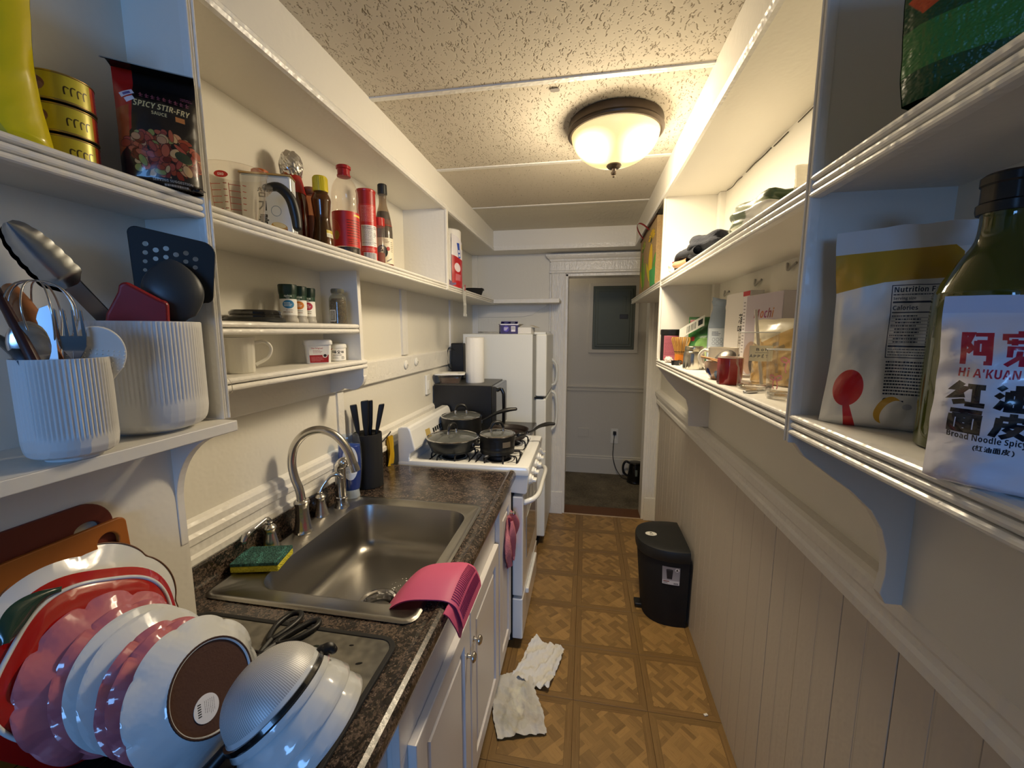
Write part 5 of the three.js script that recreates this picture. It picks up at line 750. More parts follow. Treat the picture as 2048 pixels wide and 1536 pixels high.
// ---------------------------------------------------------------- on the two short shelves
{
  const LABS = ['lowest, widest black plastic dish on the short shelf', 'middle black plastic dish of the short stack on the shelf', 'topmost black plastic dish of the short stack on the shelf'];
  const g = creased(lathe([[0, 0.002], [0.055, 0.002], [0.06, 0.0], [0.064, 0.0], [0.064, 0.006], [0.058, 0.011], [0.05, 0.0115], [0.048, 0.009], [0, 0.009]], 44));
  [[-0.866, 1.5955, -0.968, 1.14], [-0.872, 1.6055, -0.978, 0.98], [-0.874, 1.6155, -0.98, 0.96]].forEach(([x, y, z, s], i) => { const t = thing('plastic_dish', LABS[i], 'dish', [x, y, z], 0, 'black plastic dishes stacked on the short shelf'); mesh('dish_body', g, i ? M.blackGloss : std(0x1d1f1e, 0.5), t).scale.set(s, 1, s); });
  const J = [['#2f7fb5', 'spice jar with blue printed label and green cap', -0.868, -1.1], ['#d07a22', 'spice jar with orange printed label and green cap', -0.876, -1.155], ['#b52a4a', 'spice jar with crimson printed label and green cap', -0.886, -1.21]];
  for (const [col, l, x, z] of J) {
    const t = thing('spice_jar', l, 'spice jar', [x, 1.5955, z], faceCam(x, z), 'green capped spice jars on the short shelf');
    mesh('jar_body', lathe([[0, 0], [0.0235, 0], [0.025, 0.004], [0.025, 0.01], [0.0215, 0.016], [0.0225, 0.03], [0.0225, 0.085], [0, 0.085]], 32), phy(0xe7e4dc, 0.1, { transmission: 0.5, thickness: 0 }), t);
    mesh('spice', lathe([[0, 0.001], [0.0215, 0.001], [0.0215, 0.02], [0, 0.022]], 24), std(0x6e5a3a, 0.9), t);
    mesh('cap', creased(lathe([[0, 0.083], [0.0235, 0.083], [0.0245, 0.09], [0.0255, 0.108], [0.024, 0.111], [0, 0.111]], 32)), std(0x0d2b1e, 0.45), t);
    const lt = tex(256, 256, (k, w, h) => { k.fillStyle = '#f0efea'; k.fillRect(0, 0, w, h); k.fillStyle = '#123a28'; k.fillRect(0, 0, w, 62); k.fillStyle = '#e9efe9'; k.font = 'bold 34px sans-serif'; k.textAlign = 'center'; k.fillText('spice', 128, 38); k.fillRect(112, 48, 32, 6); k.fillStyle = col; k.beginPath(); k.ellipse(128, 126, 62, 50, 0, 0, 7); k.fill(); bars(k, 84, 106, 88, 3, 17, 7, '#ffffff'); bars(k, 70, 214, 120, 1, 12, 9, '#7d5a35'); bars(k, 100, 190, 90, 1, 12, 9, '#8b8578'); });
    mesh('label', label(0.0229, 0.062, 0.022, 0, 2.9), std(0xffffff, 0.45, { map: lt }), t);
  }
  const h = thing('herb_jar', 'glass jar half filled with dried herbs beside the shelf end panel', 'jar', [-0.836, 1.5955, -1.3]);
  const pr = smoothPts([[0, 0], [0.027, 0], [0.0285, 0.004], [0.0285, 0.075], [0.024, 0.092], [0.019, 0.098], [0.019, 0.108]], 30);
  mesh('jar_body', lathe(pr, 36), phy(0xd8d8cc, 0.03, { transmission: 0.9, thickness: 0 }), h);
  mesh('dried_herbs', lathe([[0, 0.002], [0.0265, 0.003], [0.027, 0.05], [0.026, 0.076], [0.018, 0.085], [0, 0.07]], 30), std(0xffffff, 0.95, { map: dataTex(128, (u, v) => { const a = wrapN(u * 40, v * 40, 40, 3), b = wrapN(u * 22, v * 22, 22, 8), k = 0.5 + 0.7 * a; return [0.5 * k + 0.1 * b, 0.45 * k, 0.27 * k]; }, [3, 2], true), bumpMap: brush, bumpScale: 0.01 }), h);
  mesh('stopper', creased(lathe([[0, 0.102], [0.0195, 0.102], [0.0215, 0.106], [0.0215, 0.114], [0.019, 0.117], [0, 0.117]], 30)), phy(0x8f8d7c, 0.2, { transmission: 0.5, thickness: 0 }), h);
  mesh('label', label(0.0291, 0.038, 0.008, faceCam(-0.836, -1.3) - 0.7, 0.8), std(0xffffff, 0.5, { map: tex(96, 128, (k, w, h2) => { k.fillStyle = '#8d887a'; k.fillRect(0, 0, w, h2); k.strokeStyle = '#efece2'; k.lineWidth = 8; k.strokeRect(4, 4, w - 8, h2 - 8); bars(k, 18, 20, 60, 6, 15, 4, '#e9e5da'); }) }), h);
  const m = thing('mug', 'plain white mug on the lower short shelf beside the stair of wire', 'mug', [-0.868, 1.4665, -0.905]);
  m.userData.label = 'plain white mug standing on the lower short shelf under the black plastic dishes';
  mesh('mug_body', creased(lathe([[0, 0], [0.034, 0], [0.036, 0.002], [0.0385, 0.088], [0.04, 0.09], [0.0375, 0.09], [0.033, 0.006], [0, 0.005]], 44), 0.8), std(0xe6e3d8, 0.3), m);
  mesh('handle', tube([[0.022, 0.075, -0.03], [0.036, 0.078, -0.05], [0.044, 0.06, -0.062], [0.038, 0.035, -0.054], [0.022, 0.018, -0.03]], 0.0045, 30, 10), std(0xe6e3d8, 0.3), m);
  const t1 = thing('seasoning_tub', 'squarish white tub with red printed lower half on the lower short shelf', 'tub', [-0.87, 1.4665, -1.225], 0.75);
  const R = (w, y) => rrPts(w * 1.1, w * 0.85, 0.012, 5).map(([x, z]) => [x, y * 1.08, z]);
  mesh('tub_body', loft([R(0.064, 0), R(0.066, 0.003), R(0.071, 0.058)]), M.whitePlastic, t1); mesh('lid', loft([R(0.076, 0.056), R(0.077, 0.058), R(0.077, 0.066), R(0.072, 0.07), R(0.066, 0.071)]), M.whitePlastic, t1);
  mesh('front_print', sheet(4, 4, (u, v) => [(u - 0.5) * (0.055 + 0.005 * v), 0.003 + v * 0.054, 0.0285 + 0.002 * v], 0.0005), std(0xffffff, 0.45, { map: tex(256, 256, (k, w, h2) => { k.fillStyle = '#eeeae2'; k.fillRect(0, 0, w, h2); k.fillStyle = '#a31d22'; k.fillRect(0, 140, w, 116); k.font = 'bold 26px sans-serif'; k.fillText('The Original', 26, 46); bars(k, 50, 66, 130, 3, 18, 6, '#9d4f4c'); bars(k, 20, 168, 170, 5, 15, 5, '#d99a95'); k.fillStyle = '#ece5dc'; k.beginPath(); k.arc(206, 150, 34, 0, 7); k.fill(); k.fillStyle = '#2a1a18'; k.beginPath(); k.arc(206, 150, 22, 0, 7); k.fill(); }) }), t1);
  const t2 = thing('seasoning_tub', 'round white tub with black brush lettering beside the red printed tub', 'tub', [-0.868, 1.4665, -1.325]);
  mesh('tub_body', lathe([[0, 0], [0.029, 0], [0.031, 0.003], [0.032, 0.048], [0, 0.048]], 36), M.whitePlastic, t2); mesh('lid', creased(lathe([[0, 0.046], [0.034, 0.046], [0.0345, 0.049], [0.033, 0.057], [0.03, 0.059], [0, 0.059]], 36)), M.whitePlastic, t2);
  mesh('label', label(0.0316, 0.042, 0.003, faceCam(-0.868, -1.325) - 0.05, 2.4, 0.0325), std(0xffffff, 0.45, { map: tex(256, 160, (k, w, h2) => { k.fillStyle = '#f0ede6'; k.fillRect(0, 0, w, h2); k.fillStyle = '#b3232b'; k.beginPath(); k.moveTo(60, 4); k.lineTo(96, 4); k.lineTo(78, 22); k.fill(); glyph(k, G.wei, 90, 26, 44, 6, '#1b1a18'); glyph(k, G.quan, 140, 30, 40, 6, '#1b1a18'); glyph(k, G.wei, 186, 32, 36, 5, '#1b1a18'); bars(k, 96, 86, 120, 1, 10, 8, '#444'); bars(k, 90, 110, 70, 2, 16, 6, '#777'); bars(k, 190, 108, 50, 3, 14, 7, '#333'); }) }), t2);
}
// ---------------------------------------------------------------- crocks and utensils
const matCrock = phy(0xd9d9d8, 0.5, { clearcoat: 0.15, clearcoatRoughness: 0.4 });
function crock(lab, pos, r, h, ribs, y0, y1) {
  const c = thing('utensil_crock', lab, 'utensil crock', pos);
  const N = ribs * 6, rows = [];
  const prof = smoothPts([[r * 0.6, 0.004], [r * 0.8, 0.006], [r * 0.95, h * 0.09], [r, h * 0.2]], 12).concat(Array.from({ length: 14 }, (_, i) => [r, h * 0.2 + (h * 0.99 - h * 0.2) * (i + 1) / 14]), [[r * 0.985, h], [r * 0.95, h * 0.995], [r * 0.93, h * 0.9], [r * 0.92, h * 0.1], [r * 0.01, h * 0.08]]);
  for (const [R, y] of prof) { const rb_ = R > r * 0.99 && y > y0 && y < y1; rows.push(Array.from({ length: N }, (_, j) => { const a = j / N * Math.PI * 2, q = R - (rb_ ? 0.0016 * (0.5 + 0.5 * Math.cos(j / 6 * Math.PI * 2)) : 0); return [Math.sin(a) * q, y, Math.cos(a) * q]; })); }
  mesh('crock_body', creased(loft(rows, true, [true, false]), 0.9), matCrock, c);
  mesh('foot_ring', creased(lathe([[r * 0.5, 0], [r * 0.6, 0], [r * 0.62, 0.003], [r * 0.58, 0.006], [r * 0.5, 0.006]], 40)), matCrock, c);
  return c;
}
const BX = -0.748, BZ = -0.59, SX = -0.694, SZ = -0.438, CRY = 1.4005;
crock('larger ribbed white crock holding black slotted turner, red spatula and tongs', [BX, CRY, BZ], 0.08, 0.188, 84, 0.05, 0.187);
crock('smaller ribbed white crock holding whisk, wooden spoon and cutlery', [SX, CRY, SZ], 0.0475, 0.137, 64, 0.035, 0.136);
const basis = (p, right, up) => { const R = V(...right).normalize(), U = V(...up).normalize(), N = R.clone().cross(U).normalize(); U.crossVectors(N, R); return new THREE.Matrix4().makeBasis(R, U, N).setPosition(...p); };
const utensil = (name, lab, cat) => thing(name, lab, cat);
{
  const t = utensil('slotted_turner', 'black slotted turner with round holes standing in the larger crock', 'turner');
  const s = rrect(0.118, 0.122, 0.016, 0, 0.061), P = [];
  s.curves.length = 0; const sh = shape([...arc(-0.047, 0.112, 0.012, Math.PI, Math.PI / 2, 5), ...arc(0.04, 0.098, 0.02, Math.PI / 2, 0, 6), ...arc(0.047, 0.022, 0.012, 0, -Math.PI / 2, 4), [0.012, -0.004], [0.012, -0.02], [-0.012, -0.02], [-0.012, -0.004], ...arc(-0.04, 0.01, 0.008, -Math.PI / 2, -Math.PI, 3)]);
  for (let i = 0; i < 6; i++) for (let j = 0; j < 5 - (i % 2); j++) { const x = -0.036 + i * 0.0135, y = 0.098 - (i % 2) * 0.0065 - j * 0.0145 - i * 0.0012; if (j * 2 + i < 8) { const h = new THREE.Path(); h.absarc(x, y, 0.0052 - 0.0004 * j, 0, Math.PI * 2, true); sh.holes.push(h); } }
  const m = basis([-0.722, 1.618, -0.622], [0.72, -0.10, -0.69], [0.03, 1, 0.06]);
  mesh('turner_blade', extr(sh, 0.004, 0.001, 1, 10).applyMatrix4(m), std(0x0c0c0d, 0.6), t);
  mesh('handle', rod([-0.722, 1.6, -0.621], [-0.765, 1.425, -0.585], 0.0055, 0.005), std(0x4a4a48, 0.35, { metalness: 0.6 }), t);
  const l = utensil('serving_spoon', 'dark grey rounded spoon standing in front of the slotted turner in the larger crock', 'spoon');
  const R = []; for (let i = 0; i <= 24; i++) { const v = i / 24, w = v < 0.12 ? 0.011 + 0.012 * (v / 0.12) ** 2 : 0.0015 + 0.0405 * Math.pow(Math.max(0, Math.sin(Math.PI * Math.min(1, 0.14 + 0.86 * (v - 0.0)) ** 1.25)), 0.72); R.push(Array.from({ length: 20 }, (_, j) => { const a = j / 20 * Math.PI * 2, c = Math.cos(a), q = Math.sin(a); return [c * w, v * 0.108, (q > 0 ? q * 0.019 : q * 0.004) * Math.sin(Math.PI * Math.min(1, 0.1 + v * 0.92)) + 0.002]; })); }
  const ml = basis([-0.694, 1.585, -0.603], [0.66, 0.0, -0.75], [0.17, 1, -0.15]);
  mesh('spoon_bowl', loft(R).applyMatrix4(ml), std(0x35383a, 0.42), l); mesh('handle', rod([-0.693, 1.592, -0.604], [-0.76, 1.425, -0.6], 0.008, 0.006), std(0x35383a, 0.42), l);
  const r = utensil('silicone_spatula', 'dark red silicone spatula in the larger crock', 'spatula');
  const mr = basis([-0.71, 1.576, -0.553], [0.70, -0.12, -0.70], [0.05, 1, 0.1]).multiply(new THREE.Matrix4().makeScale(0.82, 1, 1));
  mesh('spatula_head', extr(shape([[-0.047, 0], [-0.045, 0.02], [-0.03, 0.055], ...arc(-0.018, 0.06, 0.012, Math.PI * 0.85, Math.PI * 0.4, 4), [0.032, 0.052], ...arc(0.036, 0.042, 0.009, Math.PI * 0.4, 0, 3), [0.047, 0.015], [0.047, -0.03], [-0.047, -0.03]]), 0.014, 0.005, 3).applyMatrix4(mr), std(0x8c0d16, 0.42), r);
  mesh('handle', rod([-0.714, 1.57, -0.541], [-0.745, 1.42, -0.6], 0.008), std(0x8c0d16, 0.42), r);
  const k = utensil('kitchen_tongs', 'steel tongs with scalloped heads leaning left out of the larger crock', 'tongs');
  const up = [-0.035, 0.113, 0.1], n = 28, sc = [];
  for (const side of [0, 1]) {
    const rows = []; for (let i = 0; i <= n; i++) { const v = i / n, w = 0.5 * (v < 0.12 ? 0.02 + 0.02 * v / 0.12 : (0.044 + 0.003 * Math.abs(Math.sin(v * 22))) * Math.pow(Math.max(0.0, 1 - Math.pow((v - 0.12) / 0.89, 3.2)), 0.5) + 0.002); rows.push(Array.from({ length: 13 }, (_, j) => { const u = j / 12 * 2 - 1; return [u * w, v * 0.1, (1 - u * u) * 0.012 * Math.min(1, v * 6)]; })); }
    const g = loft(rows, false, [false, false]); if (side) g.scale(1, 1, -1).translate(-0.008, -0.004, -0.014); sc.push(g);
  }
  const mt = basis([-0.772, 1.640, -0.513], [0.62, 0.5, -0.6], up);
  mesh('tong_head', [sc[0].applyMatrix4(mt)], std(0xb4b9c0, 0.28, { metalness: 1 }), k); mesh('tong_head', [sc[1].applyMatrix4(mt)], std(0x8b9097, 0.35, { metalness: 1 }), k);
  mesh('tong_arm', [0, -0.012].map((o) => new THREE.BoxGeometry(0.021, 0.2, 0.0015).translate(0, -0.095, o).applyMatrix4(basis([-0.772, 1.642, -0.513], [0.62, 0.5, -0.6], [-0.05, 0.16, 0.12]))), std(0x9a9794, 0.3, { metalness: 1 }), k);
}
{ // the smaller crock
  const inC = [SX, 1.42, SZ];
  const w = utensil('whisk', 'wire balloon whisk in the smaller crock', 'whisk'); const wires = [];
  for (let i = 0; i < 4; i++) { const a = i * Math.PI / 4 + 0.3, c = Math.cos(a), s = Math.sin(a), ax = V(-0.03, 1, 0.02).normalize(); const at = (o, t) => { const p = V(-0.70, 1.50, -0.432).addScaledVector(ax, t); return [p.x + c * o, p.y, p.z + s * o]; }; wires.push(tube([at(-0.005, 0), at(-0.025, 0.06), at(-0.033, 0.1), at(-0.022, 0.13), at(0, 0.138), at(0.022, 0.13), at(0.033, 0.1), at(0.025, 0.06), at(0.005, 0)], 0.0011, 50, 6)); }
  mesh('wires', wires, M.chrome, w).userData.kind = 'stuff'; mesh('handle', rod([-0.69, 1.41, -0.44], [-0.693, 1.505, -0.44], 0.009), M.nickel, w);
  const b = utensil('wooden_spoon', 'light wooden spoon handle leaning inside the whisk wires', 'spoon');
  mesh('handle', taperTube([[-0.675, 1.42, -0.43], [-0.695, 1.52, -0.428], [-0.712, 1.57, -0.428], [-0.733, 1.605, -0.43], [-0.75, 1.627, -0.43]], [0.006, 0.009, 0.0135, 0.0125, 0.0085], 24, 12), std(0x9a6238, 0.6), b);
  const d = utensil('wooden_spatula', 'dark brown wooden spatula at the crock edge beside the whisk', 'spatula');
  mesh('blade', taperTube([[-0.672, 1.42, -0.42], [-0.68, 1.53, -0.402], [-0.697, 1.575, -0.4], [-0.72, 1.62, -0.4], [-0.745, 1.665, -0.4]], [0.007, 0.008, 0.006, 0.005, 0.0045], 24, 10), std(0x3a1712, 0.4), d);
  const cut = (lab, a, bpt, head) => { const s = utensil('table_spoon', lab, 'spoon'); mesh('handle', rod(a, bpt, 0.003, 0.0025, 8), M.chrome, s); const g = new THREE.SphereGeometry(1, 20, 12).scale(0.021, 0.033, 0.006); const dir = V(bpt[0] - a[0], bpt[1] - a[1], bpt[2] - a[2]); g.applyMatrix4(basis(head, [0.5, 0.1, -0.7], dir.toArray())); mesh('spoon_bowl', g, M.chrome, s); };
  cut('steel spoon with bowl just above the smaller crock rim', [-0.685, 1.42, -0.425], [-0.69, 1.54, -0.412], [-0.692, 1.553, -0.408]);
  const f = utensil('fork', 'steel fork with tines upward behind the white rice paddle', 'fork');
  const mf = basis([-0.673, 1.545, -0.44], [0.75, 0, -0.65], [0.12, 1, 0.05]);
  mesh('handle', rod([-0.69, 1.42, -0.44], [-0.674, 1.548, -0.44], 0.003), M.chrome, f);
  mesh('fork_head', extr(shape([[-0.004, -0.01], [0.004, -0.01], [0.013, 0.008], [0.015, 0.03], ...[0.012, 0.004, -0.004, -0.012].flatMap((x) => [[x + 0.0022, 0.022], [x + 0.0015, 0.055], [x - 0.0005, 0.058], [x - 0.0022, 0.022]]), [-0.013, 0.008]]), 0.002, 0.0004, 1).applyMatrix4(mf), M.chrome, f);
  const kn = utensil('table_knife', 'serrated steel table knife standing upright in the smaller crock', 'knife');
  mesh('blade', extr(shape([[-0.007, 0], ...Array.from({ length: 18 }, (_, i) => [-0.008 + 0.0012 * (i & 1), 0.01 + i * 0.0055]), [-0.004, 0.112], [0.004, 0.116], [0.008, 0.1], [0.007, 0]]), 0.0016, 0.0003, 1).applyMatrix4(basis([-0.681, 1.49, -0.418], [0.7, 0, -0.7], [-0.06, 1, 0.02])), std(0xb9bcc0, 0.3, { metalness: 1 }), kn);
  const c2 = utensil('table_knife', 'blunt steel knife tip leaning outward at the crock edge nearest the camera', 'knife');
  mesh('blade', taperTube([[-0.675, 1.42, -0.41], [-0.69, 1.535, -0.4], [-0.712, 1.555, -0.398], [-0.745, 1.575, -0.396]], [0.004, 0.007, 0.009, 0.003], 20, 8), std(0x5a6470, 0.35, { metalness: 1 }), c2);
  const p = utensil('rice_paddle', 'white plastic rice paddle with dimpled blade leaning over the crock rim', 'rice paddle');
  const mp = basis([-0.679, 1.512, -0.463], [0.56, -0.14, -0.82], [0.32, 0.93, -0.12]);
  const bl = shape([...arc(0, 0.03, 0.031, -0.45, Math.PI + 0.45, 26, 0.04), [-0.012, -0.02], [0.012, -0.02]]);
  mesh('paddle_blade', extr(bl, 0.005, 0.0018, 2).applyMatrix4(mp), M.whitePlastic, p);
  const dots = []; for (let i = 0; i < 11; i++) for (let j = 0; j < 8; j++) { const x = -0.028 + i * 0.0056, y = -0.002 + j * 0.0056; if (Math.hypot(x / 0.034, (y - 0.03) / 0.037) < 0.93) dots.push(new THREE.SphereGeometry(0.0012, 6, 4).translate(x, y, 0.005)); }
  mesh('dimples', mg(dots).applyMatrix4(mp), M.whitePlastic, p).userData.kind = 'stuff'; mesh('handle', rod([-0.70, 1.415, -0.45], [-0.683, 1.5, -0.462], 0.006, 0.008), M.whitePlastic, p);
}
// ---------------------------------------------------------------- on the shelf above the crocks
{
  const turn = faceCam(-0.77, -0.6);
  const can = tex(512, 128, (k, w, h) => { k.fillStyle = '#c9bd3a'; k.fillRect(0, 0, w, h); k.fillStyle = '#8a1622'; k.fillRect(360, 0, 152, h); k.fillStyle = '#c4501f'; k.fillRect(342, 0, 20, h); k.fillStyle = '#7c5866'; for (const x of [60, 100, 40]) { k.beginPath(); k.ellipse(x + 20, 62, 52, 40, 0, 0, 7); k.fill(); } k.fillStyle = '#93707a'; for (let i = 0; i < 26; i++) { k.beginPath(); k.arc(30 + hash(i, 1) * 130, 30 + hash(i, 2) * 66, 10, 0, 7); k.fill(); } k.strokeStyle = '#3a3010'; k.lineWidth = 6; for (let i = 0; i < 4; i++) { k.beginPath(); k.moveTo(236 + i * 24, 96); k.quadraticCurveTo(228 + i * 24, 40, 252 + i * 24, 62 - 8 * (i & 1)); k.stroke(); } bars(k, 390, 24, 100, 5, 18, 6, '#e2b38e'); });
  const cm = std(0xffffff, 0.3, { map: can, metalness: 0.15 });
  ['lowest yellow labelled can of the stack of three beside the noodle sauce pouch', 'middle yellow labelled can of the stack of three on the shelf', 'topmost yellow labelled can of the stack of three on the shelf'].forEach((l, i) => {
    const c = thing('food_can', l, 'can', [-0.787 + 0.001 * i, SH + i * 0.0425, -0.538], 0, 'stacked yellow cans on the shelf above the crocks');
    mesh('can_body', lathe([[0, 0.001], [0.0345, 0.001], [0.037, 0.003], [0.037, 0.04], [0.0345, 0.042], [0, 0.0405]], 44), std(0xa8a6a2, 0.3, { metalness: 1 }), c);
    mesh('label', label(0.0373, 0.034, 0.004, turn + 0.35, 4.2), cm, c);
    mesh('seam', [new THREE.TorusGeometry(0.037, 0.0012, 6, 44).rotateX(Math.PI / 2).translate(0, 0.0395, 0), new THREE.TorusGeometry(0.037, 0.0012, 6, 44).rotateX(Math.PI / 2).translate(0, 0.0025, 0)], std(0xb9a265, 0.3, { metalness: 1 }), c);
  });
  const y = thing('snack_bag', 'bright yellow printed plastic bag beside the stacked cans', 'bag', [-0.77, SH, -0.432], faceCam(-0.77, -0.432) - 0.1);
  mesh('bag_body', pouch(0.135, 0.24, 0.06, { sd: 4, crumple: 0.1, waist: 0.14, seal: 0.05 }), phy(0xffffff, 0.2, { clearcoat: 0.5, map: tex(256, 384, (k, w, h) => { k.fillStyle = '#d8c814'; k.fillRect(0, 0, w, h); k.fillStyle = '#b9b53c'; k.fillRect(0, 250, w, 134); k.fillStyle = '#d8c814'; k.beginPath(); k.moveTo(100, 230); k.lineTo(256, 220); k.lineTo(256, 384); k.lineTo(190, 384); k.fill(); k.fillStyle = '#d9cf86'; k.beginPath(); k.ellipse(130, 150, 60, 90, 0.1, 0, 7); k.fill(); k.fillStyle = '#b07a26'; k.beginPath(); k.ellipse(150, 190, 22, 18, 0, 0, 7); k.fill(); k.fillStyle = '#e9e4b0'; k.beginPath(); k.ellipse(150, 100, 20, 50, 0.1, 0, 7); k.fill(); }) }), y);
  const s = thing('sauce_pouch', 'black sauce pouch with a picture of stir fry leaning against the shelf partition', 'pouch', [-0.727, SH + 0.001, -0.636], 0.80);
  const pt = tex(512, 768, (k, w, h) => {
    k.fillStyle = '#141010'; k.fillRect(0, 0, w, h); k.fillStyle = '#b1201c'; k.beginPath(); k.moveTo(0, 0); k.lineTo(150, 0); k.lineTo(120, 90); k.lineTo(90, 420); k.lineTo(0, 520); k.fill(); k.fillStyle = '#a34a20'; k.beginPath(); k.moveTo(0, 300); k.lineTo(86, 260); k.lineTo(70, 520); k.lineTo(0, 600); k.fill();
    k.save(); k.translate(30, 190); k.rotate(-0.5); k.fillStyle = '#d8d4de'; k.fillRect(0, 0, 90, 34); k.fillRect(10, 44, 60, 30); k.fillStyle = '#6a5a92'; k.fillRect(20, 8, 50, 18); k.restore(); k.fillStyle = '#141010'; k.fillRect(120, 0, w, 110);
    k.fillStyle = '#8a4a56'; for (let i = 0; i < 9; i++) { k.fillRect(150 + i * 36, 168, 26, 6); k.fillRect(158 + i * 36, 156, 6, 34); k.fillRect(152 + i * 36, 184, 22, 5); } k.beginPath(); k.arc(380, 130, 18, 0, 7); k.stroke(); bars(k, 410, 118, 90, 2, 14, 8, '#8a4a56');
    k.fillStyle = '#d8c48a'; k.font = 'italic bold 58px sans-serif'; k.fillText('SPICY STIR-FRY', 110, 262, 350); k.font = 'bold 32px sans-serif'; k.fillText('SAUCE', 220, 302); k.fillStyle = '#c77a3c'; k.fillRect(370, 280, 60, 34);
    seed = 9; for (let i = 0; i < 150; i++) { const a = rr(0, 7), d = Math.sqrt(rnd()), x = 270 + Math.cos(a) * d * 235, y = 560 + Math.sin(a) * d * 150; k.fillStyle = ['#9c3d22', '#b5573a', '#7f2416', '#c58a5e', '#8d8f4a', '#6d1d12', '#caa06a', '#a54636'][Math.floor(rr(0, 7.99))]; k.beginPath(); k.ellipse(x, y, rr(18, 46), rr(12, 30), rr(0, 3), 0, 7); k.fill(); k.strokeStyle = 'rgba(40,8,4,0.55)'; k.lineWidth = 4; k.stroke(); }
    k.fillStyle = '#2c3a26'; k.beginPath(); k.ellipse(400, 560, 56, 36, 0.3, 0, 7); k.fill(); k.fillStyle = '#141010'; k.fillRect(0, 716, w, 52); k.fillStyle = '#b8b0a4'; k.font = 'bold 24px sans-serif'; k.fillText('SERVING SUGGESTION', 190, 742); bars(k, 260, 752, 190, 1, 10, 10, '#b8b0a4');
  });
  mesh('pouch_body', pouch(0.108, 0.188, 0.054, { sd: 2, crumple: 0.12, waist: 0.02, seal: 0.14, flat: 0.5, lean: -0.012 }), phy(0xffffff, 0.3, { clearcoat: 0.4, map: pt }), s);
  mesh('folded_top', sheet(14, 8, (u, v) => [(u - 0.5) * 0.108 - 0.01 * v * (u < 0.5 ? 1 - 2 * u : 0), 0.186 + 0.012 * Math.sin(v * 2.2) - 0.014 * v + 0.006 * (u - 0.5), -0.012 + 0.034 * v], 0.001), M.blackGloss, s);
  mesh('corner_tab', loft([[[0.032, 0.002, 0.01], [0.058, 0.004, 0.006], [0.05, 0.004, 0.03]], [[0.046, -0.004, 0.034], [0.052, -0.004, 0.032], [0.049, -0.002, 0.038]]]), M.blackGloss, s);
}
// ---------------------------------------------------------------- cutting boards
function board(lab, hx, top, z0, z1, col, r, hole, lean) {
  const b = thing('cutting_board', lab, 'cutting board', [hx, CT + 0.001, 0]);
  const H = top - CT - 0.001, s = shape([[z0, 0], [z1, 0], [z1, H - 0.02], [z1 - 0.02, H], ...arc(z0 + r, H - r, r, Math.PI / 2, Math.PI, 10)].map(([z, y]) => [z, y]));
  const h = new THREE.Path(); h.absellipse(hole[0], hole[1] - CT, hole[2], hole[3], 0, Math.PI * 2, true, 0); s.holes.push(h);
  mesh('board_body', boxUV(extr(s, 0.009, 0.002, 2).rotateY(-Math.PI / 2).rotateZ(lean)), std(col, 0.55, { bumpMap: brush, bumpScale: 0.0006 }), b);
}
board('dark reddish brown cutting board with oval hole, rearmost against the white wall', -0.806, 1.283, -0.562, -0.12, 0x6b2410, 0.045, [-0.523, 1.236, 0.019, 0.014], 0.06);
board('orange brown cutting board with round hole in front of the reddish board', -0.792, 1.242, -0.575, -0.15, 0xa65c14, 0.012, [-0.543, 1.206, 0.0165, 0.0165], 0.075);
// ---------------------------------------------------------------- plates in the dish rack
function plateGeo(r, depth, base, n = 0, amp = 0, edge = 0.004, bump = 0) {  // back side up: the foot ring at y = depth
  const prof = [[0.0, depth - 0.006], [base - 0.006, depth - 0.006], [base - 0.004, depth], [base, depth], [base + 0.003, depth - 0.004], [base + (r - base) * 0.35, depth * 0.62], [r * 0.93, depth * 0.16], [r, 0.0], [r + 0.001, -edge * 0.6], [r - 0.002, -edge], [r * 0.92, depth * 0.16 - edge], [base + (r - base) * 0.3, depth * 0.6 - edge], [base - 0.01, depth - 0.012], [0, depth - 0.012]];
  const g = lathe(smoothPts(prof.slice(4, 8), 10).length ? [...prof.slice(0, 4), ...smoothPts(prof.slice(4, 8), 14), ...prof.slice(8)] : prof, 128), p = g.attributes.position;
  if (n) for (let i = 0; i < p.count; i++) {
    const x = p.getX(i), y = p.getY(i), z = p.getZ(i), R = Math.hypot(x, z), a = Math.atan2(x, z), t = Math.max(0, (R - base - 0.006) / (r - base)), c = Math.abs(Math.cos(a * n / 2)), w = Math.pow(t, 1.6);
    const k = 1 + amp * w * (Math.pow(c, 0.6) - 0.6); p.setXYZ(i, x * k, y + w * bump * (c - 0.6), z * k);
  }
  g.computeVertexNormals(); return creased(g, 0.9);
}
const tilt = (o, n, spin = 0) => { o.quaternion.setFromUnitVectors(V(0, 1, 0), V(...n).normalize()).multiply(new THREE.Quaternion().setFromAxisAngle(V(0, 1, 0), spin)); return o; };
const PN = [0.943, 0.335, 0.0];
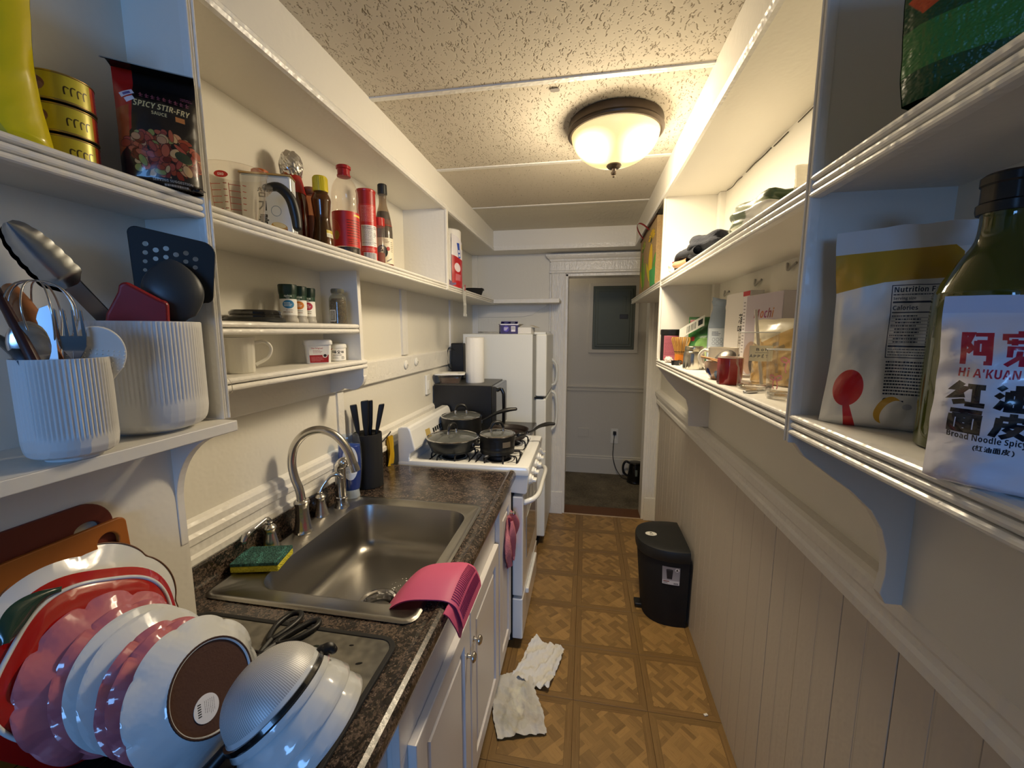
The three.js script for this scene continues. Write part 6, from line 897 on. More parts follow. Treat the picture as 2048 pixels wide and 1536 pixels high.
{
  const wp = thing('scalloped_platter', 'white scalloped platter with thin brown rim, rearmost of the dishes by the boards', 'platter', [-0.778, 1.082, -0.475]); tilt(wp, [0.955, 0.29, -0.02], 0.2); wp.scale.setScalar(0.94);
  mesh('platter_body', plateGeo(0.152, 0.02, 0.09, 8, 0.05, 0.005, 0.004), M.whiteGlaze, wp); mesh('rim_line', mg([(() => { const P = []; for (let i = 0; i < 120; i++) { const a = i / 120 * Math.PI * 2, c = Math.abs(Math.cos(a * 4)), R = 0.152 * (1 + 0.05 * (Math.pow(c, 0.6) - 0.6)) * 0.955; P.push([Math.sin(a) * R * 1.043, 0.0004 + 0.004 * (c - 0.6), Math.cos(a) * R * 1.043]); } return tube(P, 0.0016, 240, 6, true); })()]), std(0x6a4a34, 0.4), wp);
  const red = thing('tomato_plate', 'red tomato shaped platter with white line and green leaf in the dish rack', 'platter', [-0.748, 1.068, -0.46]); tilt(red, [0.945, 0.33, 0.0], 0.0); red.scale.setScalar(0.97);
  const q = new THREE.Quaternion().setFromUnitVectors(V(0, 1, 0), V(0.945, 0.33, 0.0).normalize()).invert();
  const outline = (k, R) => Array.from({ length: 90 }, (_, i) => { const a = i / 90 * Math.PI * 2, r = R * (1 + 0.035 * Math.cos(a * 5 + 0.6)); return [Math.sin(a) * r, k, Math.cos(a) * r * 1.02]; });
  mesh('plate_body', creased(loft([outline(-0.004, 0.132), outline(0.0, 0.135), outline(0.012, 0.118), outline(0.017, 0.108), outline(0.018, 0.09)]), 0.7), M.redGlaze, red);
  mesh('white_line', tube(outline(0.0145, 0.1155), 0.0032, 200, 8, true), M.whiteGlaze, red);
  const upL = V(0, 1, 0).applyQuaternion(q), ua = Math.atan2(upL.x, upL.z);
  const leaf = sheet(20, 8, (u, v) => { const w = 0.017 * Math.sin(Math.PI * Math.pow(u, 1.5)), a = ua + 0.12 + u * 0.66, r = 0.124 + (v - 0.5) * 2 * w * 0.8 + 0.012 * Math.sin(u * 3); return [Math.sin(a) * r, 0.016 + 0.004 * (1 - (2 * v - 1) ** 2) + 0.002 * u, Math.cos(a) * r]; }, 0.004);
  mesh('leaf', leaf, phy(0x173a30, 0.2, { clearcoat: 0.8 }), red);
  const pg = plateGeo(0.121, 0.026, 0.07, 10, 0.07, 0.004, 0.012), wg = plateGeo(0.114, 0.022, 0.066, 0, 0, 0.0045);
  const rackPlates = 'plates standing in the black dish rack';
  for (const [x, y, z, g, m, l, name, sp, s] of [
    [-0.719, 1.048, -0.462, pg, M.pinkGlaze, 'pink wavy edged plate directly in front of the red tomato platter', 'pink_plate', 0, 0.91], [-0.693, 1.04, -0.472, pg, M.pinkGlaze, 'pink wavy edged plate directly behind the two plain white plates', 'pink_plate', 0.25, 0.82],
    [-0.678, 1.0365, -0.475, wg, M.whiteGlaze, 'plain round white plate, the rear of the two between pink plates', 'white_plate', 0, 0.85], [-0.654, 1.0355, -0.474, wg, M.whiteGlaze, 'plain round white plate, the front of the two between pink plates', 'white_plate', 0, 0.84],
    [-0.624, 1.03, -0.468, pg, M.pinkGlaze, 'pink wavy edged plate just in front of the plain white plates', 'pink_plate', 0.15, 0.75], [-0.606, 1.03, -0.468, pg, M.pinkGlaze, 'pink wavy edged plate tucked behind the white bowl with brown base', 'pink_plate', 0.4, 0.75]]) {
    const t = thing(name, l, 'plate', [x, y, z], 0, rackPlates); tilt(t, PN, sp); mesh('plate_body', g, m, t).scale.set(s, 1, s);
  }
  const b = thing('scalloped_bowl', 'white scalloped serving bowl with unglazed brown base and round sticker', 'bowl', [-0.566, 1.033, -0.468]); tilt(b, [0.925, 0.38, 0.02], 0.3); b.scale.setScalar(0.86);
  mesh('bowl_body', plateGeo(0.114, 0.034, 0.075, 8, 0.06, 0.005, 0.004), M.whiteGlaze, b);
  mesh('brown_base', lathe([[0, 0.0305], [0.071, 0.0305], [0.0725, 0.035], [0.075, 0.0348], [0.076, 0.032]], 64), std(0x4a2d20, 0.85, { bumpMap: brush, bumpScale: 0.001 }), b, 'unglazed dark brown base');
  const q2 = new THREE.Quaternion().copy(b.quaternion).invert(), dn = V(-0.15, -0.75, 0.6).applyQuaternion(q2), st = tex(192, 192, (k, w, h) => { k.fillStyle = '#e8e6e6'; k.fillRect(0, 0, w, h); k.save(); k.translate(96, 96); k.rotate(-0.95); bars(k, -54, -60, 110, 6, 14, 4, '#8a8888'); k.fillStyle = '#222'; for (let i = 0; i < 6; i++) k.fillRect(-50 + i * 16, 40, 8, 26); k.restore(); });
  mesh('round_sticker', new THREE.CylinderGeometry(0.0215, 0.0215, 0.0008, 32).translate(dn.x * 0.036, 0.0312, dn.z * 0.036), std(0xffffff, 0.5, { map: st }), b, 'round white price sticker');
}
{ // rack, mat, scissors
  const k = thing('dish_rack', 'black wire dish rack holding the plates on the dark mat', 'dish rack', [0, CT + 0.005, 0]);
  mesh('tray', [rb(-0.80, -0.375, 0, 0.006, -0.585, 0.05, 0.003)], M.blackPlastic, k);
  mesh('frame', [tube([[-0.79, 0.02, -0.57], [-0.385, 0.02, -0.57], [-0.385, 0.02, 0.04], [-0.79, 0.02, 0.04]], 0.004, 90, 8, true, 0.08), tube([[-0.79, 0.08, -0.57], [-0.5, 0.08, -0.57]], 0.0025, 8, 6)], M.blackPlastic, k);
  const post = M.blackPlastic;
  for (let i = 0; i < 17; i++) mesh('wire', tube([[-0.785 + i * 0.0245, 0.02, -0.57], [-0.785 + i * 0.0245, 0.012, -0.5], [-0.785 + i * 0.0245, 0.012, -0.1], [-0.785 + i * 0.0245, 0.02, 0.035]], 0.0022, 14, 6), post, k);
  const m = thing('drying_mat', 'dark grey drying mat on the worktop in front of the sink', 'mat', [0, CT, 0]);
  mesh('mat_body', extr(rrect(0.497, 0.78, 0.035, -0.617, 0.345), 0.005, 0.0018, 2).rotateX(-Math.PI / 2), std(0xffffff, 0.85, { map: dataTex(256, (u, v) => { const a = wrapN(u * 5, v * 5, 5, 1), b = wrapN(u * 18, v * 18, 18, 4), c = wrapN(u * 90, v * 90, 90, 7), q = 0.26 + 0.12 * a + 0.08 * b + 0.12 * c; return [q * 1.02, q * 0.98, q * 0.88]; }, [1, 1], true), bumpMap: brush, bumpScale: 0.0015 }), m);
  mesh('mat_edge', extr((() => { const s = rrect(0.499, 0.782, 0.036, -0.617, 0.345); s.holes.push(rrect(0.477, 0.76, 0.027, -0.617, 0.345, 6, THREE.Path)); return s; })(), 0.007, 0.002, 2).rotateX(-Math.PI / 2), std(0x232221, 0.8), m);
  for (const [x, z, w, l, a] of [[-0.42, -0.66, 0.014, 0.006, 0.4], [-0.46, -0.7, 0.01, 0.005, 0.2], [-0.49, -0.69, 0.012, 0.004, -0.3]]) mesh('dark_spot', new THREE.SphereGeometry(1, 10, 6).scale(w / 2, 0.0006, l / 2).rotateY(a).translate(x, 0.0052, z), M.gap, m);
  const s = thing('scissors', 'black handled kitchen scissors lying on the drying mat', 'scissors', [0, CT + 0.0062, 0]);
  const loop = (pts) => tube(pts.map(([x, z]) => [x, 0.0055, z]), 0.0062, 60, 8, true);
  mesh('handle', [loop([[-0.632, -0.676], [-0.648, -0.715], [-0.642, -0.752], [-0.622, -0.76], [-0.612, -0.74], [-0.618, -0.7]]), taperTube([[-0.628, 0.0055, -0.68], [-0.622, 0.0055, -0.645], [-0.612, 0.0055, -0.62]], [0.006, 0.007, 0.006], 12, 8)], M.blackPlastic, s);
  mesh('handle', [loop([[-0.612, -0.668], [-0.6, -0.705], [-0.58, -0.74], [-0.563, -0.742], [-0.562, -0.72], [-0.585, -0.682]]), taperTube([[-0.608, 0.0055, -0.672], [-0.615, 0.0055, -0.645], [-0.62, 0.0055, -0.62]], [0.006, 0.007, 0.006], 12, 8)], M.blackPlastic, s);
  mesh('blade', extr(shape([[-0.007, 0], [0.008, 0], [0.004, 0.1], [0, 0.12]]), 0.002, 0.0004, 1).rotateX(Math.PI / 2).translate(-0.615, 0.007, -0.62), M.chrome, s); mesh('pivot', rod([-0.617, 0.003, -0.63], [-0.617, 0.0105, -0.63], 0.004), M.chrome, s);
}
{ // strainer on three upturned bowls
  const ax = V(0.60, -0.79, -0.12).normalize(), c0 = V(-0.428, 1.046, -0.465), at = (d) => c0.clone().addScaledVector(ax, d).toArray(), n = ax.clone().negate().toArray();
  const st = thing('strainer', 'fine mesh strainer with black rim lying upside down on the white bowls', 'strainer', c0.toArray()); tilt(st, n); st.scale.setScalar(0.82);
  const q = new THREE.Quaternion().copy(st.quaternion).invert(), hd = V(-0.62, -0.42, 0.66).applyQuaternion(q); hd.y = 0; hd.normalize();
  const dome = smoothPts([[0.086, 0.0], [0.083, 0.02], [0.073, 0.043], [0.054, 0.062], [0.028, 0.073], [0, 0.076]], 24);
  const mt = dataTex(128, (u, v) => { const a = Math.abs(Math.sin(u * Math.PI * 16)), b = Math.abs(Math.sin(v * Math.PI * 16)), k = 0.55 + 0.36 * Math.max(a > 0.72 ? 1 : 0, b > 0.72 ? 1 : 0); return [k, k, k]; }, [10, 5], true);
  mesh('mesh_bowl', lathe(dome, 64), std(0xffffff, 0.5, { metalness: 0.25, map: mt }), st);
  mesh('rim', creased(lathe([[0.083, -0.004], [0.09, -0.006], [0.094, 0], [0.092, 0.007], [0.086, 0.007], [0.083, -0.004]], 64)), M.blackGloss, st);
  mesh('handle', taperTube([[hd.x * 0.088, 0.0, hd.z * 0.088], [hd.x * 0.13, -0.004, hd.z * 0.13], [hd.x * 0.18, -0.012, hd.z * 0.18], [hd.x * 0.215, -0.02, hd.z * 0.215]], [0.009, 0.011, 0.012, 0.01], 20, 10), M.blackPlastic, st);
  mesh('rest_hook', taperTube([[-hd.x * 0.09, 0, -hd.z * 0.09], [-hd.x * 0.102, -0.004, -hd.z * 0.102], [-hd.x * 0.104, -0.012, -hd.z * 0.104]], [0.012, 0.01, 0.008], 10, 8), M.blackPlastic, st);
  const bowl = creased(lathe(smoothPts([[0, 0.07], [0.036, 0.07], [0.04, 0.068], [0.062, 0.052], [0.081, 0.028], [0.09, 0.004], [0.091, 0], [0.088, 0.0005], [0.078, 0.026], [0.06, 0.047], [0.036, 0.062], [0, 0.064]], 60), 64), 1.2);
  [['topmost upturned white bowl directly under the strainer', 0.012, 0.85], ['middle upturned white bowl of the tilted stack', 0.048, 0.94], ['lowest upturned white bowl of the tilted stack', 0.076, 0.96]].forEach(([l, d, s]) => { const t = thing('white_bowl', l, 'bowl', at(d), 0, 'upturned white bowls in the dish rack'); tilt(t, n); mesh('bowl_body', bowl, M.whiteGlaze, t).scale.setScalar(s); });
}
{ // pink things at the sink
  const g = thing('silicone_mat', 'pink silicone mat with combed ridges draped over the sink rim and worktop edge', 'silicone mat');
  const path = [[-0.475, 0.885], [-0.45, 0.915], [-0.425, 0.937], [-0.395, 0.946], [-0.35, 0.9475], [-0.31, 0.945], [-0.288, 0.932], [-0.279, 0.914], [-0.272, 0.894], [-0.268, 0.874]];
  const cv = new THREE.SplineCurve(path.map(([x, y]) => new THREE.Vector2(x, y)));
  const mat = phy(0xd05a80, 0.55, { sheen: 0.3, sheenRoughness: 0.5 });
  const f = (u, v, o = 0) => { const p = cv.getPoint(u), z0 = -0.80 - 0.05 * u - 0.02 * Math.sin(u * 3), z1 = -0.93 - 0.06 * Math.sin(u * 2.2) - 0.045 * u; return [p.x, p.y + 0.012 * Math.sin(v * Math.PI) * Math.sin(u * Math.PI) + o, z0 + (z1 - z0) * v]; };
  mesh('mat_body', sheet(50, 24, (u, v) => f(u, v), 0.0035), mat, g);
  const rid = []; for (const [u0, u1] of [[0.60, 0.73], [0.77, 0.9]]) for (let i = 0; i < 22; i++) { const v = 0.07 + i * 0.041; rid.push(tube([f(u0, v), f((u0 + u1) / 2, v), f(u1, v)], 0.0022, 8, 5)); }
  mesh('ridges', rid, std(0xa83c62, 0.6), g).userData.kind = 'stuff';  // darker pink: the dark of the comb grooves put into the colour
  mesh('under_flap', sheet(20, 12, (u, v) => { const t = 0.62 + 0.42 * u, p = cv.getPoint(Math.min(1, t)), dn = Math.max(0, t - 1) * 0.3; return [p.x - 0.006, p.y - dn * 0.3 - 0.02 * u * (1 - v), -0.815 - 0.035 * u - (0.1 - 0.06 * u) * v]; }, 0.003), mat, g);
  const c = thing('dish_cloth', 'pink crumpled dish cloth hanging from the narrow door knob', 'cloth');
  mesh('cloth_body', sheet(26, 34, (u, v) => { const y = 0.752 - v * 0.235, w = 0.02 + 0.075 * Math.sin(Math.PI * Math.min(1, 0.1 + v * 0.8)), f2 = Math.sin(u * 15 + v * 4) * 0.011 * Math.min(1, v * 3) + 0.012 * (fbm(u * 4, v * 5, 3) - 0.5); return [-0.326 + 0.006 + f2 * 0.8 + 0.014 * Math.sin(v * 2.4), y + 0.02 * (noise(u * 5, 2) - 0.5) * v, -1.728 + (u - 0.5) * 2.6 * w]; }, 0.004), std(0xd68693, 0.95, { bumpMap: brush, bumpScale: 0.004 }), c);
  mesh('cloth_body', sheet(18, 26, (u, v) => { const y = 0.748 - v * 0.2, w = 0.014 + 0.05 * Math.sin(Math.PI * Math.min(1, 0.15 + v * 0.8)); return [-0.306 + 0.012 * Math.sin(u * 9 + v * 5) + 0.02 * Math.sin(v * 3) * (1 - v), y, -1.715 + (u - 0.5) * 2.4 * w - v * 0.015]; }, 0.004), std(0xcf7a88, 0.95, { bumpMap: brush, bumpScale: 0.004 }), c);
}
// ---------------------------------------------------------------- right shelves near the camera
const SL = 1.4345, SU = 1.8195;
{
  const t = faceCam(0.435, -0.66), b = thing('flour_bag', 'white plastic flour bag with yellow band and nutrition panel leaning in the shelf corner', 'bag', [0.432, SL, -0.682], t + 0.12);
  const ft = tex(640, 1100, (k, w, h) => {
    k.fillStyle = '#e2e2e0'; k.fillRect(0, 0, w, h); k.fillStyle = '#cfd2d4'; k.fillRect(0, 0, w, 130); k.fillStyle = '#b8922c'; k.beginPath(); k.moveTo(0, 130); k.lineTo(560, 120); k.lineTo(600, 160); k.lineTo(600, 285); k.lineTo(250, 300); k.lineTo(0, 345); k.fill();
    k.strokeStyle = '#16233a'; k.lineWidth = 4; k.strokeRect(290, 320, 300, 380); k.fillStyle = '#16233a'; k.font = 'bold 38px sans-serif'; k.fillText('Nutrition Facts', 298, 356, 284); bars(k, 298, 366, 270, 1, 10, 6, '#3a4458'); k.font = 'bold 20px sans-serif'; k.fillText('Serving size', 298, 396); k.fillText('2 tsp (9g)', 480, 396, 104); k.fillRect(298, 404, 284, 10); k.font = 'bold 32px sans-serif'; k.fillText('Calories', 298, 450); k.font = 'bold 42px sans-serif'; k.fillText('30', 526, 452); k.fillRect(298, 460, 284, 6);
    for (let i = 0; i < 9; i++) { bars(k, 300 + (i % 3 ? 20 : 0), 478 + i * 17, 150, 1, 10, 7, '#2c3850'); k.fillRect(298, 490 + i * 17, 284, 1.5); } k.fillRect(298, 636, 284, 9); bars(k, 300, 654, 270, 3, 15, 5, '#4a5364'); bars(k, 296, 720, 260, 11, 17, 8, '#1c2940'); k.beginPath(); k.arc(312, 930, 14, 0, 7); k.fill(); bars(k, 334, 926, 80, 1, 10, 9, '#1c2940');
    k.fillStyle = '#c01d26'; k.beginPath(); k.ellipse(120, 880, 78, 105, 0.12, 0, 7); k.fill(); k.beginPath(); k.moveTo(106, 970); k.lineTo(140, 970); k.lineTo(190, 1100); k.lineTo(130, 1100); k.fill(); k.fillStyle = '#c79a2a'; k.beginPath(); k.ellipse(330, 985, 60, 80, 0.5, 0, 7); k.fill(); k.fillStyle = '#dddcd8'; k.beginPath(); k.ellipse(360, 1005, 60, 80, 0.4, 0, 7); k.fill(); k.fillStyle = '#b9bcc4'; k.beginPath(); k.ellipse(420, 960, 24, 16, 0, 0, 7); k.fill();
  });
  mesh('bag_body', pouch(0.145, 0.285, 0.066, { sd: 6, crumple: 0.3, waist: 0.1, seal: 0.1, flat: 0.4 }), phy(0xffffff, 0.28, { clearcoat: 0.35, map: ft }), b);
}
{
  const o = thing('olive_oil_bottle', 'large green glass olive oil bottle with black cap behind the noodle bag', 'bottle', [0.452, SL, -0.56]);
  const pr = smoothPts([[0, 0.004], [0.03, 0.0], [0.047, 0.002], [0.0505, 0.012], [0.0505, 0.09], [0.05, 0.185], [0.047, 0.205], [0.034, 0.235], [0.022, 0.26], [0.0195, 0.285], [0.0195, 0.3], [0, 0.3]].map(([r, y]) => [r, y * 0.92]), 60);
  mesh('bottle_body', lathe(pr, 48), phy(0x4a5218, 0.05, { transmission: 0.35, thickness: 0, clearcoat: 0.6, ior: 1.5 }), o);
  mesh('oil', lathe(pr.filter(([, y]) => y < 0.195).concat([[0, 0.195]]).map(([r, y]) => [r * 0.95, y + 0.002]), 40), phy(0x2e3008, 0.15), o);
  mesh('cap', creased(lathe([[0, 0.283], [0.0235, 0.283], [0.0245, 0.287], [0.0245, 0.293], [0.022, 0.295], [0.022, 0.312], [0.0235, 0.314], [0.0235, 0.322], [0.02, 0.325], [0, 0.325]], 36).translate(0, -0.014, 0)), M.blackPlastic, o);
  const wj = thing('white_jug', 'white plastic handle top rising behind the noodle bag beside the oil bottle', 'jug', [0.46, SL, -0.415]);
  mesh('jug_body', loft([[0.07, 0.07, 0], [0.075, 0.075, 0.01], [0.075, 0.075, 0.13], [0.06, 0.06, 0.175], [0.035, 0.035, 0.19], [0.033, 0.033, 0.205]].map(([w, l, y]) => rrPts(w, l, w * 0.3, 6).map(([x, z]) => [x, y, z]))), M.whitePlastic, wj); mesh('cap', rb(-0.025, 0.025, 0.2, 0.215, -0.025, 0.025, 0.006), M.whitePlastic, wj);
  const n = thing('noodle_bag', 'white plastic broad noodle bag with large red and black Chinese lettering', 'bag', [0.394, SL, -0.417], faceCam(0.394, -0.417) + 0.1);
  const nt = tex(768, 1000, (k, w, h) => {
    k.fillStyle = '#dcdcea'; k.fillRect(0, 0, w, h); const R = '#b51c38', B = '#10121c';
    glyph(k, G.a, 70, 190, 100, 19, R, 165); glyph(k, G.kuan, 192, 185, 108, 18, R, 172); k.fillStyle = R; k.save(); k.translate(70, 420); k.scale(0.62, 1); k.font = 'bold 62px sans-serif'; k.fillText("Hi A'KUAN", 0, 0); k.restore();
    glyph(k, G.hong, 62, 450, 104, 26, B, 120); glyph(k, G.you, 196, 446, 100, 25, B, 126); glyph(k, G.mian, 62, 585, 104, 23, B, 118); glyph(k, G.pi, 198, 582, 104, 23, B, 124);
    k.fillStyle = B; k.save(); k.translate(62, 742); k.scale(0.62, 1); k.font = 'bold 42px sans-serif'; k.fillText('Broad Noodle Spicy Flavor', 0, 0); k.restore(); k.font = 'bold 32px sans-serif'; k.fillText('(', 150, 786); glyph(k, G.hong, 160, 760, 22, 4, B, 28); glyph(k, G.you, 186, 760, 22, 4, B, 28); glyph(k, G.mian, 212, 760, 22, 4, B, 28); glyph(k, G.pi, 238, 760, 22, 4, B, 28); k.fillText(')', 264, 786);
    k.fillStyle = '#c9cbe0'; k.fillRect(0, 0, w, 90);
  });
  mesh('bag_body', pouch(0.15, 0.172, 0.075, { sd: 11, crumple: 0.34, waist: 0.02, seal: 0.09, flat: 0.5 }), phy(0xffffff, 0.25, { clearcoat: 0.45, map: nt }), n);
}
{
  const g = thing('produce_bag', 'green printed bag with orange stripe on the upper shelf by the ceiling', 'bag', [0.45, SU + 0.003, -0.525], faceCam(0.45, -0.525) + 0.35);
  mesh('bag_body', pouch(0.23, 0.24, 0.09, { sd: 13, crumple: 0.12, waist: -0.08, seal: 0.04, flat: 0.5, lean: 0.04 }), std(0xffffff, 0.4, { map: tex(384, 384, (k, w, h) => { k.fillStyle = '#1f4a22'; k.fillRect(0, 0, w, h); k.fillStyle = '#3c7a34'; k.fillRect(0, 270, w, 70); k.fillStyle = '#4c5a30'; k.beginPath(); k.ellipse(170, 150, 170, 100, 0.2, 0, 7); k.fill(); k.strokeStyle = '#d8501f'; k.lineWidth = 34; k.beginPath(); k.moveTo(10, 240); k.lineTo(250, 130); k.stroke(); k.strokeStyle = '#c9bd84'; k.lineWidth = 22; k.beginPath(); k.moveTo(20, 150); k.lineTo(70, 20); k.stroke(); }), bumpMap: brush, bumpScale: 0.003 }), g);
}
// ---------------------------------------------------------------- right, upper shelf beyond the partition
{
  const c = thing('navy_cloth', 'folded navy blue cloth bundle on the upper shelf', 'cloth', [0.43, 1.8175, -1.66]);
  const blob = (w, h, l, sd, fold) => { const g = new THREE.SphereGeometry(1, 44, 26), p = g.attributes.position; for (let i = 0; i < p.count; i++) { const x = p.getX(i), y = p.getY(i), z = p.getZ(i), f = 1 + 0.25 * (fbm(z * 2.2 + sd, y * 2.5 + x, sd) - 0.5) + fold * Math.sin(z * 7 + x * 4 + sd) * 0.09 + fold * 0.05 * Math.sin(y * 11 + z * 3); p.setXYZ(i, x * w * f, Math.max(0.001, h * 0.48 + y * h * 0.52 * f), z * l * f); } g.computeVertexNormals(); return g; };
  const nm = std(0x171b26, 0.95, { bumpMap: brush, bumpScale: 0.003 });
  mesh('cloth_body', blob(0.075, 0.1, 0.2, 3, 1), nm, c); mesh('rolled_hem', tube([[-0.05, 0.012, -0.24], [-0.06, 0.05, -0.2], [-0.065, 0.055, -0.12], [-0.065, 0.045, -0.04], [-0.06, 0.04, 0.04], [-0.062, 0.03, 0.12]], 0.014, 30, 10), nm, c);
  mesh('cardboard_tube', [tube([[-0.068, 0.028, -0.2], [-0.06, 0.02, -0.1], [-0.055, 0.02, -0.02]], 0.013, 20, 14)], std(0xb58b66, 0.9), c, 'tan rolled card poking out of the cloth');
  const f = thing('snack_bag', 'white bag with red print and green base at the far end of the navy cloth', 'bag', [0.41, 1.8175, -1.985]);
  mesh('bag_body', blob(0.05, 0.075, 0.055, 8, 0.7), std(0xffffff, 0.35, { map: tex(128, 128, (k, w, h) => { k.fillStyle = '#e3dfd5'; k.fillRect(0, 0, w, h); k.fillStyle = '#3b6b36'; k.fillRect(0, 88, w, 40); k.fillStyle = '#8e2a2c'; for (let i = 0; i < 14; i++) k.fillRect(hash(i, 3) * 110, 26 + hash(i, 4) * 44, 14, 8); }) }), f);
  const g = thing('snack_bag', 'shiny green and white snack bag lying between the navy cloth and the partition', 'bag', [0.44, 1.8175, -1.17]);
  mesh('bag_body', blob(0.075, 0.085, 0.17, 12, 0.9), phy(0xffffff, 0.25, { clearcoat: 0.5, map: tex(256, 256, (k, w, h) => { k.fillStyle = '#8f9a80'; k.fillRect(0, 0, w, h); k.fillStyle = '#5c6f4e'; k.fillRect(0, 60, w, 60); k.fillStyle = '#e5e4de'; for (let i = 0; i < 9; i++) { k.beginPath(); k.moveTo(hash(i, 1) * 256, 80 + hash(i, 2) * 100); k.lineTo(hash(i, 3) * 256, 80 + hash(i, 4) * 120); k.lineTo(hash(i, 5) * 256, 200); k.fill(); } k.fillStyle = '#d9a824'; k.fillRect(150, 40, 40, 50); k.fillStyle = '#3f6b2c'; k.fillRect(120, 50, 30, 40); k.fillStyle = '#a9342a'; k.fillRect(196, 30, 34, 40); }) }), g);
  const l = thing('clear_bag', 'small clear plastic bag with a black marked label beside the partition', 'bag', [0.43, 1.8175, -0.93], 0.2);
  mesh('bag_body', pouch(0.08, 0.075, 0.04, { sd: 5, crumple: 0.2 }), phy(0xf2efe6, 0.2, { transmission: 0.6, thickness: 0 }), l); mesh('tag', rb(-0.012, 0.012, 0.05, 0.062, 0.012, 0.016, 0.001), M.blackPlastic, l);
}
{ // jute tote on the far end
  const t = thing('tote_bag', 'tan jute tote bag printed with green and yellow flowers, with red handles', 'tote bag', [0.47, 1.8175, -2.62]);
  const tt = tex(512, 512, (k, w, h) => {
    k.fillStyle = '#9a8058'; k.fillRect(0, 0, w, h); for (let i = 0; i < 2500; i++) { k.fillStyle = `rgba(${hash(i, 1) < 0.5 ? '80,54,24' : '210,172,122'},0.16)`; k.fillRect(hash(i, 2) * w, hash(i, 3) * h, hash(i, 4) < 0.5 ? 14 : 2, hash(i, 4) < 0.5 ? 2 : 14); }
    const petal = (x, y, a, l, b, c) => { k.save(); k.translate(x, y); k.rotate(a); k.fillStyle = c; k.strokeStyle = '#4d5a18'; k.lineWidth = 3; k.beginPath(); k.ellipse(l / 2, 0, l / 2, b, 0, 0, 7); k.fill(); k.stroke(); k.restore(); };
    for (const [cx, col, col2] of [[150, '#b9b03a', '#6f9a22'], [400, '#d9b41c', '#d0a418']]) { for (let i = 0; i < 7; i++) petal(cx, 130, -Math.PI * (0.05 + 0.15 * i), 80, 17, i & 1 ? col : col2); petal(cx - 10, 500, -1.5, 330, 44, cx < 300 ? '#5f9a1e' : '#d9b41c'); petal(cx - 30, 470, -1.9, 180, 24, '#c9bc2a'); petal(cx + 30, 480, -1.2, 220, 26, cx < 300 ? '#7bb02c' : '#4d8f3a'); k.fillStyle = '#2c3a1a'; k.beginPath(); k.arc(cx, 140, 20, 0, 7); k.fill(); } k.fillStyle = '#3f9a52'; k.fillRect(380, 380, 132, 132);
  });
  const jm = std(0xffffff, 0.9, { map: tt, bumpMap: brush, bumpScale: 0.004 });
  const fr = (y, wx, lz) => [[-wx, y, lz], [-wx - 0.006, y, 0], [-wx, y, -lz], [wx, y, -lz], [wx, y, lz]];
  const side = (x0, z0, x1, z1, top) => sheet(14, 14, (u, v) => { const b = 0.012 * Math.sin(u * Math.PI) * Math.sin(v * Math.PI); return [x0 + (x1 - x0) * u - (Math.abs(z1 - z0) > 0.2 ? b : 0) * Math.sign(0.01 - x0 + 0), v * top, z0 + (z1 - z0) * u + (Math.abs(z1 - z0) > 0.2 ? 0 : b)]; }, 0.003);
  mesh('tote_panel', side(-0.12, -0.34, -0.125, 0.34, 0.34), jm, t); mesh('tote_panel', side(-0.125, 0.34, 0.11, 0.34, 0.34), jm, t); mesh('tote_panel', side(0.11, 0.34, 0.11, -0.34, 0.33), jm, t); mesh('tote_panel', side(0.11, -0.34, -0.12, -0.34, 0.34), jm, t); mesh('tote_base', bx(-0.12, 0.11, 0, 0.004, -0.34, 0.34), jm, t);
  mesh('binding', tube([[-0.125, 0.342, 0.34], [-0.132, 0.342, 0], [-0.12, 0.342, -0.34]], 0.005, 30, 8), std(0x4d3018, 0.8), t);
  const strap = (x) => sheet(24, 2, (u, v) => { const a = Math.PI * u; return [x - 0.05 * Math.sin(a), 0.325 + 0.058 * Math.sin(a), -0.14 + 0.22 * (0.5 - 0.5 * Math.cos(a)) + (v - 0.5) * 0.02]; }, 0.004);
  mesh('handle', strap(-0.13), std(0xa6181c, 0.7), t, 'red webbing handle');
}
